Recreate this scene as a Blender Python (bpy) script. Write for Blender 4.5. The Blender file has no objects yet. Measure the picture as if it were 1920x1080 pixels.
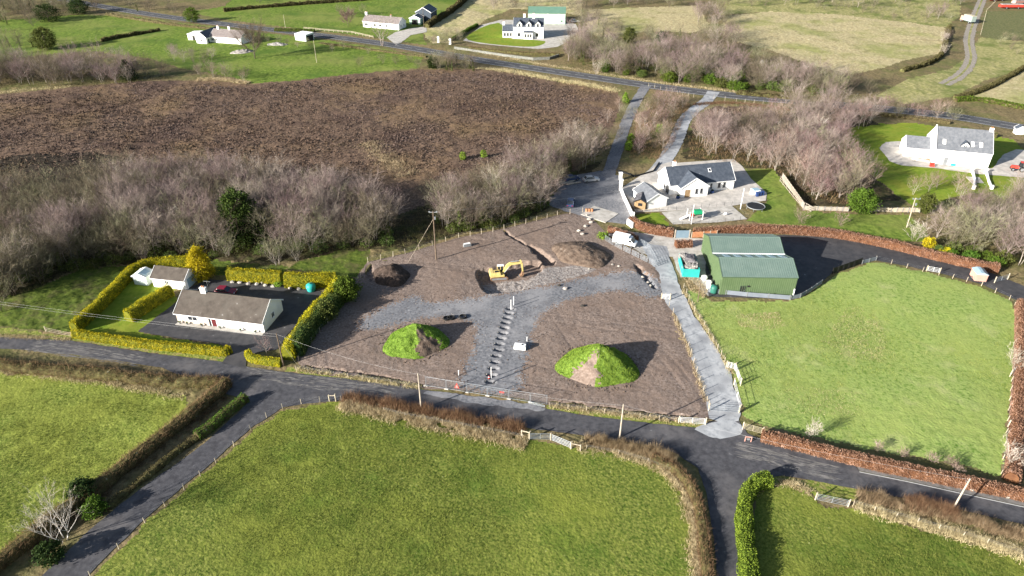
import bpy, math, random
import numpy as np
from mathutils import Vector
R = math.radians
SC = bpy.context.scene
COL = SC.collection

# ---------------------------------------------------------------- camera, sky, sun, exposure
CAM_H, PITCH, FPX = 75.0, 32.5, 1300.0          # drone height (m), pitch below horizon, focal length (px of a 1920 px wide frame)
cam_d = bpy.data.cameras.new('camera'); cam = bpy.data.objects.new('camera', cam_d); COL.objects.link(cam)
cam_d.sensor_width = 36.0; cam_d.lens = FPX / 1920 * 36.0; cam_d.clip_end = 6000; cam_d.clip_start = 1
cam.location = (0, 0, CAM_H); cam.rotation_euler = (R(90 - PITCH), 0, 0); SC.camera = cam

SUN_AZ, SUN_EL = 31.3, 18.7                      # shadows run 31 deg left of +X, low winter sun
world = bpy.data.worlds.new('World'); SC.world = world; world.use_nodes = True
wn = world.node_tree.nodes; wl = world.node_tree.links
sky = wn.new('ShaderNodeTexSky'); sky.sky_type = 'NISHITA'; sky.sun_disc = False
sky.sun_elevation = R(SUN_EL); sky.sun_rotation = math.atan2(-math.cos(R(SUN_AZ)), -math.sin(R(SUN_AZ)))
sky.air_density = 1.0; sky.dust_density = 1.5; sky.ozone_density = 1.0
wl.new(sky.outputs[0], wn['Background'].inputs[0]); wn['Background'].inputs[1].default_value = 0.06
sun_d = bpy.data.lights.new('sun', 'SUN'); sun = bpy.data.objects.new('sun', sun_d); COL.objects.link(sun)
sun_d.energy = 5.0; sun_d.angle = R(0.5); sun_d.color = (1.0, 0.95, 0.87)
sdir = Vector((math.cos(R(SUN_AZ)) * math.cos(R(SUN_EL)), math.sin(R(SUN_AZ)) * math.cos(R(SUN_EL)), -math.sin(R(SUN_EL))))
sun.rotation_euler = sdir.to_track_quat('-Z', 'Y').to_euler(); sun.location = (-200, -120, 150)
SC.view_settings.view_transform = 'Standard'; SC.view_settings.look = 'None'
SC.view_settings.exposure = 1.58; SC.view_settings.gamma = 1.0

# ---------------------------------------------------------------- survey: photo pixel -> metres on level ground
_c, _s = math.cos(R(PITCH)), math.sin(R(PITCH))
def g(px, py, z=0.0):
    u = (540 - py) / FPX; dx = (px - 960) / FPX; dy = _c + u * _s; dz = -_s + u * _c
    t = (z - CAM_H) / dz
    return (dx * t, dy * t)
def G3(px, py, z=0.0):
    a = g(px, py, z); return (a[0], a[1], z)
def gp(pts): return [g(*p) for p in pts]

# ---------------------------------------------------------------- helpers
def tag(o, label=None, cat=None, group=None, kind=None):
    if label: o['label'] = label
    if cat: o['category'] = cat
    if group: o['group'] = group
    if kind: o['kind'] = kind
    return o
def root(name, loc, rz, label, cat, group=None):
    o = bpy.data.objects.new(name, None); COL.objects.link(o)
    o.location = (loc[0], loc[1], loc[2] if len(loc) > 2 else 0.0); o.rotation_euler = (0, 0, R(rz)); o.empty_display_size = .3
    return tag(o, label, cat, group)
def link(name, me, parent=None, loc=None, rz=None):
    o = bpy.data.objects.new(name, me); COL.objects.link(o)
    if parent: o.parent = parent
    if loc is not None: o.location = loc
    if rz is not None: o.rotation_euler = (0, 0, rz)
    return o
def fast_mesh(name, V, Fc, mats, smooth=False):
    V = np.asarray(V, dtype=np.float32); Fc = np.asarray(Fc, dtype=np.int32)
    me = bpy.data.meshes.new(name); me.vertices.add(len(V)); me.vertices.foreach_set('co', V.ravel())
    m, k = Fc.shape
    me.loops.add(m * k); me.loops.foreach_set('vertex_index', Fc.ravel())
    me.polygons.add(m); me.polygons.foreach_set('loop_start', np.arange(m, dtype=np.int32) * k)
    me.update(calc_edges=True)
    if smooth: me.polygons.foreach_set('use_smooth', np.ones(m, dtype=bool))
    for q in (mats if isinstance(mats, (list, tuple)) else [mats]): me.materials.append(M[q])
    return me
class MB:
    def __init__(s): s.v = []; s.f = []; s.m = []
    def add(s, vs, fs, mi=0):
        b = len(s.v); s.v += [tuple(p) for p in vs]; s.f += [tuple(i + b for i in f) for f in fs]; s.m += [mi] * len(fs); return s
    def box(s, x0, x1, y0, y1, z0, z1, mi=0, top=None):
        t = top or (0, 0)   # inset of the top in x, y
        vs = [(x0, y0, z0), (x1, y0, z0), (x1, y1, z0), (x0, y1, z0), (x0 + t[0], y0 + t[1], z1), (x1 - t[0], y0 + t[1], z1), (x1 - t[0], y1 - t[1], z1), (x0 + t[0], y1 - t[1], z1)]
        return s.add(vs, [(0, 3, 2, 1), (4, 5, 6, 7), (0, 1, 5, 4), (1, 2, 6, 5), (2, 3, 7, 6), (3, 0, 4, 7)], mi)
    def hexa(s, a, mi=0):   # eight points: four bottom, four top
        return s.add(a, [(0, 3, 2, 1), (4, 5, 6, 7), (0, 1, 5, 4), (1, 2, 6, 5), (2, 3, 7, 6), (3, 0, 4, 7)], mi)
    def prism(s, poly, a0, a1, axis='z', mi=0):   # poly of 2D points extruded along axis
        n = len(poly)
        def P(p, a):
            return (p[0], p[1], a) if axis == 'z' else ((p[0], a, p[1]) if axis == 'y' else (a, p[0], p[1]))
        vs = [P(p, a0) for p in poly] + [P(p, a1) for p in poly]
        fs = [tuple(range(n - 1, -1, -1)), tuple(range(n, 2 * n))] + [(i, (i + 1) % n, n + (i + 1) % n, n + i) for i in range(n)]
        return s.add(vs, fs, mi)
    def tube(s, pts, rad, n=6, mi=0, cap=True):
        pts = [Vector(p) for p in pts]
        if not hasattr(rad, '__len__'): rad = [rad] * len(pts)
        vs = []; fs = []
        for i, p in enumerate(pts):
            d = (pts[min(i + 1, len(pts) - 1)] - pts[max(i - 1, 0)]).normalized()
            a = d.cross(Vector((0, 0, 1))) if abs(d.z) < .95 else d.cross(Vector((1, 0, 0)))
            a.normalize(); b = d.cross(a)
            for k in range(n):
                t = 2 * math.pi * k / n; vs.append(p + (a * math.cos(t) + b * math.sin(t)) * rad[i])
        for i in range(len(pts) - 1):
            for k in range(n):
                fs.append((i * n + k, i * n + (k + 1) % n, (i + 1) * n + (k + 1) % n, (i + 1) * n + k))
        if cap: fs += [tuple(range(n - 1, -1, -1)), tuple(range((len(pts) - 1) * n, len(pts) * n))]
        return s.add(vs, fs, mi)
    def lathe(s, prof, n=16, c=(0, 0, 0), mi=0):
        vs = []; fs = []
        for r_, z in prof:
            for k in range(n):
                t = 2 * math.pi * k / n; vs.append((c[0] + r_ * math.cos(t), c[1] + r_ * math.sin(t), c[2] + z))
        for i in range(len(prof) - 1):
            for k in range(n): fs.append((i * n + k, i * n + (k + 1) % n, (i + 1) * n + (k + 1) % n, (i + 1) * n + k))
        fs += [tuple(range(n - 1, -1, -1)), tuple(range((len(prof) - 1) * n, len(prof) * n))]
        return s.add(vs, fs, mi)
    def mesh(s, name, mats, smooth=False):
        me = bpy.data.meshes.new(name); me.from_pydata(s.v, [], s.f); me.update()
        for q in (mats if isinstance(mats, (list, tuple)) else [mats]): me.materials.append(M[q])
        if any(s.m): me.polygons.foreach_set('material_index', s.m)
        if smooth: me.polygons.foreach_set('use_smooth', [True] * len(s.f))
        return me
    def build(s, name, mats, parent=None, smooth=False, loc=None):
        return link(name, s.mesh(name, mats, smooth), parent, loc)

# lattice noise
_T = np.random.default_rng(5).random((256, 256))
def vnoise(x, y):
    xi = np.floor(x).astype(int); yi = np.floor(y).astype(int); fx = x - xi; fy = y - yi
    fx = fx * fx * (3 - 2 * fx); fy = fy * fy * (3 - 2 * fy)
    a = _T[xi & 255, yi & 255]; b = _T[(xi + 1) & 255, yi & 255]; c = _T[xi & 255, (yi + 1) & 255]; d = _T[(xi + 1) & 255, (yi + 1) & 255]
    return (a * (1 - fx) + b * fx) * (1 - fy) + (c * (1 - fx) + d * fx) * fy
def fbm(x, y, sc, oc=3, sd=0.0):
    r = 0; am = 1; tot = 0; x = x / sc + sd * 17.3; y = y / sc + sd * 9.7
    for i in range(oc):
        ca, sa = math.cos(i * 1.1 + .4), math.sin(i * 1.1 + .4)
        r = r + am * vnoise(x * ca - y * sa, x * sa + y * ca); tot += am; am *= .5; x = x * 2.03; y = y * 2.03
    return r / tot * 2 - 1
def pip(X, Y, poly):
    X = np.asarray(X); Y = np.asarray(Y); ins = np.zeros(X.shape, bool); n = len(poly)
    for i in range(n):
        x0, y0 = poly[i]; x1, y1 = poly[(i + 1) % n]
        if y0 == y1: continue
        c = ((y0 > Y) != (y1 > Y)) & (X < (x1 - x0) * (Y - y0) / (y1 - y0) + x0)
        ins ^= c
    return ins
def edge_dist(X, Y, poly, closed=True):
    best = np.full(np.shape(X), 1e9); n = len(poly)
    for i in range(n if closed else n - 1):
        x0, y0 = poly[i]; x1, y1 = poly[(i + 1) % n]; dx, dy = x1 - x0, y1 - y0; L = dx * dx + dy * dy + 1e-9
        t = np.clip(((X - x0) * dx + (Y - y0) * dy) / L, 0, 1)
        best = np.minimum(best, np.hypot(X - x0 - t * dx, Y - y0 - t * dy))
    return best
def resample(pts, step, closed=False):
    pts = [tuple(p) for p in pts]; P = pts + ([pts[0]] if closed else []); out = []
    for a, b in zip(P[:-1], P[1:]):
        L = math.hypot(b[0] - a[0], b[1] - a[1]); n = max(1, int(round(L / step)))
        for k in range(n): out.append((a[0] + (b[0] - a[0]) * k / n, a[1] + (b[1] - a[1]) * k / n))
    if not closed: out.append(P[-1])
    return out
def smooth_path(pts, it=2, closed=False):
    for _ in range(it):
        n = len(pts); o = [] if closed else [pts[0]]
        for i in range(n if closed else n - 1):
            a, b = pts[i], pts[(i + 1) % n]
            o += [(a[0] * .75 + b[0] * .25, a[1] * .75 + b[1] * .25), (a[0] * .25 + b[0] * .75, a[1] * .25 + b[1] * .75)]
        if not closed: o.append(pts[-1])
        pts = o
    return pts
def ragged(poly, amp=.18, step=.7, sd=1.0):
    P = np.array(resample(poly, step, True)); x, y = P[:, 0], P[:, 1]
    return [tuple(q) for q in np.stack([x + amp * fbm(x, y, 1.6, 3, sd), y + amp * fbm(x, y, 1.6, 3, sd + 3)], 1)]
def sheet(name, poly, z, mat, label=None, kind='structure'):
    from mathutils.geometry import tessellate_polygon
    vs = [(p[0], p[1], z) for p in poly]; tri = tessellate_polygon([[Vector(v) for v in vs]])
    fs = []
    for t in tri:
        a, b, c = (vs[i] for i in t); ar = (b[0] - a[0]) * (c[1] - a[1]) - (b[1] - a[1]) * (c[0] - a[0])
        if abs(ar) > 1e-9: fs.append(t if ar > 0 else t[::-1])
    me = bpy.data.meshes.new(name); me.from_pydata(vs, [], fs); me.update(); me.materials.append(M[mat])
    return tag(link(name, me), label, None, None, kind)

# ---------------------------------------------------------------- materials
M = {}
def mat(name, cols, scale=1.0, rough=.9, bump=0.0, bscale=None, big=None, rnd=0.0, metal=0.0, detail=5, spec=.3, coord='pos', trans=0.0):
    """cols: list of linear colours spread over a noise ramp; big=(scale, colour, amount, lo, hi): wide patches of another colour"""
    m = bpy.data.materials.new(name); m.use_nodes = True; n = m.node_tree.nodes; l = m.node_tree.links
    b = n['Principled BSDF']; b.inputs['Roughness'].default_value = rough; b.inputs['Metallic'].default_value = metal
    b.inputs['Specular IOR Level'].default_value = spec if rough < .74 else .08
    if len(cols) == 1 and not big and not rnd and not bump:
        b.inputs['Base Color'].default_value = (*cols[0], 1); M[name] = m; return m
    geo = n.new('ShaderNodeNewGeometry') if coord == 'pos' else n.new('ShaderNodeTexCoord')
    vec = geo.outputs['Position'] if coord == 'pos' else geo.outputs['Object']
    no = n.new('ShaderNodeTexNoise'); no.inputs['Scale'].default_value = scale; no.inputs['Detail'].default_value = detail; no.inputs['Roughness'].default_value = .6
    l.new(vec, no.inputs['Vector'])
    rp = n.new('ShaderNodeValToRGB'); l.new(no.outputs['Fac'], rp.inputs['Fac'])
    el = rp.color_ramp.elements; k = len(cols)
    if k == 1: cols = [cols[0], cols[0]]; k = 2
    for i, c in enumerate(cols):
        p = .32 + .36 * i / (k - 1)
        e = el[0] if i == 0 else (el[1] if i == k - 1 else None)
        if e is None: e = el.new(p)
        e.position = p; e.color = (*c, 1)
    out = rp.outputs['Color']
    for bg in (big if isinstance(big, list) else ([big] if big else [])):
        n2 = n.new('ShaderNodeTexNoise'); n2.inputs['Scale'].default_value = bg[0]; n2.inputs['Detail'].default_value = 4; n2.inputs['Roughness'].default_value = .65
        l.new(vec, n2.inputs['Vector'])
        mr = n.new('ShaderNodeMapRange'); mr.inputs[1].default_value = bg[3]; mr.inputs[2].default_value = bg[4]; mr.inputs[4].default_value = bg[2]
        l.new(n2.outputs['Fac'], mr.inputs[0])
        mx = n.new('ShaderNodeMixRGB'); l.new(mr.outputs[0], mx.inputs['Fac']); l.new(out, mx.inputs['Color1']); mx.inputs['Color2'].default_value = (*bg[1], 1); out = mx.outputs['Color']
    if rnd:
        oi = n.new('ShaderNodeObjectInfo'); hs = n.new('ShaderNodeHueSaturation')
        mh = n.new('ShaderNodeMapRange'); mh.inputs[3].default_value = .5 - .04 * rnd; mh.inputs[4].default_value = .5 + .04 * rnd; l.new(oi.outputs['Random'], mh.inputs[0]); l.new(mh.outputs[0], hs.inputs['Hue'])
        mv = n.new('ShaderNodeMath'); mv.operation = 'MULTIPLY_ADD'; mv.inputs[1].default_value = .55 * rnd; mv.inputs[2].default_value = 1 - .27 * rnd; l.new(oi.outputs['Random'], mv.inputs[0]); l.new(mv.outputs[0], hs.inputs['Value'])
        l.new(out, hs.inputs['Color']); out = hs.outputs['Color']
    l.new(out, b.inputs['Base Color'])
    if bump:
        bn = n.new('ShaderNodeTexNoise'); bn.inputs['Scale'].default_value = bscale or scale * 2; bn.inputs['Detail'].default_value = 4
        l.new(vec, bn.inputs['Vector']); bp = n.new('ShaderNodeBump'); bp.inputs['Strength'].default_value = 1.0; bp.inputs['Distance'].default_value = bump
        l.new(bn.outputs['Fac'], bp.inputs['Height']); l.new(bp.outputs['Normal'], b.inputs['Normal'])
    if trans:
        tr = n.new('ShaderNodeBsdfTranslucent'); l.new(out, tr.inputs['Color']); ms = n.new('ShaderNodeMixShader'); ms.inputs[0].default_value = trans
        l.new(b.outputs[0], ms.inputs[1]); l.new(tr.outputs[0], ms.inputs[2]); l.new(ms.outputs[0], n['Material Output'].inputs['Surface'])
    M[name] = m; return m
# ground covers
mat('grass_field', [(.034, .066, .007), (.100, .140, .018), (.205, .222, .05)], 2.6, bump=.11, bscale=3.2, big=[(.045, (.16, .18, .03), .7, .45, .62), (.10, (.05, .095, .012), .55, .5, .66)])
mat('grass_left', [(.058, .10, .010), (.145, .195, .026), (.26, .285, .065)], 2.4, bump=.09, bscale=3.0, big=[(.08, (.20, .22, .04), .6, .42, .6)])
mat('grass_paddock', [(.095, .17, .028), (.195, .275, .060), (.33, .38, .13)], 1.6, bump=.10, bscale=2.8, big=[(.07, (.27, .31, .09), .6, .45, .65), (.13, (.40, .39, .19), .4, .56, .68), (1.6, (.12, .21, .03), .5, .52, .64)])  # paler greens: the brightening over the paddock is put into the colour
mat('grass_lush', [(.045, .085, .010), (.10, .165, .020), (.17, .225, .04)], .8, bump=.10, bscale=1.6, big=[(.03, (.17, .19, .05), .75, .46, .62), (.05, (.05, .10, .015), .6, .52, .64), (.25, (.14, .13, .05), .5, .58, .7)])
mat('lawn', [(.10, .165, .012), (.14, .20, .018), (.18, .225, .03)], .8, bump=.03, bscale=3, big=[(.15, (.20, .20, .03), .6, .45, .65)])
mat('grass_shade', [(.035, .06, .010), (.07, .11, .015), (.11, .14, .025)], 1.0, bump=.12, bscale=1.6, big=[(.2, (.10, .085, .04), .7, .5, .65)])  # darker grass copy, shade put into the colour
mat('verge', [(.07, .12, .012), (.14, .20, .022), (.25, .24, .07)], 2.0, bump=.12, bscale=3, big=[(.5, (.24, .19, .09), .8, .5, .66)])
mat('rough_ground', [(.075, .06, .03), (.14, .115, .055), (.21, .165, .085)], 1.2, bump=.18, bscale=1.6, big=[(.06, (.10, .11, .035), .75, .46, .62), (.25, (.22, .16, .09), .6, .52, .68)])
mat('bog', [(.045, .029, .022), (.105, .069, .050), (.18, .122, .086)], 1.5, bump=.2, bscale=1.8, big=[(.022, (.18, .12, .065), .75, .48, .62), (.04, (.065, .042, .034), .7, .5, .64), (.3, (.20, .145, .09), .5, .58, .7)])
mat('bog_dark', [(.012, .010, .008), (.028, .022, .016), (.055, .042, .03)], 1.2, bump=.2, bscale=1.8, big=[(.25, (.09, .065, .04), .5, .56, .68)])
mat('straw', [(.23, .185, .095), (.36, .305, .17), (.47, .41, .24)], .9, bump=.15, bscale=1.5, big=[(.04, (.21, .225, .07), .75, .48, .64), (.16, (.17, .135, .07), .55, .56, .68)])
mat('straw_green', [(.14, .15, .045), (.24, .235, .085), (.35, .31, .15)], .8, bump=.15, bscale=1.4, big=[(.06, (.10, .13, .03), .8, .48, .64)])
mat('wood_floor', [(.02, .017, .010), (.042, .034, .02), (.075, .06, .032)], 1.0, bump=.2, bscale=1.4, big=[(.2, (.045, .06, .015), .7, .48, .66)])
mat('soil', [(.10, .073, .060), (.178, .136, .113), (.26, .206, .175)], 2.6, bump=.06, bscale=5.0, big=[(.10, (.17, .125, .10), .7, .42, .62), (.5, (.075, .052, .038), .45, .56, .7)])
mat('dark_soil', [(.03, .022, .018), (.055, .04, .032), (.085, .062, .05)], 1.5, bump=.12, bscale=3)
mat('spoil', [(.065, .046, .035), (.11, .08, .062), (.16, .12, .092)], 1.2, bump=.14, bscale=2.6)
mat('track', [(.17, .145, .12), (.25, .22, .185), (.33, .30, .26)], 1.5, bump=.08, bscale=3)
mat('stony', [(.12, .10, .09), (.22, .19, .175), (.34, .31, .29)], 1.8, bump=.12, bscale=3)
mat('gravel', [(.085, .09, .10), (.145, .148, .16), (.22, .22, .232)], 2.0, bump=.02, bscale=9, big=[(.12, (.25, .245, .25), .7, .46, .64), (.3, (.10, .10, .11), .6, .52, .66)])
mat('lane_gravel', [(.22, .23, .245), (.33, .34, .355), (.43, .44, .45)], 1.0, bump=.02, bscale=9, big=[(.25, (.16, .165, .18), .7, .48, .64)])
mat('asphalt', [(.048, .048, .054), (.066, .066, .073), (.088, .087, .094)], 1.3, rough=.8, bump=.008, bscale=14, big=[(.12, (.13, .122, .122), .8, .50, .68), (.6, (.038, .037, .041), .6, .52, .68)])
mat('asphalt_dark', [(.030, .030, .034), (.042, .042, .046), (.06, .058, .06)], .8, rough=.7, bump=.006, bscale=14, big=[(.18, (.075, .07, .07), .6, .5, .68)])
mat('asphalt_road', [(.055, .056, .062), (.075, .076, .082), (.10, .10, .105)], .6, rough=.8, bump=.006, bscale=14)
mat('dust', [(.11, .105, .10), (.15, .142, .138), (.20, .19, .182)], 1.4, bump=.01, bscale=10)
mat('concrete', [(.30, .28, .25), (.40, .375, .34), (.48, .455, .42)], .7, bump=.006, bscale=8, big=[(.3, (.26, .245, .22), .6, .5, .66)])
mat('pale_paving', [(.32, .30, .275), (.42, .39, .355), (.52, .48, .435)], .6, bump=.004, bscale=8, big=[(.25, (.27, .255, .235), .6, .5, .66)])
mat('road_paint', [(.40, .40, .39), (.55, .55, .53)], 3)
# plants
def leafmat(nm, cols, rnd=.5, trans=.25, sc=1.3): mat(nm, cols, sc, rough=.75, rnd=rnd, trans=trans, detail=3)
leafmat('gold_leaf', [(.13, .15, .010), (.36, .33, .014), (.60, .50, .02)], .15)
leafmat('gold_bright', [(.22, .19, .01), (.42, .34, .012), (.60, .47, .02)], .15)
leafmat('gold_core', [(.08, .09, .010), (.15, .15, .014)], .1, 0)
leafmat('green_leaf', [(.03, .06, .008), (.07, .125, .016), (.12, .19, .025)], .5)
leafmat('lime_leaf', [(.085, .16, .014), (.16, .27, .024), (.25, .36, .05)], .3)
leafmat('dark_leaf', [(.012, .024, .008), (.028, .048, .013), (.05, .08, .02)], .5)
leafmat('ivy_leaf', [(.04, .06, .015), (.08, .11, .025), (.13, .16, .04)], .6)
leafmat('beech_leaf', [(.13, .066, .042), (.24, .132, .088), (.37, .22, .155)], .2)
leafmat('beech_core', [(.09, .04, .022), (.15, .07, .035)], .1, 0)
leafmat('straw_blade', [(.28, .22, .12), (.44, .36, .21), (.60, .51, .32)], .3)
leafmat('rust_twig', [(.12, .07, .04), (.20, .12, .065), (.27, .18, .10)], .3)
leafmat('bramble', [(.05, .04, .02), (.10, .08, .038), (.14, .13, .05)], .4)
def twig(nm, cols, rnd): mat(nm, cols, .35, rough=.85, rnd=rnd, detail=2, trans=.15)
twig('twig_mauve', [(.165, .126, .113), (.235, .182, .164), (.32, .252, .23)], 1.1)
twig('twig_brown', [(.105, .092, .058), (.175, .152, .10), (.25, .22, .15)], 1.15)
twig('twig_red', [(.178, .118, .102), (.255, .175, .153), (.33, .235, .208)], .9)
twig('twig_pale', [(.36, .31, .26), (.48, .42, .36), (.58, .52, .46)], .3)
leafmat('tan_twig', [(.15, .105, .06), (.25, .185, .11), (.36, .28, .17)], .3)
mat('bark_pale', [(.18, .15, .125), (.275, .235, .20), (.40, .35, .31)], 1.5, rnd=.5)
mat('bark_dark', [(.06, .05, .04), (.11, .09, .07), (.17, .14, .11)], 1.5, rnd=.5)
mat('bark_white', [(.45, .42, .38), (.62, .58, .54)], 1.2)
# building stuff
mat('white_wall', [(.76, .75, .72), (.82, .81, .79)], .8, rough=.85, big=(.3, (.70, .68, .64), .5, .55, .7))
mat('buff_wall', [(.40, .33, .27), (.50, .42, .35), (.58, .50, .43)], 3, rough=.9, bump=.01)
mat('white_trim', [(.80, .80, .80)], rough=.5)
mat('brown_tile', [(.062, .053, .046), (.080, .068, .058), (.10, .086, .074)], .9, bump=.012, bscale=5, big=(.3, (.10, .09, .078), .6, .5, .68))
mat('slate', [(.038, .047, .064), (.054, .065, .086), (.075, .088, .11)], 1.2, rough=.6, bump=.01, bscale=5)
mat('slate_pale', [(.095, .103, .118), (.125, .133, .15), (.16, .168, .185)], 1.2, rough=.7, bump=.01, bscale=5)
mat('slate_brown', [(.13, .11, .105), (.18, .15, .145), (.22, .19, .18)], 1.2, rough=.7, bump=.01, bscale=5)
mat('pale_pane', [(.42, .46, .50)], rough=.2)  # pale base colour imitates bright sky reflected in the glass
mat('glass', [(.02, .024, .03)], rough=.12, spec=.6)
mat('sky_panel', [(.22, .32, .38), (.28, .38, .44)], 1, rough=.3)
mat('shed_wall', [(.082, .125, .06), (.098, .142, .072)], .6, rough=.55)
mat('shed_roof', [(.105, .152, .132), (.122, .172, .15)], .5, rough=.5, big=(.2, (.15, .20, .175), .6, .5, .68))
mat('shed_trim', [(.05, .08, .05)], rough=.5)
mat('barn_wall', [(.30, .42, .34), (.34, .46, .38)], .5, rough=.6)
mat('barn_roof', [(.09, .17, .125), (.11, .20, .15)], .5, rough=.5)
mat('timber', [(.20, .125, .065), (.29, .19, .10), (.36, .25, .14)], 2.5)
mat('timber_grey', [(.22, .19, .155), (.32, .28, .23), (.42, .37, .31)], 2.0)
mat('timber_pale', [(.30, .255, .19), (.40, .345, .265), (.48, .42, .33)], 2.0, rnd=.3)
mat('rust_panel', [(.30, .12, .055), (.40, .17, .08), (.47, .22, .11)], 1.5, rough=.7)
mat('steel', [(.26, .29, .32), (.36, .39, .42)], 2.0, rough=.45, metal=.4)
mat('dull_steel', [(.18, .19, .20), (.26, .27, .28)], 2.0, rough=.6, metal=.3)
mat('grey_panel', [(.14, .16, .19), (.18, .20, .235)], .8, rough=.8)
mat('blue_grey', [(.13, .19, .24), (.16, .22, .27)], .8, rough=.6)
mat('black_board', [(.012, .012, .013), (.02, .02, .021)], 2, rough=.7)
mat('black_rubber', [(.012, .012, .012), (.02, .02, .02)], 2, rough=.8)
mat('stone', [(.20, .185, .165), (.30, .28, .25), (.42, .39, .35)], 1.5, bump=.03, bscale=4, rnd=.4)
mat('rock_dark', [(.03, .028, .026), (.06, .055, .05)], 2, bump=.03, bscale=4)
mat('digger_yellow', [(.52, .40, .13), (.62, .49, .19)], 1.0, rough=.45, big=(1.6, (.30, .21, .12), .75, .52, .66))
mat('track_rust', [(.10, .06, .035), (.18, .105, .06), (.26, .16, .10)], 3)
mat('car_red', [(.16, .008, .02)], rough=.25, spec=.5)
mat('car_silver', [(.42, .44, .46)], rough=.3, metal=.5)
mat('car_blue', [(.03, .05, .11)], rough=.3)
mat('van_white', [(.78, .78, .77), (.84, .84, .83)], 1, rough=.35)
mat('lamp_red', [(.35, .01, .01)], rough=.3)
mat('lamp_clear', [(.7, .7, .66)], rough=.2)
mat('teal', [(.02, .28, .26), (.03, .36, .33)], 1.2, rough=.5)
mat('oil_green', [(.02, .11, .085), (.025, .13, .10)], 1, rough=.5)
mat('play_green', [(.01, .23, .10)], rough=.5)
mat('play_blue', [(.03, .10, .30)], rough=.5)
mat('bin_blue', [(.02, .045, .14)], rough=.5)
mat('sign_red', [(.42, .05, .04)], rough=.6)
mat('red_paint', [(.42, .03, .02), (.5, .06, .04)], 2, rough=.5)
mat('pink_rust', [(.42, .22, .18), (.50, .28, .23)], 1.2, rough=.7)
mat('tarp', [(.03, .03, .035), (.07, .07, .08), (.16, .15, .16)], 1.5, rough=.6, bump=.05, bscale=3)
mat('junk', [(.06, .055, .05), (.20, .18, .16), (.42, .40, .38)], 3.0, bump=.08, bscale=4)
mat('pole_wood', [(.30, .26, .21), (.40, .35, .29)], 1.5)
mat('pole_dark', [(.10, .075, .055), (.16, .12, .09)], 1.5)
mat('cable', [(.38, .38, .38)], rough=.5)
mat('maroon', [(.09, .012, .015)], rough=.5)
mat('lorry_green', [(.20, .26, .24), (.28, .33, .30)], 1)

# ================================================================ GROUND
lower_road = gp([(-260,603),(-120,617),(0,631),(133,638),(267,660),(417,678),(467,688),(540,698),(640,709),(720,719),(790,730),(900,748),(1020,766),(1100,779),(1200,791),(1310,803),(1330,790),(1385,790),(1400,812),(1425,822),(1520,846),(1600,868),(1612,884),(1700,902),(1800,924),(1920,950),(2080,985),(2300,1030),
  (2300,1075),(2080,1020),(1920,984),(1800,956),(1700,936),(1613,919),(1513,899),(1467,892),(1420,897),(1390,915),(1381,940),(1381,1000),(1390,1100),(1400,1200),(1350,1200),(1346,1100),(1338,1000),(1326,930),(1308,878),(1270,850),(1200,832),(1100,818),(950,797),(800,773),(690,758),(640,750),(575,757),(530,764),(470,803),(400,865),(340,914),(270,974),(165,1078),(90,1160),(0,1160),
  (95,1062),(200,965),(275,908),(385,830),(455,765),(452,745),(430,740),(300,688),(133,664),(0,653),(-120,640),(-260,624)])
c4 = [(60,-12),(180,10),(250,22),(330,34),(420,45),(520,57),(600,66),(700,79),(790,93),(900,113),(1000,128),(1100,143),(1200,158),(1300,171),(1400,182),(1500,190),(1600,199),(1700,208),(1790,218),(1850,228),(1920,240),(2100,268),(2300,300)]
def strip(cl, w):
    out_l, out_r = [], []
    for i, p in enumerate(cl):
        a = cl[max(i - 1, 0)]; b = cl[min(i + 1, len(cl) - 1)]; ww = w[i] if hasattr(w, '__len__') else w
        d = math.hypot(b[0] - a[0], b[1] - a[1]); nx, ny = -(b[1] - a[1]) / d, (b[0] - a[0]) / d
        out_l.append((p[0] + nx * ww / 2, p[1] + ny * ww / 2)); out_r.append((p[0] - nx * ww / 2, p[1] - ny * ww / 2))
    return out_l + out_r[::-1]
C4 = resample(smooth_path(gp(c4), 2), 4.0)
main_road = strip(C4, 7.6)
LANE1 = smooth_path(gp([(1212,160),(1200,178),(1187,200),(1170,240),(1155,285),(1143,320),(1132,350),(1128,385)]), 2)
lane1 = strip(resample(LANE1, 2.0), 3.6)
yard1 = gp([(1030,352),(1060,332),(1125,320),(1163,330),(1165,352),(1178,385),(1190,410),(1170,420),(1110,412),(1060,396),(1030,385)])
LANE2 = smooth_path(gp([(1338,172),(1325,190),(1300,207),(1282,225),(1274,248),(1264,272),(1252,292),(1235,318),(1205,345)]), 2)
lane2 = strip(resample(LANE2, 2.0), 4.2)
patio2 = gp([(1166,352),(1192,335),(1228,312),(1255,304),(1262,306),(1375,298),(1392,312),(1408,335),(1438,362),(1436,376),(1372,386),(1255,396),(1192,398)])
play2 = gp([(1240,398),(1372,386),(1401,411),(1345,417),(1262,421)])
lane3 = gp([(1329,785),(1325,755),(1311,715),(1291,650),(1268,592),(1243,562),(1236,530),(1222,495),(1208,470),(1198,455),(1250,462),(1258,490),(1276,540),(1301,590),(1336,642),(1370,700),(1376,730),(1391,760),(1384,790),(1360,797)])
yard3 = gp([(1140,440),(1152,428),(1200,437),(1262,445),(1330,448),(1330,462),(1322,500),(1330,555),(1318,548),(1290,520),(1275,520),(1262,482),(1240,480),(1205,476)])
tarmac3 = gp([(1322,448),(1470,440),(1560,445),(1640,460),(1720,478),(1800,500),(1860,512),(1930,540),(2060,590),(2060,640),(1930,572),(1895,558),(1840,533),(1760,512),(1700,499),(1640,488),(1600,498),(1560,512),(1540,530),(1498,556),(1480,561),(1330,556),(1320,500)])
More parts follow.
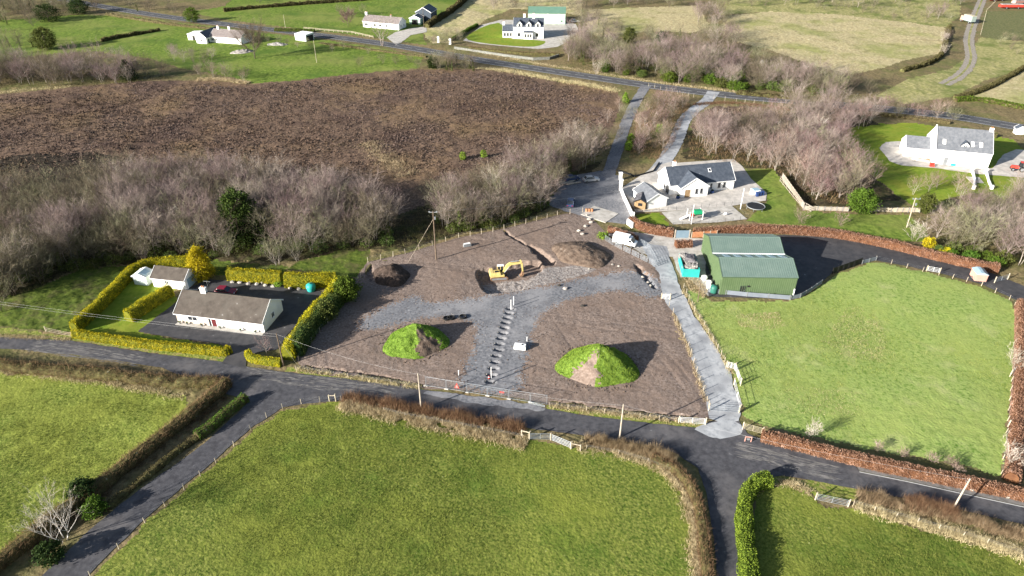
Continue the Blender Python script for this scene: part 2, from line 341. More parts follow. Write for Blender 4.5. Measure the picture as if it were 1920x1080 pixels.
tarmac1 = gp([(258,622),(332,566),(352,540),(395,524),(440,527),(520,533),(600,546),(610,556),(575,592),(540,625),(520,655),(480,662),(464,665),(460,690),(415,682),(425,668),(434,652),(418,646),(330,634)])
drive5 = gp([(868,76),(905,46),(940,37),(1000,38),(1055,42),(1080,45),(1085,58),(1068,76),(1045,88),(1010,92),(960,88),(900,82)])
yard4 = gp([(1648,277),(1660,266),(1690,265),(1702,270),(1725,296),(1860,316),(1880,290),(1905,280),(1960,285),(2050,330),(2050,352),(1920,333),(1830,326),(1760,316),(1690,310),(1668,302)])
drive7 = gp([(725,70),(742,60),(775,52),(800,50),(800,60),(770,66),(752,80),(742,84)])
TRK = smooth_path(gp([(1846,-12),(1838,8),(1830,28),(1822,50),(1816,72),(1818,92),(1822,108),(1814,128),(1796,145),(1770,158)]), 2)
track4 = strip(resample(TRK, 2.5), 4.4)
layby = gp([(1602,868),(1640,872),(1760,900),(1920,936),(2080,972),(2080,984),(1920,949),(1800,923),(1700,901),(1612,883)])
HARD = [lower_road, main_road, lane1, yard1, lane2, patio2, lane3, yard3, tarmac3, tarmac1, drive5, yard4, track4, drive7, play2, layby]

SITE = gp([(556,672),(585,636),(615,600),(648,560),(672,520),(690,492),(760,476),(860,446),(950,428),(1045,404),(1095,396),(1150,452),(1190,470),(1232,498),(1242,520),(1247,556),(1262,588),(1290,650),(1311,715),(1326,752),(1328,782),(1275,788),(1150,772),(1026,756),(975,744),(862,729),(797,727),(680,709),(575,696)])

ZONES = [  # name, label, material, polygon, bump amplitude, bump size
 ('heather_bog', 'dark brown heather bog between the bare wood and the main road', 'bog', [(-260,205),(-100,190),(0,178),(120,166),(250,153),(400,150),(470,158),(560,150),(700,136),(800,130),(900,130),(960,136),(1040,152),(1100,162),(1158,172),(1166,195),(1150,235),(1125,280),(1080,320),(1000,350),(900,360),(800,385),(740,410),(600,380),(420,350),(200,350),(0,375),(-260,390)], .32, 2.4),
 ('wet_bog', 'dark wet heather hollow behind the olive end of the wood', 'bog_dark', [(-120,318),(-20,300),(60,288),(180,286),(250,300),(200,330),(120,345),(-20,362),(-120,365)], .35, 1.8),  # one patch of bog in a darker brown than the rest
 ('bog', 'heather patch between the gravel lane and the birch wood', 'bog', [(1300,215),(1340,200),(1400,198),(1460,210),(1400,240),(1330,250),(1295,240)], .5, 1.6),
 ('pasture', 'green pasture around the white L-shaped farmhouse', 'grass_lush', [(-260,60),(0,38),(150,28),(250,30),(330,42),(520,64),(700,88),(795,104),(785,128),(700,135),(560,150),(475,156),(440,145),(340,128),(280,110),(180,96),(100,100),(0,112),(-260,130)], .16, 1.6),
 ('pasture', 'green pasture sloping up behind the main road and the long white bungalow', 'grass_lush', [(352,22),(420,12),(470,-30),(900,-40),(872,2),(842,26),(800,46),(790,58),(800,85),(700,70),(600,58),(500,47),(420,37)], .15, 1.8),
 ('lawn', 'smooth lawn in front of the white house with three dormers', 'lawn', [(876,70),(908,48),(944,42),(948,72),(1020,74),(1020,84),(985,86),(930,83),(882,77)], .03, 1.5),
 ('rough_field', 'tan rough field behind the house with three dormers', 'straw', [(790,58),(800,46),(842,26),(872,2),(900,-40),(1095,-40),(1090,30),(1040,22),(960,16),(905,40),(868,66),(850,80),(810,82)], .35, 1.8),
 ('straw_field', 'pale straw field with hedgerow beside the barn', 'straw', [(1105,18),(1200,14),(1310,10),(1330,50),(1300,62),(1220,58),(1120,70),(1098,50)], .2, 1.6),
 ('straw_field', 'wide pale rushy field above the birch scrub', 'straw', [(1360,30),(1440,22),(1560,26),(1700,42),(1772,50),(1768,100),(1700,112),(1660,126),(1600,140),(1520,122),(1440,92),(1380,78),(1350,60)], .25, 1.4),
 ('rush_field', 'green and tan rushes above the straw field', 'straw_green', [(1330,-30),(1800,-30),(1800,30),(1772,52),(1700,42),(1560,26),(1440,22),(1350,28)], .35, 1.8),
 ('dull_field', 'dull green field edge beside the stony track', 'rush_dark', [(1846,22),(1920,20),(2100,25),(2100,90),(1920,76),(1870,74),(1838,68)], .2, 1.6),
 ('rough_field', 'grassy tan ground along the stony track', 'straw_green', [(1838,70),(1920,78),(2100,95),(2100,150),(1920,130),(1850,150),(1790,180),(1700,195),(1640,180),(1700,150),(1780,130),(1810,110)], .25, 1.6),
 ('straw_field', 'pale mown field beyond the clipped green hedge', 'straw', [(1800,188),(1860,158),(1920,130),(2100,160),(2100,215),(1920,195)], .12, 1.6),
 ('lawn', 'sunny lawn around the large white house with pale slate roof', 'lawn', [(1580,240),(1640,232),(1720,232),(1900,262),(1925,285),(1885,300),(1920,335),(2060,355),(2060,420),(1920,400),(1860,360),(1780,370),(1740,400),(1690,372),(1640,330),(1610,318),(1600,295),(1570,290)], .06, 1.5),
 ('lawn', 'garden lawn between the white house and the copper hedge', 'grass_lush', [(1392,318),(1450,316),(1475,350),(1500,396),(1600,402),(1700,402),(1735,425),(1740,455),(1660,450),(1560,428),(1450,422),(1400,414),(1440,375),(1410,335)], .12, 1.4),
 ('lawn', 'small lawn behind the white boundary wall', 'lawn', [(1192,401),(1236,398),(1256,422),(1226,420),(1200,412)], .02, 1.5),
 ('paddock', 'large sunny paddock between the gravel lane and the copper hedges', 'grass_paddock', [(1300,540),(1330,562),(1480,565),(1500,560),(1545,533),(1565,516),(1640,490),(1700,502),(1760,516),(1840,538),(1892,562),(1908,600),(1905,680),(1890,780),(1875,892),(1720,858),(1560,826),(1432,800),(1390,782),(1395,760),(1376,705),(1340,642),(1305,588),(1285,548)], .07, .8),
 ('field', 'green foreground field with a pale grass margin by the road', 'grass_field', [(640,752),(720,764),(820,786),(900,805),(985,822),(1070,836),(1130,846),(1215,868),(1272,905),(1296,970),(1304,1050),(1306,1200),(60,1200),(170,1082),(272,980),(345,918),(405,868),(475,806),(535,768)], .06, .5),
 ('field', 'green field beside the clipped hedge and the side road', 'grass_left', [(-260,675),(0,700),(120,708),(250,728),(345,742),(352,770),(300,820),(200,895),(100,975),(0,1050),(-120,1140),(-300,1140)], .06, .55),
 ('field', 'field corner behind the bright green hedge and tube gate', 'grass_field', [(1418,925),(1470,905),(1520,930),(1545,950),(1600,958),(1760,1000),(1920,1052),(2150,1110),(2150,1220),(1400,1220),(1405,1050)], .06, .55),
 ('garden', 'garden lawn enclosed by golden hedges', 'lawn', [(142,620),(190,580),(220,550),(250,520),(290,505),(330,520),(328,566),(258,622),(330,636),(418,648),(430,656),(300,650),(200,638)], .03, 1.5),
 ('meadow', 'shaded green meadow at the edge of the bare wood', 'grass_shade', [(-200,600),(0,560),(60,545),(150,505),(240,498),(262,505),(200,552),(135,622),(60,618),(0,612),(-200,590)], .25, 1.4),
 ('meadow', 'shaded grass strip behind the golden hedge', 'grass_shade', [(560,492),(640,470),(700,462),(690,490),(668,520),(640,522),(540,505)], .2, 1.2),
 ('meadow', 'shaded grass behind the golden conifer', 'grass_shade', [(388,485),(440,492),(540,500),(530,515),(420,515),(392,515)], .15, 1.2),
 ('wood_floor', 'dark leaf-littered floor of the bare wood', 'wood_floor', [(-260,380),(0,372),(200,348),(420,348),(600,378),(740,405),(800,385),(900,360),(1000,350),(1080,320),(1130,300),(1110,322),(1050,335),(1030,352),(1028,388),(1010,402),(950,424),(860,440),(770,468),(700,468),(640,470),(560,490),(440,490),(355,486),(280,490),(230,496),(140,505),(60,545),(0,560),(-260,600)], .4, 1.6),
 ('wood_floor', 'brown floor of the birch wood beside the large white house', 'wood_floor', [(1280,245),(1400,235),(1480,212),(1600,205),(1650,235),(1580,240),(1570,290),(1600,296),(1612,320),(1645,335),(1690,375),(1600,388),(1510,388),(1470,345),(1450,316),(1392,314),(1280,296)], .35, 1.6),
 ('verge', 'grass verge in front of the golden hedge', 'verge', [(-260,588),(0,615),(138,630),(300,655),(428,666),(424,680),(300,664),(133,638),(0,631),(-260,603)], .15, .8),
 ('verge', 'grassy verge along the building plot fence', 'verge', [(540,690),(575,697),(680,710),(790,727),(795,732),(720,720),(640,710),(540,698)], .2, .7),
 ('verge', 'grassy verge between plot fence and gravel lane gate', 'verge', [(1024,760),(1150,773),(1275,789),(1322,790),(1312,804),(1200,792),(1100,780),(1022,768)], .2, .7),
 ('verge', 'green verge round the road corner by the tube gate', 'verge', [(1382,940),(1392,914),(1422,896),(1467,890),(1515,898),(1615,918),(1660,926),(1600,940),(1530,930),(1480,910),(1430,915),(1408,935),(1398,1000),(1396,1200),(1386,1200)], .22, .8),
]
mat('rush_dark', [(.07, .085, .03), (.11, .125, .045), (.16, .15, .07)], 1.0, bump=.12, bscale=1.6)
ZP = [(z[0], z[1], z[2], gp(z[3]), z[4], z[5]) for z in ZONES]

NU, NY = 820, 640
us = np.concatenate([[-4, -3, -2, -1.5], np.linspace(-1.2, 1.2, NU), [1.5, 2, 3, 4]])
ys = np.concatenate([[-300, -100, -20, 15], 32 * (500 / 32) ** np.linspace(0, 1, NY), [540, 640, 900, 1400]])
UU, YY = np.meshgrid(us, ys); XX = UU * (40 + .68 * np.clip(YY, 32, 4000))
amp = np.full(XX.shape, .25); siz = np.full(XX.shape, 1.6)
for z in ZP:
    k = pip(XX, YY, z[3]); amp[k] = z[4]; siz[k] = z[5]
H = np.zeros(XX.shape)
for sv in sorted(set(np.unique(siz))):
    k = siz == sv; H[k] = amp[k] * (fbm(XX[k], YY[k], sv, 3, sv) * .9 + .1)
H += .25 * fbm(XX, YY, 22, 2, 4.0) + .02
flat = np.full(XX.shape, 1e9)
for p in HARD + [SITE]:
    xs = [q[0] for q in p]; yq = [q[1] for q in p]
    k = (XX > min(xs) - 4) & (XX < max(xs) + 4) & (YY > min(yq) - 4) & (YY < max(yq) + 4)
    d = edge_dist(XX[k], YY[k], p); d[pip(XX[k], YY[k], p)] = 0; flat[k] = np.minimum(flat[k], d)
mfl = np.clip((flat - .5) / 2.0, 0, 1); H = H * mfl - .05 * (1 - mfl)
far = np.abs(UU) > 1.25; H[far] = 0
k = pip(XX, YY, SITE); inner = edge_dist(XX[k], YY[k], SITE) > 1.2
hk = H[k]; hk[inner] = -5.0; H[k] = hk
nr, nc = XX.shape; idx = np.arange(nr * nc).reshape(nr, nc)
FQ = np.stack([idx[:-1, :-1], idx[:-1, 1:], idx[1:, 1:], idx[1:, :-1]], -1).reshape(-1, 4)
V = np.stack([XX, YY, H], -1).reshape(-1, 3)
cx = V[FQ, 0].mean(1); cy = V[FQ, 1].mean(1)
qx = cx + .7 * fbm(cx, cy, 1.8, 3, 2.0); qy = cy + .7 * fbm(cx, cy, 1.8, 3, 6.0)
zid = np.full(len(FQ), -1)
for i, z in enumerate(ZP): zid[pip(qx, qy, z[3])] = i
vis = V[FQ[:, 0], 2] > -4.9
for i in range(-1, len(ZP)):
    f = FQ[(zid == i)]
    if len(f) == 0: continue
    u, inv = np.unique(f, return_inverse=True)
    nm, lb, mt = ('ground', 'rough tussocky ground between the fields, woods and roads', 'rough_ground') if i < 0 else ZP[i][:3]
    tag(link(nm, fast_mesh(nm, V[u], inv.reshape(f.shape), mt, True)), lb, None, None, 'structure')

# ---------------------------------------------------------------- roads, lanes, yards
sheet('road', ragged(lower_road, .22), .012, 'asphalt', 'narrow worn tarmac road passing the building plot with side roads')
sheet('main_road', ragged(main_road, .10, 1.5), .016, 'asphalt_road', 'wider main road with white lines past the far houses')
sheet('gravel_lane', ragged(lane1, .3), .022, 'gravel', 'gravel lane from the main road down to the stone yard')  # darker gravel than the drives, part shade put into the colour
sheet('yard', ragged(yard1, .4), .028, 'gravel', 'rough gravel yard beside the white boundary wall')  # mid grey gravel carries the tree shade on this yard
sheet('gravel_lane', ragged(lane2, .3), .025, 'lane_gravel', 'curving gravel drive to the white house with slate roof')
sheet('patio', patio2, .034, 'pale_paving', 'pale paving round the white house with slate roof')
sheet('play_yard', play2, .040, 'concrete', 'fenced grey yard with play equipment')
sheet('gravel_lane', ragged(lane3, .3), .030, 'lane_gravel', 'pale gravel lane between plot and paddock')
sheet('yard', ragged(yard3, .3), .022, 'concrete', 'worn concrete yard beside the green shed')
sheet('yard', ragged(tarmac3, .25), .018, 'asphalt_dark', 'dark tarmac yard and drive behind the paddock')
sheet('driveway', ragged(tarmac1, .12), .024, 'asphalt_dark', 'dark tarmac forecourt of the bungalow')
sheet('driveway', ragged(drive5, .3), .020, 'concrete', 'pale gravel drive round the house with three dormers')
sheet('driveway', ragged(yard4, .3), .024, 'pale_paving', 'pale gravel drive in front of the large white house')
sheet('driveway', ragged(drive7, .3), .022, 'concrete', 'concrete drive of the long white bungalow')
sheet('farm_track', ragged(track4, .5), .018, 'track', 'stony farm track climbing to the red machinery')
sheet('grass_strip', ragged(strip(resample(TRK, 2.5), .9), .35), .026, 'straw_green', 'grass strip between the wheel ruts of the farm track')
for so in (): sheet('wheel_rut', ragged(strip([(x + so * .9, y) for x, y in resample(TRK, 2.5)], .6), .2),   .030, 'spoil', 'dark wheel rut of the farm track')
sheet('lay_by', ragged(layby, .1), .020, 'dust', 'gravel strip between the road and the copper hedge')
def lines(name, cl, off, w, z, on, gap, label):
    mb = MB(); s = 0.0; P = resample(cl, 1.0)
    for i in range(len(P) - 1):
        a, b = P[i], P[i + 1]; d = math.hypot(b[0] - a[0], b[1] - a[1])
        if d < 1e-6: continue
        nx, ny = -(b[1] - a[1]) / d, (b[0] - a[0]) / d
        if gap == 0 or (s % (on + gap)) < on:
            q = [(a[0] + nx * (off - w / 2), a[1] + ny * (off - w / 2), z), (a[0] + nx * (off + w / 2), a[1] + ny * (off + w / 2), z), (b[0] + nx * (off + w / 2), b[1] + ny * (off + w / 2), z), (b[0] + nx * (off - w / 2), b[1] + ny * (off - w / 2), z)]
            mb.add(q, [(3, 2, 1, 0)])
        s += d
    return tag(mb.build(name, 'road_paint'), label, None, None, 'structure')
lines('road_marking', C4, 0.0, .15, .022, 4, 2, 'dashed white centre line of the main road')
lines('road_marking', C4, -3.2, .20, .022, 1, 0, 'white edge line along the near side of the main road')
lines('road_marking', C4, 3.2, .12, .022, 1, 0, 'white edge line along the far side of the main road')
edge_line = gp([(1611,884),(1700,902),(1800,924),(1920,950),(2080,985)])
lines('road_marking', edge_line, -.1, .14, .028, 1, 0, 'thin white line edging the gravel strip by the copper hedge')
# dust and loose stone spread on the road
rgd = np.random.default_rng(12)
for pa, lb in (([(470,700),(560,712),(660,726),(740,738)], 'pale dusty streaks on the road beside the plot'), ([(1385,842),(1430,852),(1500,872),(1570,888)], 'pale dusty streaks on the road junction below the copper hedge'), ([(60,648),(160,660),(260,676)], 'pale dusty streaks on the road past the golden hedge')):
    P = np.array(resample(smooth_path(gp(pa), 2), .25)); tg = np.gradient(P, axis=0); tg /= np.linalg.norm(tg, axis=1)[:, None]; mb = MB()
    for k in range(300):
        i = rgd.integers(0, len(P)); t = tg[i]; nn = np.array([-t[1], t[0]]); o = P[i] + nn * (rgd.choice([-1.1, .1, 1.0]) + rgd.normal(0, .28)); L = rgd.uniform(.25, 1.4); w = rgd.uniform(.02, .09)
        q = [o - t * L, o + nn * w, o + t * L, o - nn * w]; mb.add([(v[0], v[1], .0165 + .00001 * k) for v in q], [(3, 2, 1, 0)] if t[0] * nn[1] - t[1] * nn[0] < 0 else [(0, 3, 2, 1)])
    mb.f = [f if True else f for f in mb.f]; tag(mb.build('road_dust', 'dust'), lb, 'dust', None, 'stuff')
for pts, lb in [([(1330,792),(1385,790),(1392,812),(1370,822),(1340,822),(1318,812),(1300,806)], 'loose pale gravel spilled on the road at the lane mouth'),
                ([(797,732),(862,738),(940,750),(1025,763),(1018,770),(960,766),(900,757),(830,746),(790,740)], 'grey gravel apron below the mesh site fence')]:
    sheet('gravel_spill', ragged(smooth_path(gp(pts), 1, True), .5, .5), .026, 'lane_gravel' if 'lane' in lb else 'gravel', lb)

# ---------------------------------------------------------------- the building plot: one fine height field
GRAV = smooth_path(gp([(667,620),(683,597),(727,573),(777,552),(800,570),(850,564),(907,557),(973,547),(1057,530),(1123,517),(1180,508),(1212,512),(1238,530),(1246,552),(1226,560),(1173,545),(1140,544),(1073,558),(1023,580),(1002,607),(994,643),(986,670),(977,697),(974,742),(862,727),(872,690),(893,647),(895,620),(890,605),(873,597),(827,593),(773,600),(707,617)]), 2, True)
STONY = gp([(905,525),(985,515),(1030,502),(1110,498),(1120,508),(1050,528),(975,545),(910,554)])
STEP = .23
xs = [p[0] for p in SITE]; yq = [p[1] for p in SITE]
gx = np.arange(min(xs) - 1, max(xs) + 1, STEP); gy = np.arange(min(yq) - 1, max(yq) + 1, STEP)
SX, SY = np.meshgrid(gx, gy)
ed = edge_dist(SX, SY, SITE); ins = pip(SX, SY, SITE); sd_ = np.where(ins, ed, -ed)
wx = SX + .75 * fbm(SX, SY, 1.4, 4, 8.0); wy = SY + .75 * fbm(SX, SY, 1.4, 4, 9.0)
gin = pip(wx, wy, GRAV); gd = edge_dist(wx, wy, GRAV); sg = np.clip(np.where(gin, gd, -gd) / .5 + .5, 0, 1)
soilh = .055 * fbm(SX, SY, .6, 3, 1.0) + .16 * fbm(SX, SY, 5.5, 3, 2.0) + .05
for ca, cb, off in ((1.0, .25, 0.0), (.2, 1.0, 3.0), (.75, -.65, 7.0)):   # paired machine ruts wandering over the soil
    s_ = SX * ca + SY * cb + 2.2 * fbm(SX, SY, 26, 2, off + 1); ph = np.mod(s_ + off, 15.0)
    for w0 in (4.0, 6.1): soilh = soilh - .045 * np.exp(-((ph - w0) / .26) ** 2) * np.clip(fbm(SX, SY, 14, 2, off + 5) * 2 + .2, 0, 1)
gravh = .01 + .012 * fbm(SX, SY, .7, 2, 3.0) + .02 * fbm(SX, SY, 5, 2, 3.3)
Z = soilh * (1 - sg) + gravh * sg
def pit(poly, depth, slope, rough=.25):
    global Z
    p = smooth_path(gp(poly), 1, True); px = SX + .6 * fbm(SX, SY, 1.5, 3, 4.4); py = SY + .6 * fbm(SX, SY, 1.5, 3, 5.5)
    a = pip(px, py, p); d = edge_dist(px, py, p); t = np.clip(d / slope, 0, 1) * a
    Z = Z - depth * (t * t * (3 - 2 * t)) + rough * .4 * fbm(SX, SY, .8, 3, 7.0) * t
pit([(889,508),(900,502),(930,500),(962,490),(1012,488),(1022,500),(1008,516),(990,532),(975,545),(945,550),(905,553)], 1.25, .5)
pit([(984,458),(1000,458),(1022,472),(1040,486),(1040,498),(1020,498),(1008,480)], 1.1, .8)
pit([(1183,494),(1196,496),(1215,512),(1228,528),(1235,545),(1222,540),(1205,520),(1190,506)], .8, .8)
pit([(684,500),(700,492),(705,515),(700,530),(686,528)], .5, .8)
pit([(940,431),(948,431),(970,447),(990,458),(984,462),(962,448)], .7, .5, .1)
pit([(572,682),(620,689),(680,698),(740,709),(798,720),(798,724),(740,713),(680,702),(620,693),(572,686)], 1.1, .3, .05)
pit([(1026,749),(1080,756),(1150,764),(1275,778),(1318,781),(1318,785),(1275,782),(1150,768),(1080,760),(1026,753)], 1.1, .3, .05)
holes = [(957 - 2.9 * i + .35 * (i % 3), 579 + 8.2 * i + .18 * i * i) for i in range(14)]
for hx, hy in holes:
    c = g(hx, hy); u = (SX - c[0]) / .95; v = (SY - c[1] + .1 * (SX - c[0])) / .42
    r2 = np.sqrt(u * u + v * v) + .12 * fbm(SX, SY, .5, 2, 6.0); t = np.clip((1 - r2) / .35, 0, 1)
    Z = Z - .55 * t + .10 * np.clip(1 - np.abs(r2 - 1.25) / .3, 0, 1)
Z = np.where(sd_ < 1.0, Z * np.clip(sd_, 0, 1) - .02, Z)
nr, nc = SX.shape; idx = np.arange(nr * nc).reshape(nr, nc)
FQ = np.stack([idx[:-1, :-1], idx[:-1, 1:], idx[1:, 1:], idx[1:, :-1]], -1).reshape(-1, 4)
V = np.stack([SX, SY, Z], -1).reshape(-1, 3); sdf = sd_.ravel(); FQ = FQ[(sdf[FQ] > -.4).all(1)]
fgrav = (sg.ravel()[FQ].mean(1) > .5)
sgd = np.where(gin, gd, -gd).ravel()[FQ].mean(1); rg = np.random.default_rng(3).random(len(FQ)); fgrav = (sgd + 1.9 * (rg - .5) ** 3 * 4 + .5 * (rg - .5) > 0)
cx = V[FQ, 0].mean(1); cy = V[FQ, 1].mean(1); fst = pip(cx + .8 * fbm(cx, cy, 1.2, 3, 1.1), cy + .8 * fbm(cx, cy, 1.2, 3, 2.1), STONY) & ~fgrav
for nm, sel, mt, lb in [('gravel_drive', fgrav, 'gravel', 'new grey gravel drive forking through the building plot'), ('stony_ground', fst, 'stony', 'stony broken ground beside the yellow excavator'), ('bare_soil', ~fgrav & ~fst, 'soil', 'bare brown soil of the building plot')]:
    f = FQ[sel]; u, inv = np.unique(f, return_inverse=True)
    tag(link(nm, fast_mesh(nm, V[u], inv.reshape(f.shape), mt, True)), lb, None, None, 'structure')
def site_z(x, y):
    i = int(round((y - gy[0]) / STEP)); j = int(round((x - gx[0]) / STEP))
    return float(Z[min(max(i, 0), nr - 1), min(max(j, 0), nc - 1)])

# ================================================================ BUILDINGS
UP = {'f': ((1, 0), (0, -1)), 'b': ((-1, 0), (0, 1)), 'l': ((0, -1), (-1, 0)), 'r': ((0, 1), (1, 0))}
def panel(face, x, y, z0, w, h, d0, d1):
    """box on a wall: (x, y) foot of its centre line on the wall plane, along the wall w, out of it from d0 to d1"""
    (ux, uy), (nx, ny) = UP[face]; a = []
    for z in (z0, z0 + h):
        for su, dd in ((-.5, d0), (.5, d0), (.5, d1), (-.5, d1)): a.append((x + ux * su * w + nx * dd, y + uy * su * w + ny * dd, z))
    return a
def window(rt, face, x, y, z, w, h, frame='white_trim', mull=1, pane='glass', sill=True):
    (ux, uy), (nx, ny) = UP[face]; t = .09; mb = MB()
    mb.hexa(panel(face, x, y, z, w, t, -.02, .06)); mb.hexa(panel(face, x, y, z + h - t, w, t, -.02, .06))
    for s in (-1, 1): mb.hexa(panel(face, x + ux * s * (w / 2 - t / 2), y + uy * s * (w / 2 - t / 2), z + t, t, h - 2 * t, -.02, .06))
    for k in range(mull):
        o = -w / 2 + w * (k + 1) / (mull + 1); mb.hexa(panel(face, x + ux * o, y + uy * o, z + t, .06, h - 2 * t, -.02, .05))
    wd = mb.build('window', frame, rt)
    MB().hexa(panel(face, x, y, z + .05, w - .1, h - .1, -.03, .025)).build('pane', pane, wd)
    if sill: MB().hexa(panel(face, x, y, z - .09, w + .2, .08, -.02, .14)).build('sill', frame, wd)
    return wd
def door(rt, face, x, y, w, h, m='timber', frame='white_trim', z=.03, handle=True):
    (ux, uy), _ = UP[face]
    d = MB().hexa(panel(face, x, y, z, w, h, -.02, .04)).build('door', m, rt)
    fr = MB().hexa(panel(face, x - ux * (w / 2 + .05), y - uy * (w / 2 + .05), z, .1, h + .1, -.02, .07)).hexa(panel(face, x + ux * (w / 2 + .05), y + uy * (w / 2 + .05), z, .1, h + .1, -.02, .07)).hexa(panel(face, x, y, z + h, w, .1, -.02, .07))
    fr.build('frame', frame, d)
    if handle: MB().hexa(panel(face, x + ux * w * .36, y + uy * w * .36, z + 1.0, .12, .04, .04, .09)).build('handle', 'steel', d)
    return d
def block(rt, x0, y0, L, W, eave, ridge, axis='x', oh=.35, goh=.12, wall='white_wall', roof='slate', fascia='white_trim', skew=.5, thick=.14, ribs=0, gut=True):
    """gabled block: wall mesh, roof of two slabs, fascia and gutters; ridge along axis"""
    def T(a, b, z): return (x0 + a, y0 + b, z) if axis == 'x' else (x0 + b, y0 + a, z)
    A, B = (L, W) if axis == 'x' else (W, L)      # A along the ridge, B across
    m = B * skew; mb = MB()
    v = [T(0, 0, -.1), T(A, 0, -.1), T(A, B, -.1), T(0, B, -.1), T(0, 0, eave), T(A, 0, eave), T(A, B, eave), T(0, B, eave), T(0, m, ridge - .02), T(A, m, ridge - .02)]
    fs = [(0, 1, 5, 4), (2, 3, 7, 6), (1, 2, 6, 9, 5), (3, 0, 4, 8, 7)]
    if axis == 'y': fs = [f[::-1] for f in fs]
    mb.add(v, fs); w_ = mb.build('wall', wall, rt)
    rf = MB(); rbs = MB()
    for s in (0, 1):
        b1 = -oh if s == 0 else B + oh; run = m if s == 0 else B - m
        zb = eave - oh * (ridge - eave) / run
        c = [T(-goh, b1, zb), T(A + goh, b1, zb), T(A + goh, m, ridge), T(-goh, m, ridge)]
        rf.hexa([(p[0], p[1], p[2] + .01) for p in c] + [(p[0], p[1], p[2] + thick) for p in c])
        if ribs:
            n = int(A / ribs)
            for k in range(n + 1):
                a = A * k / n; q = [T(a - .035, b1, zb + thick - .01), T(a + .035, b1, zb + thick - .01), T(a + .035, m, ridge + thick - .01), T(a - .035, m, ridge + thick - .01)]
                rbs.hexa(q + [(p[0], p[1], p[2] + .05) for p in q])
    ro = rf.build('roof', roof, rt)
    if ribs: rbs.build('roof_ribs', roof, ro)
    rd = MB().hexa([T(-goh - .01, m - .14, ridge + thick - .05), T(A + goh + .01, m - .14, ridge + thick - .05), T(A + goh + .01, m + .14, ridge + thick - .05), T(-goh - .01, m + .14, ridge + thick - .05)] + [T(-goh - .01, m - .05, ridge + thick + .05), T(A + goh + .01, m - .05, ridge + thick + .05), T(A + goh + .01, m + .05, ridge + thick + .05), T(-goh - .01, m + .05, ridge + thick + .05)]).build('ridge_cap', roof, ro)
    for s in (0, 1):
        run = m if s == 0 else B - m; zb = eave - oh * (ridge - eave) / run; b = -oh - .02 if s == 0 else B + oh + .02
        q = [T(-goh, b - .05, zb - .12), T(A + goh, b - .05, zb - .12), T(A + goh, b + .05, zb - .12), T(-goh, b + .05, zb - .12)]
        if gut: MB().hexa(q + [(p[0], p[1], p[2] + .14) for p in q]).build('gutter', fascia, rt)
        for a in (-goh - .03, A + goh + .03):   # barge boards
            e = [(b if s == 0 else b, zb), (m, ridge)]
            q = [T(a - .025, e[0][0], e[0][1] - .08), T(a + .025, e[0][0], e[0][1] - .08), T(a + .025, e[1][0], e[1][1] - .08), T(a - .025, e[1][0], e[1][1] - .08)]
            MB().hexa(q + [(p[0], p[1], p[2] + .14 + thick) for p in q]).build('barge_board', fascia, rt)
    return w_, ro
def chimney(ro, x, y, z0, z1, w=.9, d=.55, m='white_wall', pots=2):
    c = MB().box(x - w / 2, x + w / 2, y - d / 2, y + d / 2, z0, z1 - .12).box(x - w / 2 - .06, x + w / 2 + .06, y - d / 2 - .06, y + d / 2 + .06, z1 - .12, z1).build('chimney', m, ro)
    p = MB()
    for k in range(pots): p.lathe([(.13, 0), (.1, .35)], 8, (x + (k - (pots - 1) / 2) * .38, y, z1))
    p.build('chimney_pot', 'rust_panel', ro)
def wang(a, b): return math.degrees(math.atan2(b[1] - a[1], b[0] - a[0]))

# bungalow with brown tiles
b1 = root('bungalow', (-62.4, 105.95), -11.0, 'bungalow with brown tiled roof inside the golden hedges', 'bungalow')
block(b1, 0, 0, 17.5, 7.3, 2.4, 4.75, roof='brown_tile', oh=.45, goh=.15)
MB().box(-.02, 6.55, -.045, -.003, 0, 2.1).build('rendered_panel', 'buff_wall', b1)
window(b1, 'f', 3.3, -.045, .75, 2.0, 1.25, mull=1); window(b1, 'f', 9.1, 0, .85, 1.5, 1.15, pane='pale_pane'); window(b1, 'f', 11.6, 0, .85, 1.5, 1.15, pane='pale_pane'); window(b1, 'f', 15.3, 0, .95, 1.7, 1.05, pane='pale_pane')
door(b1, 'f', 7.6, 0, .95, 2.0, 'maroon'); MB().hexa(panel('f', 6.8, 0, .02, .4, 2.05, -.02, .05)).build('side_light', 'glass', b1)
MB().tube([(13.4, -.1, 0), (13.4, -.1, 2.1)], .045).build('downpipe', 'dull_steel', b1)
window(b1, 'r', 17.5, 3.6, .95, 1.0, 1.15); window(b1, 'b', 4, 7.3, .9, 1.4, 1.1); window(b1, 'l', 0, 3.6, .9, 1.2, 1.1)
chimney(b1, 4.3, 3.65, 4.2, 5.9, 1.1, .6)
MB().tube([(5.1, 4.1, 4.3), (5.1, 4.1, 7.2)], .03).tube([(4.4, 4.1, 7.0), (5.8, 4.1, 7.0)], .02).tube([(4.5, 3.8, 6.8), (4.5, 4.4, 6.8)], .015).tube([(5.6, 3.8, 6.8), (5.6, 4.4, 6.8)], .015).build('aerial', 'dull_steel', b1)
MB().box(0, 17.5, -1.0, -.05, .0, .06).build('path_slab', 'concrete', b1)
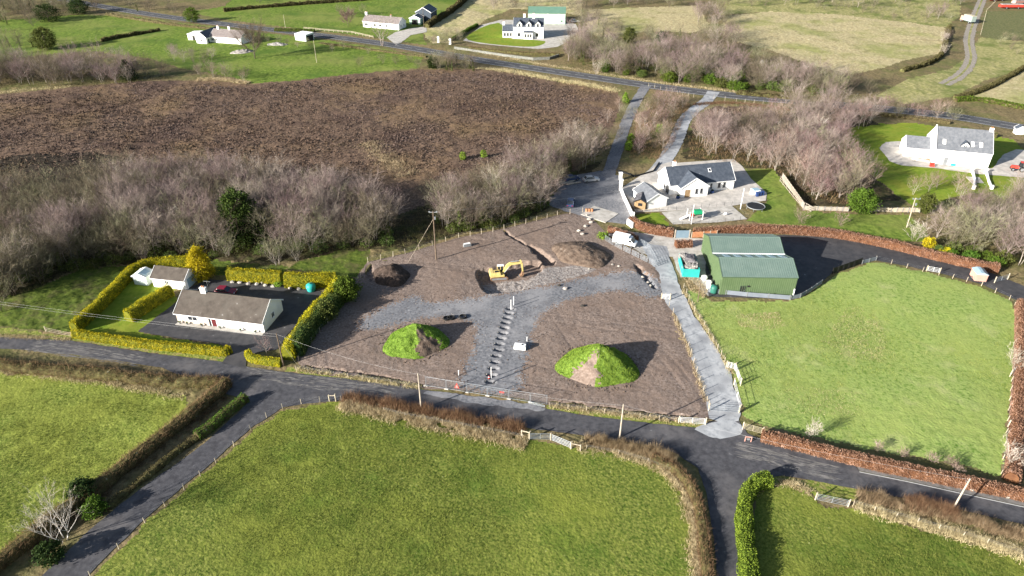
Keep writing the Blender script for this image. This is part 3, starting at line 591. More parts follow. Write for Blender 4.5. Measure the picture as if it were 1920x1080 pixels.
for i, x in enumerate((.7, 2.2, 5.2, 8.9, 13.0, 16.0)):
    r_ = root('flower_pot', (-62.4 + x * math.cos(R(-11)) + .5 * math.sin(R(-11)), 105.95 + x * math.sin(R(-11)) - .5 * math.cos(R(-11)), .06), 0, 'small planted pot standing along the front wall of the brown tiled bungalow', 'flower pot', 'pots along the bungalow front')
    MB().lathe([(.12, 0), (.2, .32), (.22, .34)], 10).build('pot', 'dull_steel', r_)
    rr = np.random.default_rng(i); q = rr.normal(0, .12, (40, 3)); q[:, 2] = .36 + np.abs(q[:, 2]); U = rr.normal(0, .05, (40, 3)); W = rr.normal(0, .05, (40, 3))
    link('plant', fast_mesh('plant', np.stack([q - U, q + W, q + U, q - W], 1).reshape(-1, 3), np.arange(160).reshape(-1, 4), 'green_leaf'), r_)['kind'] = 'stuff'
gr = root('garage', (-72.3, 118.3), -10.6, 'small white garage with brown tiled roof behind the bungalow', 'garage')
block(gr, 0, 0, 7.3, 4.1, 2.3, 3.6, roof='brown_tile', oh=.3)
door(gr, 'f', 5.3, 0, .85, 1.95, 'white_trim'); window(gr, 'f', 3.2, 0, 1.0, .9, .8); MB().hexa(panel('r', 7.3, 2.05, .03, 2.6, 2.0, -.02, .04)).build('roller_door', 'sky_panel', gr)
gs = root('garden_shed', (-76.6, 119.2), -11, 'small pale mint garden shed beside the white garage', 'shed')
mat('mint', [(.55, .62, .58), (.62, .69, .65)], 1)
block(gs, 0, 0, 3.0, 2.5, 1.9, 2.55, axis='y', oh=.15, wall='mint', roof='mint', fascia='white_trim', gut=False)
MB().hexa([(1.75, .5, 2.42), (2.7, .5, 2.10), (2.7, 2.0, 2.10), (1.75, 2.0, 2.42), (1.75, .5, 2.65), (2.7, .5, 2.28), (2.7, 2.0, 2.28), (1.75, 2.0, 2.65)]).build('skylight', 'sky_panel', gs)

# white house with slate roof
b2 = root('house', (40.0, 161.9), 11.8, 'white house with dark slate roof and front gable beside the play yard', 'house')
block(b2, 0, 0, 17.7, 7.6, 2.8, 5.9, roof='slate', oh=.3)
block(b2, 2.2, -2.3, 7.2, 5.6, 2.65, 5.0, axis='y', roof='slate', oh=.25)
door(b2, 'f', 3.9, -2.3, 1.5, 2.1, 'timber'); window(b2, 'f', 6.3, -2.3, .8, .7, 1.35, mull=0, frame='dull_steel'); window(b2, 'f', 7.6, -2.3, .8, .7, 1.35, mull=0, frame='dull_steel')
for x, w in ((11.4, .5), (13.6, .7), (15.0, .7)): window(b2, 'f', x, 0, .8, w, 1.35, mull=0, frame='dull_steel')
window(b2, 'l', 0, 3.2, .9, .6, 1.0, mull=0, frame='dull_steel'); door(b2, 'l', 0, 1.2, 1.6, 2.1, 'glass', 'dull_steel'); window(b2, 'r', 17.7, 3.8, .9, 1.2, 1.2)
sl = (5.9 - 2.8) / 3.8
v = MB()
for a in ((11.1, 11.9, 1.9, 2.7),):
    q = [(a[0], a[2]), (a[1], a[2]), (a[1], a[3]), (a[0], a[3])]; v.hexa([(p[0], p[1], 2.8 + p[1] * sl + .1) for p in q] + [(p[0], p[1], 2.8 + p[1] * sl + .24) for p in q])
vo = v.build('roof_window', 'white_trim', b2); q = [(11.22, 2.02), (11.78, 2.02), (11.78, 2.58), (11.22, 2.58)]
MB().hexa([(p[0], p[1], 2.8 + p[1] * sl + .15) for p in q] + [(p[0], p[1], 2.8 + p[1] * sl + .26) for p in q]).build('pane', 'glass', vo)
chimney(b2, 3.0, 5.4, 4.2, 6.6, .8, .6)
g2 = root('garage', (33.1, 153.6), 19.5, 'white gabled garage between timber cabin and slate-roofed house', 'garage')
block(g2, 0, 0, 5.3, 7.2, 2.25, 3.7, axis='y', roof='slate_pale', oh=.25); door(g2, 'l', 0, 2.0, .85, 1.95, 'white_trim'); MB().hexa(panel('r', 5.3, 3.6, .03, 2.8, 1.9, -.02, .04)).build('roller_door', 'white_trim', g2)
cb = root('timber_cabin', (29.9, 153.9), -16, 'brown timber cabin with dark roof beside the white garage', 'cabin')
block(cb, 0, 0, 2.7, 4.0, 2.0, 2.75, axis='y', oh=.2, wall='timber', roof='tarp', fascia='black_board'); window(cb, 'f', 1.4, 0, .95, 1.0, .75, 'black_board', sill=False)

# green double shed with ribbed cladding
SH = (41.1, 115.35); sh = root('metal_shed', SH, -1.6, 'large green ribbed metal shed with twin pitched roofs on dark tarmac', 'shed')
for k in range(2):
    w_, r_ = block(sh, 0, 8.85 * k, 14.6, 8.85, 4.2, 5.85, wall='shed_wall', roof='shed_roof', fascia='shed_trim', oh=.12, goh=.06, ribs=.42, thick=.08)
    rb = MB()
    for i in range(36):
        x = 14.6 * (i + .5) / 36
        if k == 0: rb.hexa(panel('f', x, 0, .05, .08, 4.0, -.01, .045))
    for i in range(21):
        y = 8.85 * k + 8.85 * (i + .5) / 21; hh = 4.2 + 1.65 * (1 - abs((i + .5) / 21 - .5) * 2) - .15
        rb.hexa(panel('l', 0, y, .05, .08, hh, -.01, .045)); rb.hexa(panel('r', 14.6, y, .05, .08, hh, -.01, .045))
    rb.build('wall_ribs', 'shed_wall', w_)['kind'] = 'stuff'
    if k == 0:
        for i in range(6):
            x = 2.1 + i * 2.25; q = [(x - .55, 5.3), (x + .55, 5.3), (x + .55, 8.0), (x - .55, 8.0)]
            f = lambda y: 5.85 - (y - 4.425) * 1.65 / 4.425
            MB().hexa([(p[0], p[1], f(p[1]) + .03) for p in q] + [(p[0], p[1], f(p[1]) + .145) for p in q]).build('skylight', 'sky_panel', sh)
MB().box(-.1, 14.7, 8.7, 9.0, 4.14, 4.42).build('valley_gutter', 'white_trim', sh)
door(sh, 'f', 4.4, 0, 1.0, 2.0, 'black_board', 'shed_trim'); MB().hexa(panel('f', 5.4, 0, 1.9, .4, .3, -.01, .2)).build('vent', 'black_board', sh)
MB().hexa(panel('r', 14.6, 13.2, .05, 4.2, 3.6, -.01, .07)).build('roller_door', 'grey_panel', sh)
MB().tube([(14.5, -.12, 0), (14.5, -.12, 1.6)], .12).build('corner_post', 'white_trim', sh)
for i, (x, y, s) in enumerate(((-1.2, 3.6, 1.0), (-1.5, 1.9, .9), (-1.7, 5.5, 1.1))):
    o = root('bulk_bag', (SH[0] + x, SH[1] + y), i * 17, 'dirty white bulk bag slumped against the green shed side', 'bag', 'bulk bags by the green shed')
    MB().lathe([(.45 * s, 0), (.62 * s, .3), (.6 * s, .8), (.3 * s, 1.0), (.12 * s, .95)], 10).build('sack', 'white_wall', o)
    MB().tube([(-.2, 0, .95), (0, 0, 1.15), (.2, 0, .95)], .03).build('strap', 'dull_steel', o)
ot = root('oil_tank', (SH[0] - .9, SH[1] + .9), 0, 'dark green domed oil tank beside the green shed corner', 'tank')
MB().lathe([(.75, 0), (.8, .2), (.8, 1.1), (.6, 1.5), (.2, 1.65)], 16).build('tank_body', 'oil_green', ot, True); MB().lathe([(.18, 1.62), (.18, 1.75)], 10).build('cap', 'black_rubber', ot)

# large white house with pale slate roof
b4 = root('house', (117.3, 182.9), -16.6, 'large white house with pale slate roof and small dormer', 'house')
block(b4, 0, 0, 14.3, 11.0, 4.4, 8.8, roof='slate_pale', oh=.2, goh=-.05)
block(b4, -6.3, 3.8, 6.3, 6.8, 2.7, 4.9, roof='slate_pale', oh=.2, goh=-.05)
dm = MB(); dm.add([(6.4, 1.0, 4.6), (8.4, 1.0, 4.6), (8.4, 1.0, 5.6), (7.4, 1.0, 6.5), (6.4, 1.0, 5.6), (6.4, 3.6, 5.6), (8.4, 3.6, 5.6), (7.4, 4.2, 6.5), (6.4, 1.6, 4.6), (8.4, 1.6, 4.6)], [(0, 1, 2, 3, 4), (1, 9, 6, 2), (8, 0, 4, 5)])
d_ = dm.build('dormer', 'white_wall', b4)
MB().hexa([(7.4, .8, 6.55), (8.65, .8, 5.4), (8.65, 3.4, 5.4), (7.4, 4.4, 6.55), (7.4, .8, 6.7), (8.65, .8, 5.55), (8.65, 3.4, 5.55), (7.4, 4.4, 6.7)]).hexa([(6.15, .8, 5.4), (7.4, .8, 6.55), (7.4, 4.4, 6.55), (6.15, 3.4, 5.4), (6.15, .8, 5.55), (7.4, .8, 6.7), (7.4, 4.4, 6.7), (6.15, 3.4, 5.55)]).build('dormer_roof', 'slate', d_)
window(b4, 'f', 7.4, 1.0, 4.85, 1.0, .8)
for x in (2.2, 9.2, 11.3):
    q = [(x - .4, 1.1), (x + .4, 1.1), (x + .4, 2.3), (x - .4, 2.3)]
    MB().hexa([(p[0], p[1], 4.4 + p[1] * .8 + .08) for p in q] + [(p[0], p[1], 4.4 + p[1] * .8 + .22) for p in q]).build('roof_window', 'lamp_clear', b4)
door(b4, 'f', 3.6, 0, 1.1, 2.2, 'dull_steel')
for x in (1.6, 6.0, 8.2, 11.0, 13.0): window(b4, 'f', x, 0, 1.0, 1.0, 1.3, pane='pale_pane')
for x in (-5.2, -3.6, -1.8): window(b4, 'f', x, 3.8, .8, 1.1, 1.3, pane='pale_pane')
window(b4, 'l', 0, 2.0, 5.0, .8, 1.1)
chimney(b4, 13.7, 5.5, 8.3, 9.7, .9, .6)
MB().hexa([(-.12, -.25, 4.3), (.22, -.25, 4.3), (.22, 5.5, 8.95), (-.12, 5.5, 8.95), (-.12, -.25, 4.75), (.22, -.25, 4.75), (.22, 5.5, 9.35), (-.12, 5.5, 9.35)]).build('gable_parapet', 'white_wall', b4)
# house with three dormers
b5 = root('house', (.6, 333.1), -3.7, 'white two storey house with three dormers and slate roof above a lawn', 'house')
block(b5, 0, 0, 13.9, 7.6, 5.2, 8.2, roof='slate', oh=.25); block(b5, -5.0, .8, 5.0, 5.6, 3.0, 5.2, roof='slate', oh=.25)
for x in (2.8, 7.0, 11.2):
    d_ = MB().prism([(x - 1.2, 5.0), (x + 1.2, 5.0), (x + 1.2, 6.3), (x, 7.6), (x - 1.2, 6.3)], -.06, 2.6, 'y').build('dormer', 'white_wall', b5)
    MB().hexa([(x, -.3, 7.65), (x + 1.5, -.3, 6.05), (x + 1.5, 2.2, 6.05), (x, 3.4, 7.65), (x, -.3, 7.8), (x + 1.5, -.3, 6.2), (x + 1.5, 2.2, 6.2), (x, 3.4, 7.8)]).hexa([(x - 1.5, -.3, 6.05), (x, -.3, 7.65), (x, 3.4, 7.65), (x - 1.5, 2.2, 6.05), (x - 1.5, -.3, 6.2), (x, -.3, 7.8), (x, 3.4, 7.8), (x - 1.5, 2.2, 6.2)]).build('dormer_roof', 'slate', d_)
    window(b5, 'f', x, -.06, 5.2, 1.0, 1.3, frame='dull_steel', sill=False)
pc = MB().box(4.7, 9.0, -1.6, 0, 0, 2.9).build('porch', 'white_wall', b5); MB().box(4.5, 9.2, -1.8, .1, 2.9, 3.7, 0, (.7, .6)).build('porch_roof', 'slate', pc)
for x in (5.6, 6.9, 8.1): window(b5, 'f', x, -1.6, .7, .8, 1.6, 'dull_steel', 0, sill=False)
for x in (2.6, 11.0): window(b5, 'f', x, 0, .9, 1.3, 1.5, 'dull_steel')
for x in (-4.0, -2.6, -1.2): window(b5, 'f', x, .8, .8, .9, 1.4, 'dull_steel', 0)
chimney(b5, 9.2, 3.8, 7.6, 10.2, 1.1, .7); chimney(b5, 4.8, 5.5, 7.0, 9.8, 1.0, .7); chimney(b5, -4.6, 3.6, 4.6, 6.6, .9, .7)
bn = root('barn', (8.0, 364.2), -3.7, 'pale green metal barn with dark green roof behind the house with three dormers', 'barn')
block(bn, 0, 0, 18.6, 9.5, 5.2, 7.2, wall='barn_wall', roof='barn_roof', fascia='shed_trim', oh=.15)
for x in (9.8, 15.2): MB().hexa(panel('f', x, 0, 2.6, 1.1, 2.2, -.01, .06)).build('wall_light', 'lamp_clear', bn)
window(bn, 'f', 16.8, 0, 1.2, .6, .5, 'shed_trim', 0)
# long white bungalow above the main road
b7 = root('bungalow', (-73.2, 357.0), -21, 'long white bungalow with grey-brown roof above the main road', 'bungalow')
block(b7, 0, 0, 19.9, 7.2, 2.9, 5.0, roof='slate_brown', oh=.35)
for x, w in ((1.8, 2.0), (6.6, 1.2), (9.6, 1.4), (13.2, 1.2)): window(b7, 'f', x, 0, .8, w, 1.2)
door(b7, 'f', 4.6, 0, .95, 2.0, 'dull_steel'); window(b7, 'r', 19.9, 2.2, 1.0, .8, 1.1); window(b7, 'r', 19.9, 5.0, 1.0, .8, 1.1); MB().hexa(panel('f', 17.6, 0, .03, 2.6, 2.1, -.02, .04)).build('garage_door', 'white_trim', b7)
chimney(b7, .3, 3.6, 3.0, 6.4, 1.1, .8); chimney(b7, 14, 3.6, 4.6, 5.9, .9, .6, 'slate_brown')
fb = root('farm_barn', g(768, 46), -12, 'pale open-fronted farm barn beside the long white bungalow', 'barn')
block(fb, 0, 0, 5.6, 6, 3.0, 4.2, axis='y', wall='barn_wall', roof='slate_pale', oh=.2); MB().hexa(panel('f', 2.8, 0, .05, 3.2, 2.5, -.02, .03)).build('opening_shade_panel', 'black_board', fb)  # black panel stands for the shade inside the open front
mat('barn_dark', [(.035, .05, .07), (.05, .065, .085)], .8, rough=.7)
fb2 = root('farm_barn', g(778, 42), -12, 'dark gabled metal barn behind the pale open-fronted barn', 'barn')
block(fb2, 0, 2, 8.0, 10, 4.6, 6.8, axis='y', wall='barn_dark', roof='slate', oh=.2)
# L-shaped farmhouse
b8 = root('farmhouse', (-136.3, 324.7), -15.5, 'white L-shaped farmhouse with brown slate roof behind a round bare tree', 'farmhouse')
block(b8, 0, 0, 16.0, 8, 2.8, 5.2, roof='slate_brown', oh=.25); block(b8, -5.2, -3.0, 5.2, 13, 2.7, 4.9, axis='y', roof='slate', oh=.25)
for x in (3.2, 6.0, 8.5, 12.5): window(b8, 'f', x, 0, 1.0, .8, 1.0)
door(b8, 'r', 0.0, -1.4, .9, 2.0, 'black_board'); window(b8, 'f', -2.6, -3.0, .9, 1.2, 1.2); window(b8, 'f', 1.2, 0, .9, 1.4, 1.1)
chimney(b8, 2.2, 4, 4.8, 6.6, .9, .6); chimney(b8, 8.0, 4, 4.8, 6.6, .9, .6)
oh_ = root('lean_to', (-148.5, 329.5), -10, 'white flat-roofed outhouse at the end of the L-shaped farmhouse', 'outhouse')
MB().hexa([(0, 0, 0), (6, 0, 0), (6, 6, 0), (0, 6, 0), (0, 0, 2.6), (6, 0, 3.0), (6, 6, 3.0), (0, 6, 2.6)]).build('wall', 'white_wall', oh_); MB().hexa([(-.2, -.2, 2.62), (6.1, -.2, 3.05), (6.1, 6.2, 3.05), (-.2, 6.2, 2.62), (-.2, -.2, 2.74), (6.1, -.2, 3.17), (6.1, 6.2, 3.17), (-.2, 6.2, 2.74)]).build('roof', 'white_trim', oh_); door(oh_, 'f', 3, 0, 1.4, 2.0, 'black_board')
b9 = root('roadside_shed', (-99.2, 328.9), -30, 'small white box shed with dark open end beside the main road', 'shed')
MB().hexa([(0, 0, 0), (6.8, 0, 0), (6.8, 5, 0), (0, 5, 0), (0, 0, 2.9), (6.8, 0, 3.1), (6.8, 5, 3.3), (0, 5, 3.1)]).build('wall', 'mint', b9); MB().hexa([(-.1, -.1, 2.92), (6.9, -.1, 3.12), (6.9, 5.1, 3.32), (-.1, 5.1, 3.12), (-.1, -.1, 3.02), (6.9, -.1, 3.22), (6.9, 5.1, 3.42), (-.1, 5.1, 3.22)]).build('roof', 'white_trim', b9); MB().hexa(panel('r', 6.8, 2.5, .05, 4.2, 2.6, -.02, .03)).build('opening_shade_panel', 'black_board', b9)  # black panel on the open end stands for the shade inside
for x in (1.2, 2.2): MB().hexa(panel('f', x, 0, .4, .35, 1.8, -.02, .03)).build('red_stripe', 'sign_red', b9)
wh = root('well_house', g(1904, 252), -10, 'tiny white hut by the main road behind the large house', 'hut')
block(wh, 0, 0, 2.2, 2.0, 1.7, 2.5, axis='y', roof='slate', oh=.15)
sheet('lawn', smooth_path(gp([(872,69),(908,48),(944,41),(941,72),(1022,76),(1023,81),(1008,87),(985,88),(930,84),(880,77)]), 1, True), .045, 'lawn', 'smooth green lawn in front of the white house with three dormers')

# ================================================================ PLANTS
def rand_quads(P, size, rng, flat=0.0):
    n = len(P); U = rng.normal(0, 1, (n, 3)); U /= np.linalg.norm(U, axis=1)[:, None]
    W = rng.normal(0, 1, (n, 3)); W[:, 2] *= 1 - flat; U[:, 2] *= 1 - flat
    W -= (W * U).sum(1)[:, None] * U; W /= np.linalg.norm(W, axis=1)[:, None] + 1e-9
    s = size * (.6 + .8 * rng.random(n))[:, None]; U = U * s * .5; W = W * s * .38
    return np.stack([P - U, P + W, P + U, P - W], 1).reshape(-1, 3), np.arange(n * 4).reshape(-1, 4)
def rand_tris(P, D, w, rng):
    n = len(P); A = rng.normal(0, 1, (n, 3)); A -= (A * D).sum(1)[:, None] / ((D * D).sum(1)[:, None] + 1e-9) * D
    A /= np.linalg.norm(A, axis=1)[:, None] + 1e-9; A = A * (w * .5 if np.isscalar(w) else w[:, None] * .5)
    return np.stack([P - A, P + A, P + D], 1).reshape(-1, 3), np.arange(n * 3).reshape(-1, 3)
def bare_tree_meshes(seed, H, stems, spread, ntw, tw, bark, lean=.12, rad=.09, twl=.9, low=.25, fan=False, ivy=0, tww=1.0):
    rng = np.random.default_rng(seed); tr = MB(); P = []; D = []; Wd = []; ivyP = []
    for s in range(stems):
        a = rng.random() * 6.28; rr = .0 if stems == 1 else .25 + .35 * rng.random()
        base = np.array([math.cos(a) * rr, math.sin(a) * rr, -.15]); hh = H * (.82 + .2 * rng.random()) * (1 if s == 0 else .9)
        ld = np.array([math.cos(a), math.sin(a)]) * lean * (1.6 if fan else 1) * (.5 + rng.random()); pts = []
        for k in range(6):
            t = k / 5; w = rng.normal(0, .03 * hh * t, 2)
            pts.append(np.array([base[0] + ld[0] * hh * t + w[0], base[1] + ld[1] * hh * t + w[1], base[2] + hh * .9 * t]))
        r0 = rad * H / 7 * (1 if s == 0 else .75); tr.tube(pts, [r0 * (1 - .85 * k / 5) for k in range(6)], 5)
        nb = int(14 / stems ** .5) + 4
        for b in range(nb):
            t = low + (1 - low) * (b + rng.random()) / nb; f = t * 5; i = min(int(f), 4); q = pts[i] + (pts[i + 1] - pts[i]) * (f - i)
            az = b * 2.4 + rng.random() * 1.2; L = spread * H * (.22 + .30 * (1 - abs(t - .45) * 1.3)) * (.7 + .5 * rng.random())
            upw = .55 + .7 * t + (.5 if fan else 0); d = np.array([math.cos(az), math.sin(az), upw * (.7 + .5 * rng.random())]); d /= np.linalg.norm(d)
            m = q + d * L * .5 + np.array([0, 0, .04 * L]); e = q + d * L + np.array([0, 0, .22 * L])
            rb = max(.014, r0 * (1 - .85 * t) * .5); tr.tube([q, m, e], [rb, rb * .65, rb * .25], 4, cap=False)
            ns = max(3, int(ntw / (stems * nb) / 9))
            for j in range(ns):
                u = .25 + .75 * rng.random(); p = q + (m - q) * u * 2 if u < .5 else m + (e - m) * (u - .5) * 2
                sd = d + rng.normal(0, .55, 3) + np.array([0, 0, .35]); sd /= np.linalg.norm(sd); sl_ = L * (.35 + .35 * rng.random())
                P.append(p); D.append(sd * sl_); Wd.append(.035)
                for _ in range(8):
                    v = rng.random(); pp = p + sd * sl_ * (.2 + .8 * v); td = sd + rng.normal(0, .6, 3) + np.array([0, 0, .25]); td /= np.linalg.norm(td)
                    P.append(pp); D.append(td * twl * (.5 + .8 * rng.random()) * H / 8); Wd.append(.016 + .012 * rng.random())
        if ivy:
            for k in range(ivy):
                t = rng.random() ** 1.3 * .75; f = t * 5; i = min(int(f), 4); q = pts[i] + (pts[i + 1] - pts[i]) * (f - i); ivyP.append(q + rng.normal(0, .28 * (1.15 - t), 3))
    P = np.array(P); D = np.array(D); Wd = np.array(Wd) * tww; V, Fc = rand_tris(P, D, Wd, rng)
    out = [('trunk', tr.mesh('trunk', bark, True)), ('crown', fast_mesh('crown', V, Fc, tw))]
    if ivy: v, f = rand_quads(np.array(ivyP), .26, rng); out.append(('ivy', fast_mesh('ivy', v, f, 'ivy_leaf')))
    return out
def place(parts, name, label, cat, xy, sc=1.0, rz=0.0, group=None, z=0.0, sz=None):
    o = root(name, (xy[0], xy[1], z), math.degrees(rz), label, cat, group); o.scale = (sc, sc, sz or sc)
    for nm, me in parts: link(nm, me, o)
    return o
def scatter(poly, n, mind, seed):
    rng = np.random.default_rng(seed); xs = [p[0] for p in poly]; ys_ = [p[1] for p in poly]; out = []
    X = rng.uniform(min(xs), max(xs), n * 40); Y = rng.uniform(min(ys_), max(ys_), n * 40); k = pip(X, Y, poly)
    for x, y in zip(X[k], Y[k]):
        if all((x - a) ** 2 + (y - b) ** 2 > mind * mind for a, b in out):
            out.append((x, y))
            if len(out) >= n: break
    return out
PINE = g(456, 448); KEEP = [(PINE, 4.6), (g(1612, 398), 3.2)]
KM = [bare_tree_meshes(10 + i, [8.0, 9.2, 7.0, 8.6, 6.4][i], [1, 2, 3, 2, 3][i], 1.0, [2500, 2900, 2400, 2200, 2300][i], 'twig_mauve', 'bark_pale', .10, .078) for i in range(5)]
KB = [bare_tree_meshes(30 + i, [6.6, 7.4, 5.6, 6.0][i], [3, 2, 4, 3][i], 1.35, 2700, 'twig_brown', 'bark_dark', .16, .09, low=.12) for i in range(4)]
KR = [bare_tree_meshes(50 + i, 6.6, [2, 3, 2][i], 1.0, 1700, 'twig_red', 'bark_pale', .10, .08, low=.15) for i in range(3)]
KI = [bare_tree_meshes(70 + i, 8.4, [1, 2][i], .9, 1200, 'twig_brown', 'bark_dark', .08, .11, ivy=[420, 260][i]) for i in range(2)]
rng0 = np.random.default_rng(77)
def wood(poly, n, mind, seed, mix, where, grp, smin=.75, smax=1.15):
    will = 'meadow' in where or 'below the heather' in where; farw = 'road' in where or 'far' in where or 'behind' in where or 'above the scrub' in where or 'beyond' in where or 'straw' in where
    for (x, y) in scatter(gp(poly), n, mind, seed):
        if any((x - c[0]) ** 2 + (y - c[1]) ** 2 < r_ * r_ or (abs(x - c[0]) < r_ * .7 and 0 < c[1] - y < 5) for c, r_ in KEEP): continue
        r = rng0.random(); acc = 0
        for kind, pr in mix:
            acc += pr
            if r <= acc: break
        K, nm, desc, cat = {'m': (KM, 'aspen_tree', 'bare upright aspen with greyish mauve twigs', 'aspen') if farw else (KM, 'birch_tree', 'bare pale-stemmed birch with mauve twigs', 'birch'), 'b': (KB, *(('willow_tree', 'bare bushy grey-brown willow', 'willow') if will else ('sallow_tree', 'bare bushy grey-brown sallow', 'sallow') if farw else ('hawthorn_tree', 'bare bushy grey-brown hawthorn', 'hawthorn'))), 'r': (KR, 'alder_tree', 'bare slender alder with reddish twigs', 'alder'), 'i': (KI, 'ivy_clad_tree', 'bare tree with ivy-green trunk', 'tree')}[kind]
        s = smin + (smax - smin) * rng0.random()
        place(K[rng0.integers(len(K))], nm, desc + ' ' + where, cat, (x, y), s, rng0.random() * 6.28, grp + ' - ' + kind)
def far_ok(p): return p
wood([(-70,400),(0,385),(120,378),(200,356),(250,352),(262,485),(180,494),(110,512),(60,540),(0,560),(-70,580)], 165, 2.3, 31, [('m', .18), ('b', .70), ('i', .12)], 'in the olive-brown end of the wood by the meadow', 'trees of the wood by the meadow', .8, 1.2)
wood([(250,352),(300,350),(420,350),(520,368),(620,392),(735,415),(745,450),(690,466),(620,468),(560,478),(500,462),(440,470),(400,478),(350,478),(290,482),(262,485)], 240, 2.3, 1, [('m', .60), ('b', .28), ('i', .12)], 'in the wood below the heather bog', 'trees of the wood below the bog', .8, 1.2)
wood([(0,500),(60,480),(130,490),(120,512),(50,545),(10,590),(-40,600)], 10, 3, 21, [('b', 1)], 'at the meadow edge by the road', 'willows at the meadow edge')
wood([(815,425),(830,395),(870,372),(930,350),(990,325),(1060,300),(1115,275),(1128,290),(1100,318),(1045,335),(1035,380),(1010,402),(950,422),(880,432),(830,438)], 110, 2.3, 2, [('m', .35), ('b', .35), ('i', .3)], 'on the bank above the building plot', 'trees on the bank above the plot', .75, 1.1)
wood([(1120,250),(1150,215),(1168,200),(1172,225),(1150,280),(1130,290)], 10, 2.4, 22, [('r', .6), ('b', .4)], 'along the lane side of the heather bog', 'scrub by the gravel lane', .45, .75)
wood([(1195,232),(1215,195),(1250,195),(1285,200),(1268,235),(1250,282),(1225,292),(1185,290)], 34, 2.2, 3, [('r', .7), ('b', .3)], 'between the two gravel lanes', 'scrub between the lanes', .45, .85)
wood([(1300,252),(1380,252),(1440,228),(1500,215),(1590,212),(1640,235),(1590,250),(1560,285),(1590,300),(1610,325),(1640,345),(1600,382),(1520,378),(1480,345),(1455,322),(1400,306),(1300,292)], 150, 2.3, 4, [('m', .35), ('r', .5), ('b', .15)], 'in the birch wood by the slate-roofed house', 'trees of the birch wood', .7, 1.15)
wood([(1062,118),(1080,80),(1110,70),(1150,100),(1230,105),(1300,100),(1345,118),(1390,138),(1470,150),(1560,168),(1585,172),(1580,188),(1480,180),(1380,172),(1300,162),(1220,150),(1140,140)], 150, 2.5, 5, [('m', .35), ('b', .45), ('i', .2)], 'in the scrub wood above the main road', 'trees above the main road', .7, 1.1)
wood([(-60,165),(-60,130),(0,128),(60,125),(130,128),(220,135),(300,138),(320,148),(200,160),(60,166)], 75, 2.8, 6, [('m', .5), ('b', .5)], 'in the far wood beyond the heather bog', 'trees of the far wood', .8, 1.15)
wood([(1742,455),(1780,425),(1850,410),(1930,400),(1980,440),(1960,500),(1890,498),(1820,480)], 40, 3.0, 7, [('m', .4), ('b', .6)], 'behind the copper hedge of the tarmac drive', 'trees behind the copper hedge', .75, 1.1)
wood([(800,130),(860,122),(895,124),(890,134),(830,134)], 12, 2.4, 8, [('b', .6), ('i', .4)], 'between the bog corner and the main road', 'trees at the bog corner', .6, .9)
wood([(1110,2),(1300,0),(1500,0),(1640,8),(1640,16),(1500,12),(1300,14),(1110,16)], 34, 5, 9, [('b', .7), ('m', .3)], 'along the field boundary behind the straw fields', 'hedgerow trees far behind the fields', .7, 1.0)
wood([(900,6),(1100,6),(1100,22),(900,22)], 16, 4, 10, [('b', .7), ('m', .3)], 'behind the pale green barn', 'trees behind the barn', .6, .9)
wood([(1300,30),(1345,20),(1375,60),(1390,100),(1340,105),(1310,80)], 24, 3, 11, [('b', .5), ('m', .5)], 'in the hedgerow between the straw fields', 'hedgerow trees between straw fields', .8, 1.15)
wood([(-40,10),(60,20),(180,5),(190,22),(90,45),(-40,70)], 24, 4, 12, [('b', .7), ('i', .3)], 'around the top pasture corner', 'trees at the pasture corner', .7, 1.0)
wood([(480,-8),(640,-14),(860,-18),(860,-6),(640,2),(480,6)], 22, 4, 13, [('b', .8), ('m', .2)], 'along the hedge behind the top pasture', 'trees behind the top pasture', .6, .9)
wood([(1650,-6),(1800,-6),(1812,20),(1780,46),(1770,90),(1755,96),(1768,40),(1650,10)], 24, 3.2, 14, [('b', .7), ('m', .3)], 'along the stony track hedge', 'hedge trees by the track', .45, .8)
wood([(1700,360),(1760,352),(1800,350),(1800,375),(1720,378)], 5, 3, 15, [('r', 1)], 'on the lawn below the large white house', 'lawn saplings', .6, .8)
wood([(1860,425),(1920,385),(1990,392),(1990,410),(1900,415)], 10, 3, 16, [('m', 1)], 'at the lawn edge below the large white house', 'lawn edge birches', .8, 1.0)
wood([(1850,70),(1920,75),(2000,80),(2000,110),(1870,100)], 14, 3, 17, [('b', 1)], 'on the slope right of the stony track', 'scrub by the track', .3, .5)

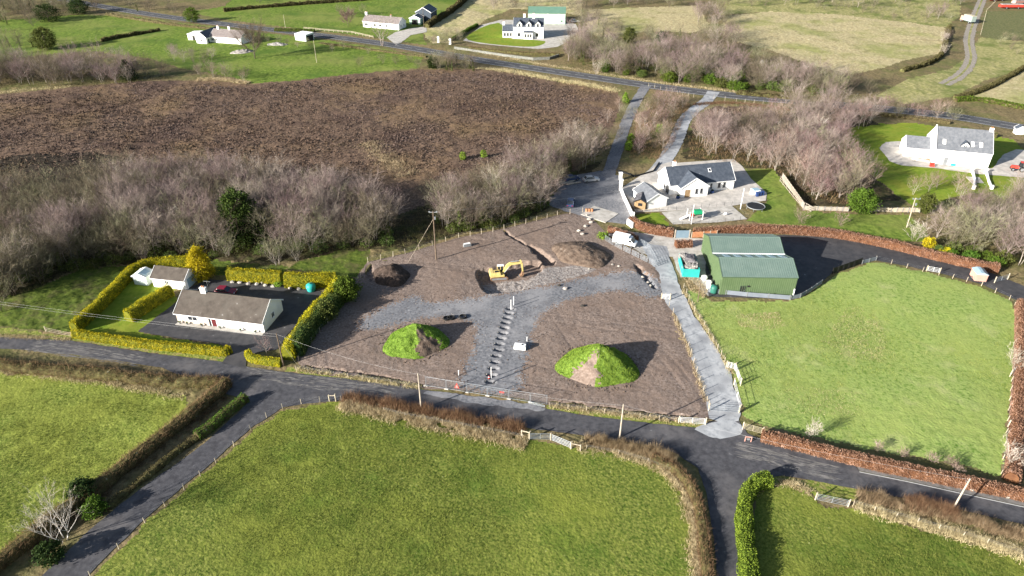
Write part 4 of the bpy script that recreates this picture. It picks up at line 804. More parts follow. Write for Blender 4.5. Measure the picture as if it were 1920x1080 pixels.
# evergreens and shrubs
leafmat('pine_leaf', [(.018, .036, .010), (.045, .075, .016), (.085, .125, .025)], .2)
def leafy(seed, H, Wd, n, leaf, mt, bark='bark_dark', shape='round', core=None, trunk=.12):
    rng = np.random.default_rng(seed); P = []
    nb = 26
    for b in range(nb):
        t = (b + .5) / nb
        if shape == 'cone': rad = Wd / 2 * (1 - t) ** .75 * (.8 + .3 * rng.random()) + .12; zc = H * (.06 + .92 * t)
        elif shape == 'tear': rad = Wd / 2 * min(1, t * 3.5 + .55) * (1 - t) ** .42 + .05; zc = H * (.04 + .94 * t)
        elif shape == 'pine': rad = Wd / 2 * (1.05 - t) ** .45 * (.75 + .4 * rng.random()); zc = H * (.10 + .88 * t)
        elif shape == 'column': rad = Wd / 2 * math.sin(math.pi * (.12 + .8 * t)) ** .6; zc = H * (.05 + .9 * t)
        else: rad = Wd / 2 * math.sin(math.pi * (.14 + .8 * t)) ** .7; zc = H * (.10 + .86 * t)
        m = n // nb; cl = max(3, int(7 * (1 - t) + 3))
        for c in range(cl):
            az = c * 6.283 / cl + b * 1.9 + rng.random() * .8; rr = rad * (.55 + .5 * rng.random()); k = max(2, m // cl)
            c0 = np.array([math.cos(az) * rr, math.sin(az) * rr, zc + rng.normal(0, .03 * H)])
            P.append(c0 + rng.normal(0, 1, (k, 3)) * np.array([.10 * Wd * (.35 + rad / Wd), .10 * Wd * (.35 + rad / Wd), .04 * H]))
    P = np.concatenate(P); P[:, 2] = np.abs(P[:, 2]); v, f = rand_quads(P, leaf, rng, .2)
    tr = MB().tube([(0, 0, -.1), (.03 * H, 0, H * .4), (0, .02 * H, H * .85)], [trunk, trunk * .7, trunk * .2], 6)
    for k in range(5):
        a = k * 1.26; tr.tube([(0, 0, H * (.15 + .12 * k)), (math.cos(a) * Wd * .3, math.sin(a) * Wd * .3, H * (.28 + .13 * k))], [trunk * .45, trunk * .1], 4)
    return [('trunk', tr.mesh('trunk', bark)), ('crown', fast_mesh('crown', v, f, mt))]
place(leafy(1, 7.0, 5.2, 9500, .24, 'gold_bright', shape='tear'), 'golden_conifer', 'golden yellow conifer beside the small white garage', 'conifer', g(380, 521))
place(leafy(2, 11.5, 12.0, 11000, .40, 'pine_leaf', shape='pine', trunk=.3), 'pine_tree', 'tall dark green pine rising from the bare wood', 'pine', PINE)
place(leafy(3, 7.5, 6.0, 4500, .4, 'dark_leaf', shape='cone'), 'spruce_tree', 'green spruce at the bog edge of the far wood', 'spruce', g(243, 150))
place(leafy(4, 6.0, 6.0, 5200, .34, 'green_leaf'), 'evergreen_tree', 'rounded bright evergreen tree behind the plank fence', 'tree', g(1612, 398))
place(leafy(5, 5.0, 3.6, 3400, .3, 'ivy_leaf', shape='column'), 'ivy_clad_tree', 'ivy-covered stump beside the leaning pale pole', 'tree', g(1732, 398))
place(leafy(6, 2.6, 2.6, 1600, .26, 'gold_bright'), 'golden_shrub', 'round golden shrub behind the copper hedge', 'shrub', g(1739, 466))
place(leafy(7, 1.6, 3.0, 1400, .26, 'gold_leaf'), 'golden_shrub', 'low spreading golden shrub behind the copper hedge', 'shrub', g(1772, 478))
place(leafy(8, 3.0, 3.4, 2600, .28, 'dark_leaf'), 'evergreen_shrub', 'large dark evergreen shrub next to the white-barked tree', 'shrub', g(160, 932))
place(leafy(9, 2.2, 3.0, 1800, .28, 'green_leaf'), 'evergreen_shrub', 'lower green shrub below the dark evergreen shrub', 'shrub', g(180, 962))
place(leafy(10, 2.8, 3.2, 2200, .28, 'dark_leaf'), 'evergreen_shrub', 'dark shrub at the foot of the white-barked tree', 'shrub', g(98, 1050))
place(leafy(11, 4.6, 5.4, 4200, .32, 'green_leaf'), 'cypress_shrub', 'big dark green shrub at the top of the mixed hedge', 'shrub', g(650, 560))
place(leafy(12, 4.0, 4.6, 2600, .30, 'ivy_leaf'), 'grey_shrub', 'greyish bushy shrub in the mixed hedge', 'shrub', g(612, 598))
place(leafy(13, 7.0, 5.5, 3200, .40, 'ivy_leaf'), 'gorse_tree', 'rounded gorse-green tree above the scrub wood', 'tree', g(1180, 82))
place(leafy(14, 7.5, 5.0, 3200, .40, 'dark_leaf'), 'evergreen_tree', 'dark rounded evergreen beside the gorse-green tree', 'tree', g(1238, 92))
place(leafy(15, 3.4, 2.6, 1500, .3, 'lime_leaf', shape='cone'), 'conifer_sapling', 'lime green young conifer at the lane mouth', 'conifer', g(1172, 192))
place(leafy(16, 9.0, 9.0, 5200, .44, 'ivy_leaf', trunk=.3), 'ivy_clad_tree', 'large olive-green round tree in the far pasture', 'tree', g(88, 92))
place(leafy(17, 8.0, 12.0, 4200, .44, 'dark_leaf', trunk=.3), 'evergreen_tree', 'dark spreading evergreen near the pasture corner', 'tree', g(92, 40))
place(leafy(18, 7.0, 10.0, 3800, .44, 'dark_leaf', trunk=.3), 'evergreen_tree', 'dark evergreen clump close to the main road bend', 'tree', g(150, 26))
place(leafy(19, 7.0, 7.0, 3200, .40, 'green_leaf', trunk=.25), 'evergreen_tree', 'two-toned green tree across the road from the L-shaped farmhouse', 'tree', g(362, 42))
place(leafy(20, 4.6, 4.4, 2400, .36, 'dark_leaf', shape='column'), 'evergreen_tree', 'dark bushy evergreen between bog corner and main road', 'tree', g(812, 128))
place(leafy(21, 1.2, 2.6, 900, .22, 'lime_leaf'), 'lime_shrub', 'low lime green shrub beside the white van', 'shrub', g(1130, 446))
place(leafy(22, .8, 2.0, 600, .2, 'lime_leaf'), 'lime_shrub', 'small rounded lime shrub on the stone edging', 'shrub', g(522, 535))
lm = [leafy(30 + i, 2.4, 1.8, 700, .28, 'lime_leaf', shape='column') for i in range(2)]
for px, py in ((907, 296), (868, 300)): place(lm[px % 2], 'holly_bush', 'bright green holly bush at the edge of the bog', 'bush', g(px, py), 1.0, 0, 'holly bushes at the bog edge')
for px, py in ((1178, 282), (1183, 268), (1236, 250), (1020, 306), (1025, 298)): place(lm[px % 2], 'holly_bush', 'bright green holly bush among the bare lane-side scrub', 'bush', g(px, py), 1.2, px, 'holly bushes in the lane scrub')
gr_ = [leafy(40 + i, 3.4, 4.6, 1300, .34, ['green_leaf', 'ivy_leaf'][i]) for i in range(2)]
for i, (x, y) in enumerate(scatter(gp([(1100, 132), (1160, 118), (1260, 118), (1380, 150), (1560, 178), (1560, 186), (1380, 172), (1220, 150)]), 44, 2.8, 41)):
    place(gr_[i % 2], 'gorse_bush', 'green gorse bush under the scrub wood above the main road', 'bush', (x, y), .6 + .5 * rng0.random(), i, 'gorse bushes above the main road')
for i, (x, y) in enumerate(scatter(gp([(1740, 470), (1800, 470), (1900, 495), (1900, 505), (1800, 492)]), 8, 2.4, 42)):
    place(gr_[i % 2], 'laurel_bush', 'green laurel bush at the back of the copper hedge', 'bush', (x, y), .5 + .3 * rng0.random(), i, 'laurel bushes behind the copper hedge')
# single bare trees
T = lambda *a, **k: bare_tree_meshes(*a, **k)
place(T(101, 6.5, 3, 1.3, 700, 'twig_pale', 'bark_white', .2, .10, fan=True), 'white_barked_tree', 'leafless white-barked tree leaning over the side road ditch', 'tree', g(122, 1010))
place(T(102, 9.5, 1, 1.7, 6500, 'twig_brown', 'bark_dark', .03, .2, low=.2, tww=2.2), 'bare_tree', 'round bare olive-brown tree in front of the L-shaped farmhouse', 'tree', g(478, 110))
place(T(103, 9.0, 2, 1.5, 1200, 'twig_brown', 'bark_pale', .12, .2, low=.3, tww=1.8), 'bare_tree', 'sparse forked bare tree by the road before the long bungalow', 'tree', g(716, 86))
place(T(104, 5.6, 1, 1.6, 4200, 'twig_red', 'bark_dark', .03, .14, tww=2.0), 'bare_tree', 'small round pinkish tree on the bungalow lawn above the main road', 'tree', g(653, 50))
place(T(105, 3.2, 1, 1.3, 420, 'twig_red', 'bark_pale', .05, .08, low=.35), 'ornamental_tree', 'small bare pinkish tree by the bungalow entrance', 'tree', g(501, 668))
place(T(106, 3.0, 4, .8, 420, 'twig_pale', 'bark_pale', .18, .05, fan=True), 'sapling', 'pale fan-shaped sapling standing in the copper hedge by the road', 'sapling', g(1518, 822))
fan_t = T(107, 4.2, 5, .9, 900, 'twig_pale', 'bark_pale', .22, .07, fan=True)
for px, py in ((1908, 700), (1902, 880)): place(fan_t, 'fan_tree', 'pale fan-shaped bare tree at the timber guards beside the side copper hedge', 'tree', g(px, py), 1.0, px, 'fan trees beside the side hedge')
sp = T(108, 1.9, 3, .8, 160, 'twig_red', 'bark_dark', .12, .05)
for px, py in ((1650, 846), (1684, 855), (1742, 870), (1780, 878), (1795, 885)): place(sp, 'sapling', 'tiny brown sapling poking above the roadside copper hedge', 'sapling', g(px, py), 1.0, px, 'saplings in the roadside copper hedge')
shr = T(109, 3.6, 5, 1.2, 900, 'twig_red', 'bark_dark', .18, .05, low=.1)
for px, py in ((1500, 420), (1575, 425)): place(shr, 'bare_shrub', 'bare twiggy shrub on the lawn side of the copper hedge', 'shrub', g(px, py), .9, px, 'bare shrubs by the copper hedge')
place(T(110, 4.4, 5, 1.2, 1500, 'twig_pale', 'bark_pale', .2, .06, low=.1), 'bare_shrub', 'pale bushy shrub next to the golden shrub', 'shrub', g(1714, 452))
rs = T(111, 5.2, 6, 1.3, 2600, 'twig_brown', 'bark_pale', .22, .06, low=.08, fan=True)
for px, py, s in ((522, 498, 1.0), (560, 490, .9), (268, 488, 1.0), (425, 480, .9)): place(rs, 'willow_bush', 'rounded tan willow bush at the wood edge behind the golden hedges', 'bush', g(px, py), s, px, 'willow bushes at the wood edge')
fs_ = T(112, 6.5, 6, .8, 1200, 'twig_pale', 'bark_pale', .2, .07, fan=True, low=.1)
place(fs_, 'willow_tree', 'straw-coloured fan-shaped willow by the main road', 'willow', g(1118, 140), .7)
for px, py in ((1765, 105), (1768, 80)): place(fs_, 'hawthorn_tree', 'grey upright tree at the end of the straw field', 'tree', g(px, py), .7, px, 'upright trees at the field end')
iv = T(113, 7.5, 3, .8, 900, 'twig_brown', 'bark_pale', .12, .1, ivy=340)
place(iv, 'ivy_clad_tree', 'ivy-swathed leaning tree above the plot fence', 'tree', g(868, 428), 1.0)
place(T(114, 9.5, 3, .9, 2200, 'twig_brown', 'bark_pale', .1, .12, ivy=300), 'ivy_clad_tree', 'tall ivy-grown tree beside the pale green barn', 'tree', g(1094, 62))

# hedges -----------------------------------------------------------------------------------------
def hedge(path_px, w, h, leaf, core, label, name='hedge', dens=80, size=.15, rough=.14, z=0.0, group=None, taper=.8, seed=1, twiggy=0, twm=None, world_pts=None):
    pts = resample(smooth_path(world_pts or gp(path_px), 2), .5); rng = np.random.default_rng(seed); n = len(pts)
    P = np.array(pts); tg = np.gradient(P, axis=0); tg /= np.linalg.norm(tg, axis=1)[:, None] + 1e-9; nr_ = np.stack([-tg[:, 1], tg[:, 0]], 1)
    hh = h * (1 + rough * fbm(P[:, 0], P[:, 1], 2.2, 3, seed)); ww = w * (1 + rough * fbm(P[:, 0], P[:, 1], 2.6, 3, seed + 2))
    o = root(name, (pts[0][0], pts[0][1], z), 0, label, 'hedge', group); ox, oy = pts[0]
    prof = [(-.5, 0), (-.5, .45), (-.5 * taper, .85), (-.28 * taper, 1), (.28 * taper, 1), (.5 * taper, .85), (.5, .45), (.5, 0)]
    k = len(prof); V = []; Fc = []
    for i in range(n):
        for a, b in prof: V.append((P[i, 0] - ox + nr_[i, 0] * a * ww[i] * .84, P[i, 1] - oy + nr_[i, 1] * a * ww[i] * .84, b * hh[i] * .9 - .05))
    for i in range(n - 1):
        for j in range(k - 1): Fc.append((i * k + j, i * k + j + 1, (i + 1) * k + j + 1, (i + 1) * k + j))
    mb = MB(); mb.v = V; mb.f = Fc; mb.f += [tuple(range(k)), tuple(range((n - 1) * k, n * k))[::-1]]; mb.m = [0] * len(mb.f)
    mb.build('branches', core, o)
    per = [0]
    for (a0, b0), (a1, b1) in zip(prof[:-1], prof[1:]): per.append(per[-1] + math.hypot((a1 - a0) * w, (b1 - b0) * h))
    L = .5 * n; N = int(L * per[-1] * dens); s = rng.random(N) * (n - 1.001); i = s.astype(int); fr = s - i
    q = rng.random(N) * per[-1]; j = np.clip(np.searchsorted(per, q) - 1, 0, k - 2); t = (q - np.array(per)[j]) / (np.array(per)[j + 1] - np.array(per)[j] + 1e-9)
    pa = np.array(prof); ab = pa[j] + (pa[j + 1] - pa[j]) * t[:, None]; c = P[i] + (P[np.minimum(i + 1, n - 1)] - P[i]) * fr[:, None]
    jit = 1 + rng.normal(0, .05, N)
    X = c[:, 0] - ox + nr_[i, 0] * ab[:, 0] * ww[i] * jit; Y = c[:, 1] - oy + nr_[i, 1] * ab[:, 0] * ww[i] * jit; Zc = ab[:, 1] * hh[i] * jit + rng.normal(0, .03, N)
    endk = (s < .6) | (s > n - 1.6)
    v, f = rand_quads(np.stack([X, Y, np.maximum(Zc, .02)], 1), size, rng)
    if not twiggy: link('foliage', fast_mesh('foliage', v, f, leaf), o)
    else:
        D = np.stack([nr_[i, 0] * ab[:, 0] * .5, nr_[i, 1] * ab[:, 0] * .5, np.full(N, .5)], 1) + rng.normal(0, .35, (N, 3)); D *= (twiggy * (.5 + rng.random(N)))[:, None]
        P3 = np.stack([X, Y, np.maximum(Zc * .85, .02)], 1); v, f = rand_tris(P3, D, .03 + .02 * rng.random(N), rng); link('twigs', fast_mesh('twigs', v, f, leaf), o)
    return o
leafmat('hedge_leaf', [(.03, .06, .008), (.10, .165, .014), (.24, .30, .035)], .2, .25, 2.2)
leafmat('shrub_leaf', [(.025, .045, .010), (.065, .095, .020), (.13, .16, .04)], .2, .2, .9)
hedge([(140,630),(200,640),(300,653),(380,661),(424,666),(431,660)], 1.4, 1.4, 'gold_leaf', 'gold_core', 'low clipped golden hedge along the road in front of the bungalow', seed=2)
hedge([(142,624),(165,602),(190,580),(215,553),(240,525),(262,509),(300,500),(355,498)], 1.6, 2.3, 'gold_leaf', 'gold_core', 'long golden hedge between the meadow and the garden lawn', seed=3)
hedge([(243,604),(265,589),(290,572),(322,552)], 2.0, 2.5, 'gold_leaf', 'gold_core', 'thick golden hedge block between lawn and bungalow', seed=4)
hedge([(430,523),(480,527),(530,531)], 1.7, 2.7, 'gold_leaf', 'gold_core', 'straight-clipped golden hedge behind the tarmac forecourt', seed=5)
hedge([(537,536),(580,538),(632,533)], 1.9, 2.9, 'gold_leaf', 'gold_core', 'taller golden hedge behind the green oil tank', seed=6)
hedge([(541,676),(556,645),(575,618),(600,588),(625,560),(640,536)], 2.4, 2.7, 'gold_leaf', 'gold_core', 'mixed golden and green hedge between bungalow and plot', seed=7, rough=.3)
hedge([(556,668),(572,640),(590,616),(612,594),(638,566),(652,540)], 2.6, 3.0, 'shrub_leaf', 'dark_leaf', 'dark green shrub hedge backing the golden hedge by the plot fence', seed=8, rough=.35)
hedge([(466,666),(470,677),(500,682),(528,685)], 1.2, 1.3, 'gold_leaf', 'gold_core', 'short golden hedge around the small pinkish tree', seed=9)
hedge([(1426,822),(1500,840),(1600,866),(1700,888),(1800,908),(1920,934),(2080,972)], 1.9, 1.5, 'beech_leaf', 'beech_core', 'copper beech hedge along the road below the paddock', seed=10, dens=75, size=.16)
hedge([(1912,575),(1914,640),(1910,720),(1905,800),(1898,880),(1893,905)], 1.9, 1.8, 'beech_leaf', 'beech_core', 'copper beech hedge on the far side of the paddock', seed=11, dens=70, size=.16)
hedge([(1300,442),(1345,438),(1420,434),(1500,437),(1580,446),(1660,462),(1740,482),(1800,497),(1870,510)], 1.8, 1.8, 'beech_leaf', 'beech_core', 'long copper beech hedge behind the dark tarmac yard', seed=12, dens=60, size=.18)
hedge([(1182,418),(1200,430),(1225,438),(1262,443)], 1.6, 1.9, 'beech_leaf', 'beech_core', 'copper beech hedge between white pier and blue-grey gate', seed=13, dens=42, size=.22)
hedge([(1140,434),(1165,440),(1195,452)], 1.2, 1.3, 'beech_leaf', 'beech_core', 'short copper hedge behind the white van', seed=14, dens=42, size=.22)
hedge([(1266,463),(1296,461)], 1.8, 1.4, 'beech_leaf', 'beech_core', 'small copper beech clump beside the teal skip', seed=15, dens=42, size=.22)
hedge([(1440,906),(1415,912),(1398,930),(1394,960),(1395,1000),(1399,1050),(1405,1110),(1411,1180)], 2.1, 1.7, 'hedge_leaf', 'green_leaf', 'bright green leafy hedge along the side road', seed=16, dens=60, size=.18, rough=.4)
hedge([(428,722),(405,745),(360,782),(300,830),(240,878),(190,918),(130,962),(60,1015),(0,1062),(-80,1125)], 2.0, 1.9, 'rust_twig', 'bramble', 'flail-cut brown hedge between left field and ditch', seed=17, dens=60, twiggy=.6, rough=.25)
hedge([(462,750),(430,775),(400,802),(370,822)], 1.6, 1.4, 'green_leaf', 'bramble', 'clipped green hedge end at the side road junction', seed=18, dens=45)
hedge([(370,822),(330,850),(290,885),(230,930),(200,955)], 1.2, .8, 'bramble', 'bramble', 'low ragged bramble bank along the side road', name='hedge', seed=19, rough=.5, dens=40)
hedge([(-100,668),(0,690),(100,698),(200,706),(280,716),(360,722),(410,720)], 2.2, 1.3, 'rust_twig', 'bramble', 'ragged brown hedgerow between the left field and the road', seed=20, rough=.5, dens=42, twiggy=.7)
hedge([(1222,862),(1268,884),(1298,920),(1312,965),(1320,1020),(1326,1100),(1330,1180)], 1.6, 1.2, 'rust_twig', 'bramble', 'brown winter hedge curving along the side road corner', seed=21, rough=.25, dens=60, twiggy=.55)
hedge([(1790,190),(1830,188),(1870,195),(1920,205),(2050,225)], 2.4, 1.4, 'green_leaf', 'bramble', 'clipped green hedge along the far side of the main road', seed=22, rough=.25, dens=24, size=.34)
hedge([(1790,186),(1840,172),(1880,152),(1920,128)], 2.0, 1.3, 'bramble', 'bramble', 'dark ragged hedge beside the pale mown field', seed=23, rough=.4, dens=24, size=.34)
hedge([(1800,246),(1830,252),(1868,258)], 1.8, 1.4, 'green_leaf', 'bramble', 'green hedge behind the roof of the large white house', seed=24, dens=30)
hedge([(880,92),(930,98),(990,103),(1050,104)], 2.0, 1.2, 'rust_twig', 'bramble', 'brown hedge bank below the lawn of the house with three dormers', seed=25, dens=24, twiggy=.6, rough=.3)
hedge([(845,78),(870,62),(895,48)], 1.6, 1.2, 'green_leaf', 'bramble', 'dark hedge climbing beside the dormer house drive', seed=26, dens=26, size=.34)
hedge([(800,52),(840,28),(868,6),(890,-20)], 2.6, 2.4, 'bramble', 'bramble', 'dark hedgerow between green pasture and tan rough field', seed=27, dens=18, size=.45, rough=.4)
hedge([(190,78),(230,70),(300,58)], 1.8, 1.4, 'bramble', 'bramble', 'broken dark hedge crossing the far pasture', seed=28, dens=18, size=.4, rough=.5)
hedge([(420,22),(500,14),(600,6),(700,0)], 2.2, 1.6, 'bramble', 'bramble', 'field hedge across the top pasture', seed=29, dens=16, size=.42, rough=.4)
hedge([(515,58),(590,60)], 1.6, 1.3, 'green_leaf', 'bramble', 'green roadside hedge behind the L-shaped farmhouse', seed=30, dens=24, size=.34)
hedge([(655,118),(700,110)], .8, .4, 'bramble', 'bramble', 'thin bramble line in the pasture below the main road', seed=31, dens=20, size=.3) if False else None

# dry grass, brush and undergrowth (uncountable) ----------------------------------------------------------
def blades(name, label, path_px=None, w=2.0, poly_px=None, n=4000, h=.6, mt='straw_blade', wd=.035, seed=1, lean=.35):
    rng = np.random.default_rng(seed)
    if poly_px:
        poly = gp(poly_px); xs = [p[0] for p in poly]; ys_ = [p[1] for p in poly]; X = rng.uniform(min(xs), max(xs), n * 4); Y = rng.uniform(min(ys_), max(ys_), n * 4); k = pip(X, Y, poly); X = X[k][:n]; Y = Y[k][:n]
    else:
        P = np.array(resample(smooth_path(gp(path_px), 2), .4)); tg = np.gradient(P, axis=0); tg /= np.linalg.norm(tg, axis=1)[:, None] + 1e-9
        i = rng.integers(0, len(P), n); off = rng.normal(0, .32, n) * w; X = P[i, 0] - tg[i, 1] * off + rng.normal(0, .2, n); Y = P[i, 1] + tg[i, 0] * off + rng.normal(0, .2, n)
    dn = fbm(X, Y, 1.6, 3, seed); k = dn > -.45; X = X[k]; Y = Y[k]; dn = dn[k]; m = len(X)
    D = rng.normal(0, lean, (m, 3)); D[:, 2] = 1; D *= (h * (.5 + .7 * rng.random(m)) * (.8 + .6 * dn))[:, None]
    v, f = rand_tris(np.stack([X, Y, np.full(m, -.02)], 1), D, wd * (.6 + .8 * rng.random(m)), rng)
    return tag(link(name, fast_mesh(name, v, f, mt)), label, 'dry grass' if 'grass' in name else 'undergrowth', None, 'stuff')
blades('dry_grass', 'strip of dead straw grass between the foreground field and the road', [(640,757),(700,770),(790,790),(870,806),(940,820),(985,830)], 2.4, n=22000, h=.7, seed=1, wd=.05)
blades('brushwood', 'reddish brown brush along the road edge above the straw strip', [(645,748),(720,760),(800,774),(900,792),(980,806)], 1.5, n=12000, h=1.9, mt='rust_twig', seed=2, lean=.2)
blades('dry_grass', 'dead grass strip beyond the field gates to the side road corner', [(1085,838),(1150,848),(1215,864),(1270,900),(1296,960),(1303,1040),(1306,1120)], 1.6, n=15000, h=.6, seed=3, wd=.05)
blades('brushwood', 'brown brush along the road from the field gates to the corner', [(1100,828),(1150,836),(1210,848),(1262,868)], 1.4, n=12000, h=1.7, mt='tan_twig', seed=4, lean=.2)
blades('dry_grass', 'pale grass margin of the field corner behind the tube gate', [(1605,946),(1680,968),(1760,990),(1850,1018),(1920,1040),(2020,1075)], 1.8, n=15000, h=.6, seed=5, wd=.05)
blades('brushwood', 'tan brush between the field corner margin and the road', [(1610,932),(1680,946),(1740,958),(1800,975),(1900,1002),(2000,1030)], 1.6, n=13000, h=1.4, mt='tan_twig', seed=6, lean=.2)
blades('dry_grass', 'tan grass tuft ring at the field corner above the green hedge', [(1405,925),(1440,905),(1480,903),(1520,925)], 1.2, n=3500, h=.6, seed=7, wd=.05)
blades('dry_grass', 'straw tufts along the building plot fence by the road', [(560,692),(620,700),(700,714),(785,726)], .8, n=5000, h=.5, seed=8, wd=.05)
blades('dry_grass', 'straw tufts on the verge beside the plot fence and lane gate', [(1035,762),(1130,772),(1220,784),(1300,792)], .8, n=4500, h=.5, seed=9, wd=.05)
blades('dry_grass', 'straw edging along the left of the gravel lane', [(1262,590),(1290,650),(1310,712),(1324,752)], .6, n=2500, h=.4, seed=10, wd=.05)
blades('dry_grass', 'straw edging between gravel lane and paddock fence', [(1282,545),(1306,588),(1340,642),(1372,700)], .7, n=3200, h=.45, seed=11, wd=.05)
blades('dry_grass', 'dead grass along the top of the left field by the hedgerow', [(-60,690),(60,704),(180,716),(270,730),(345,744)], 1.4, n=6000, h=.55, seed=12, wd=.05)
blades('dry_grass', 'tan grass bank at the main road edge of the bog', [(890,128),(960,134),(1040,150),(1110,160),(1160,172)], 3.5, n=7000, h=.8, seed=13, wd=.08)
blades('dry_grass', 'tan grass at the pasture edge of the bog', [(370,150),(420,148),(465,156)], 3.0, n=3000, h=.8, seed=14, wd=.08)
blades('dry_grass', 'tan grass along the far wood edge of the bog', [(-60,182),(30,172),(130,164)], 3.5, n=3500, h=.8, seed=15, wd=.08)
blades('dry_grass', 'tan grass clearing between bog and bare wood', [(690,268),(710,290),(740,310),(765,330)], 6, n=5000, h=.7, seed=16, wd=.07)
blades('dry_grass', 'roadside straw opposite the bungalow hedge', [(-40,627),(60,633),(130,636)], .9, n=2500, h=.4, seed=17, wd=.05)
blades('undergrowth', 'tangled brown undergrowth on the floor of the bare wood', poly_px=[(-70,390),(200,352),(420,350),(620,385),(740,410),(800,385),(1000,340),(1110,290),(1040,340),(1010,400),(860,438),(760,462),(560,482),(350,482),(180,496),(60,545),(-70,590)], n=36000, h=.9, mt='bramble', wd=.07, seed=18)
blades('undergrowth', 'brown undergrowth beneath the birch wood', poly_px=[(1290,255),(1480,215),(1620,215),(1580,245),(1565,290),(1620,330),(1600,384),(1515,382),(1455,320),(1290,294)], n=16000, h=.9, mt='rust_twig', wd=.07, seed=19)
blades('undergrowth', 'reddish undergrowth between the two gravel lanes', poly_px=[(1190,235),(1215,190),(1295,195),(1262,270),(1235,300),(1180,296)], n=8000, h=.9, mt='rust_twig', wd=.07, seed=20)
blades('undergrowth', 'brown undergrowth of the scrub above the main road', poly_px=[(1060,125),(1090,78),(1340,110),(1580,165),(1580,188),(1380,172),(1200,150)], n=12000, h=1.0, mt='bramble', wd=.1, seed=21)
blades('undergrowth', 'brown undergrowth of the far wood beyond the bog', poly_px=[(-70,130),(0,126),(220,134),(330,146),(200,162),(-70,170)], n=9000, h=1.0, mt='bramble', wd=.1, seed=22)
blades('undergrowth', 'bramble tangle behind the copper hedge of the tarmac drive', poly_px=[(1740,460),(1780,430),(1920,405),(1960,500),(1880,502),(1800,486)], n=7000, h=.9, mt='bramble', wd=.06, seed=23)
blades('rushes', 'clumps of straw rushes in the paddock', poly_px=[(1380,590),(1460,585),(1475,612),(1430,620),(1385,612)], n=1500, h=.26, mt='straw_blade', wd=.05, seed=24)
blades('rushes', 'pale tussocks in the middle of the paddock', poly_px=[(1540,640),(1590,575),(1640,580),(1665,640),(1650,680),(1580,668)], n=2600, h=.24, mt='straw_blade', wd=.05, seed=27)
blades('rushes', 'pale tussocks in the lower paddock near the roadside copper hedge', poly_px=[(1430,740),(1500,725),(1600,735),(1700,745),(1770,770),(1740,800),(1600,780),(1450,775)], n=2600, h=.22, mt='straw_blade', wd=.05, seed=28)
blades('reed_grass', 'weeds and straw on the bank between lane and green shed', poly_px=[(1275,510),(1300,512),(1328,545),(1320,560),(1296,548)], n=2500, h=.5, seed=25, wd=.05)
blades('leaf_litter', 'rusty bracken in the ditch beside the side road', [(425,745),(370,790),(300,845),(230,905),(150,965),(60,1040)], 1.2, n=5000, h=.3, mt='rust_twig', seed=26, wd=.06)

def clumps(name, label, cat, poly_px, n, size, hgt, mt, seed, k=4, edge=6):
    rng = np.random.default_rng(seed); poly = gp(poly_px); xs = [p[0] for p in poly]; ys_ = [p[1] for p in poly]
    X = rng.uniform(min(xs), max(xs), n * 3); Y = rng.uniform(min(ys_), max(ys_), n * 3); m = pip(X, Y, poly); ed_ = edge_dist(X, Y, poly); m &= (fbm(X, Y, 5, 3, seed) + .9 * rng.random(n * 3) > .15) & (ed_ + 5 * fbm(X, Y, 9, 3, seed + 2) > edge * rng.random(n * 3)); X = X[m][:n]; Y = Y[m][:n]; n = len(X)
    s = .5 + .9 * rng.random(n); P = np.repeat(np.stack([X, Y, np.zeros(n)], 1), k, 0); S = np.repeat(s, k)[:, None]
    P += rng.normal(0, .22, P.shape) * S * size; P[:, 2] = np.abs(P[:, 2]) + hgt * S[:, 0] * rng.random(len(P)) * .8
    v, f = rand_quads(P, size, rng, .3); return tag(link(name, fast_mesh(name, v, f, mt)), label, cat, None, 'stuff')
mat('heather_leaf', [(.042, .028, .022), (.10, .066, .049), (.175, .12, .086)], .6, rough=.8, big=[(.045, (.17, .125, .07), .8, .52, .66), (.09, (.045, .036, .026), .6, .52, .66), (.025, (.11, .085, .085), .6, .45, .62)])
BOGP = [(-120,192),(0,180),(120,168),(250,155),(400,152),(470,160),(560,152),(700,138),(800,132),(900,132),(1040,154),(1156,174),(1150,230),(1120,275),(1000,320),(900,335),(780,345),(690,345),(560,350),(420,340),(200,340),(0,370),(-120,380)]
clumps('heather', 'dark brown heather clumps covering the bog', 'heather', BOGP, 26000, .42, .34, 'heather_leaf', 51)
clumps('heather', 'heather clumps of the patch by the gravel lane', 'heather', [(1300,218),(1340,203),(1400,200),(1455,212),(1400,238),(1330,248)], 1500, .6, .5, 'heather_leaf', 52)

def tufts(label, poly_px, n, h, mt, seed, wd=.05):
    return blades('grass', label, poly_px=poly_px, n=n, h=h, mt=mt, wd=wd, seed=seed, lean=.6)
mat('blade_green', [(.045, .085, .010), (.12, .165, .024), (.235, .25, .06)], 1.2, rough=.8, trans=.2, big=[(.08, (.15, .17, .03), .6, .45, .65)])
mat('blade_paddock', [(.09, .16, .018), (.20, .27, .04), (.36, .38, .11)], 1.0, rough=.8, trans=.2, big=[(.1, (.36, .33, .14), .7, .52, .66)])  # blades lightened too, paddock brightening put into the colour
tufts('short rough grass of the green foreground field', [(640,756),(720,768),(985,826),(1215,872),(1272,909),(1300,1060),(1300,1100),(170,1100),(272,984),(405,872),(535,772)], 110000, .16, 'blade_green', 71)
tufts('short grass of the field beside the clipped hedge', [(-20,700),(120,712),(250,732),(345,746),(300,815),(200,890),(100,970),(-20,1060)], 45000, .16, 'blade_green', 72)
tufts('rough sunny grass of the large paddock', [(1305,550),(1330,566),(1480,569),(1545,537),(1640,494),(1700,506),(1840,542),(1890,566),(1900,680),(1872,886),(1720,854),(1432,798),(1395,770),(1340,648)], 90000, .15, 'blade_paddock', 73)
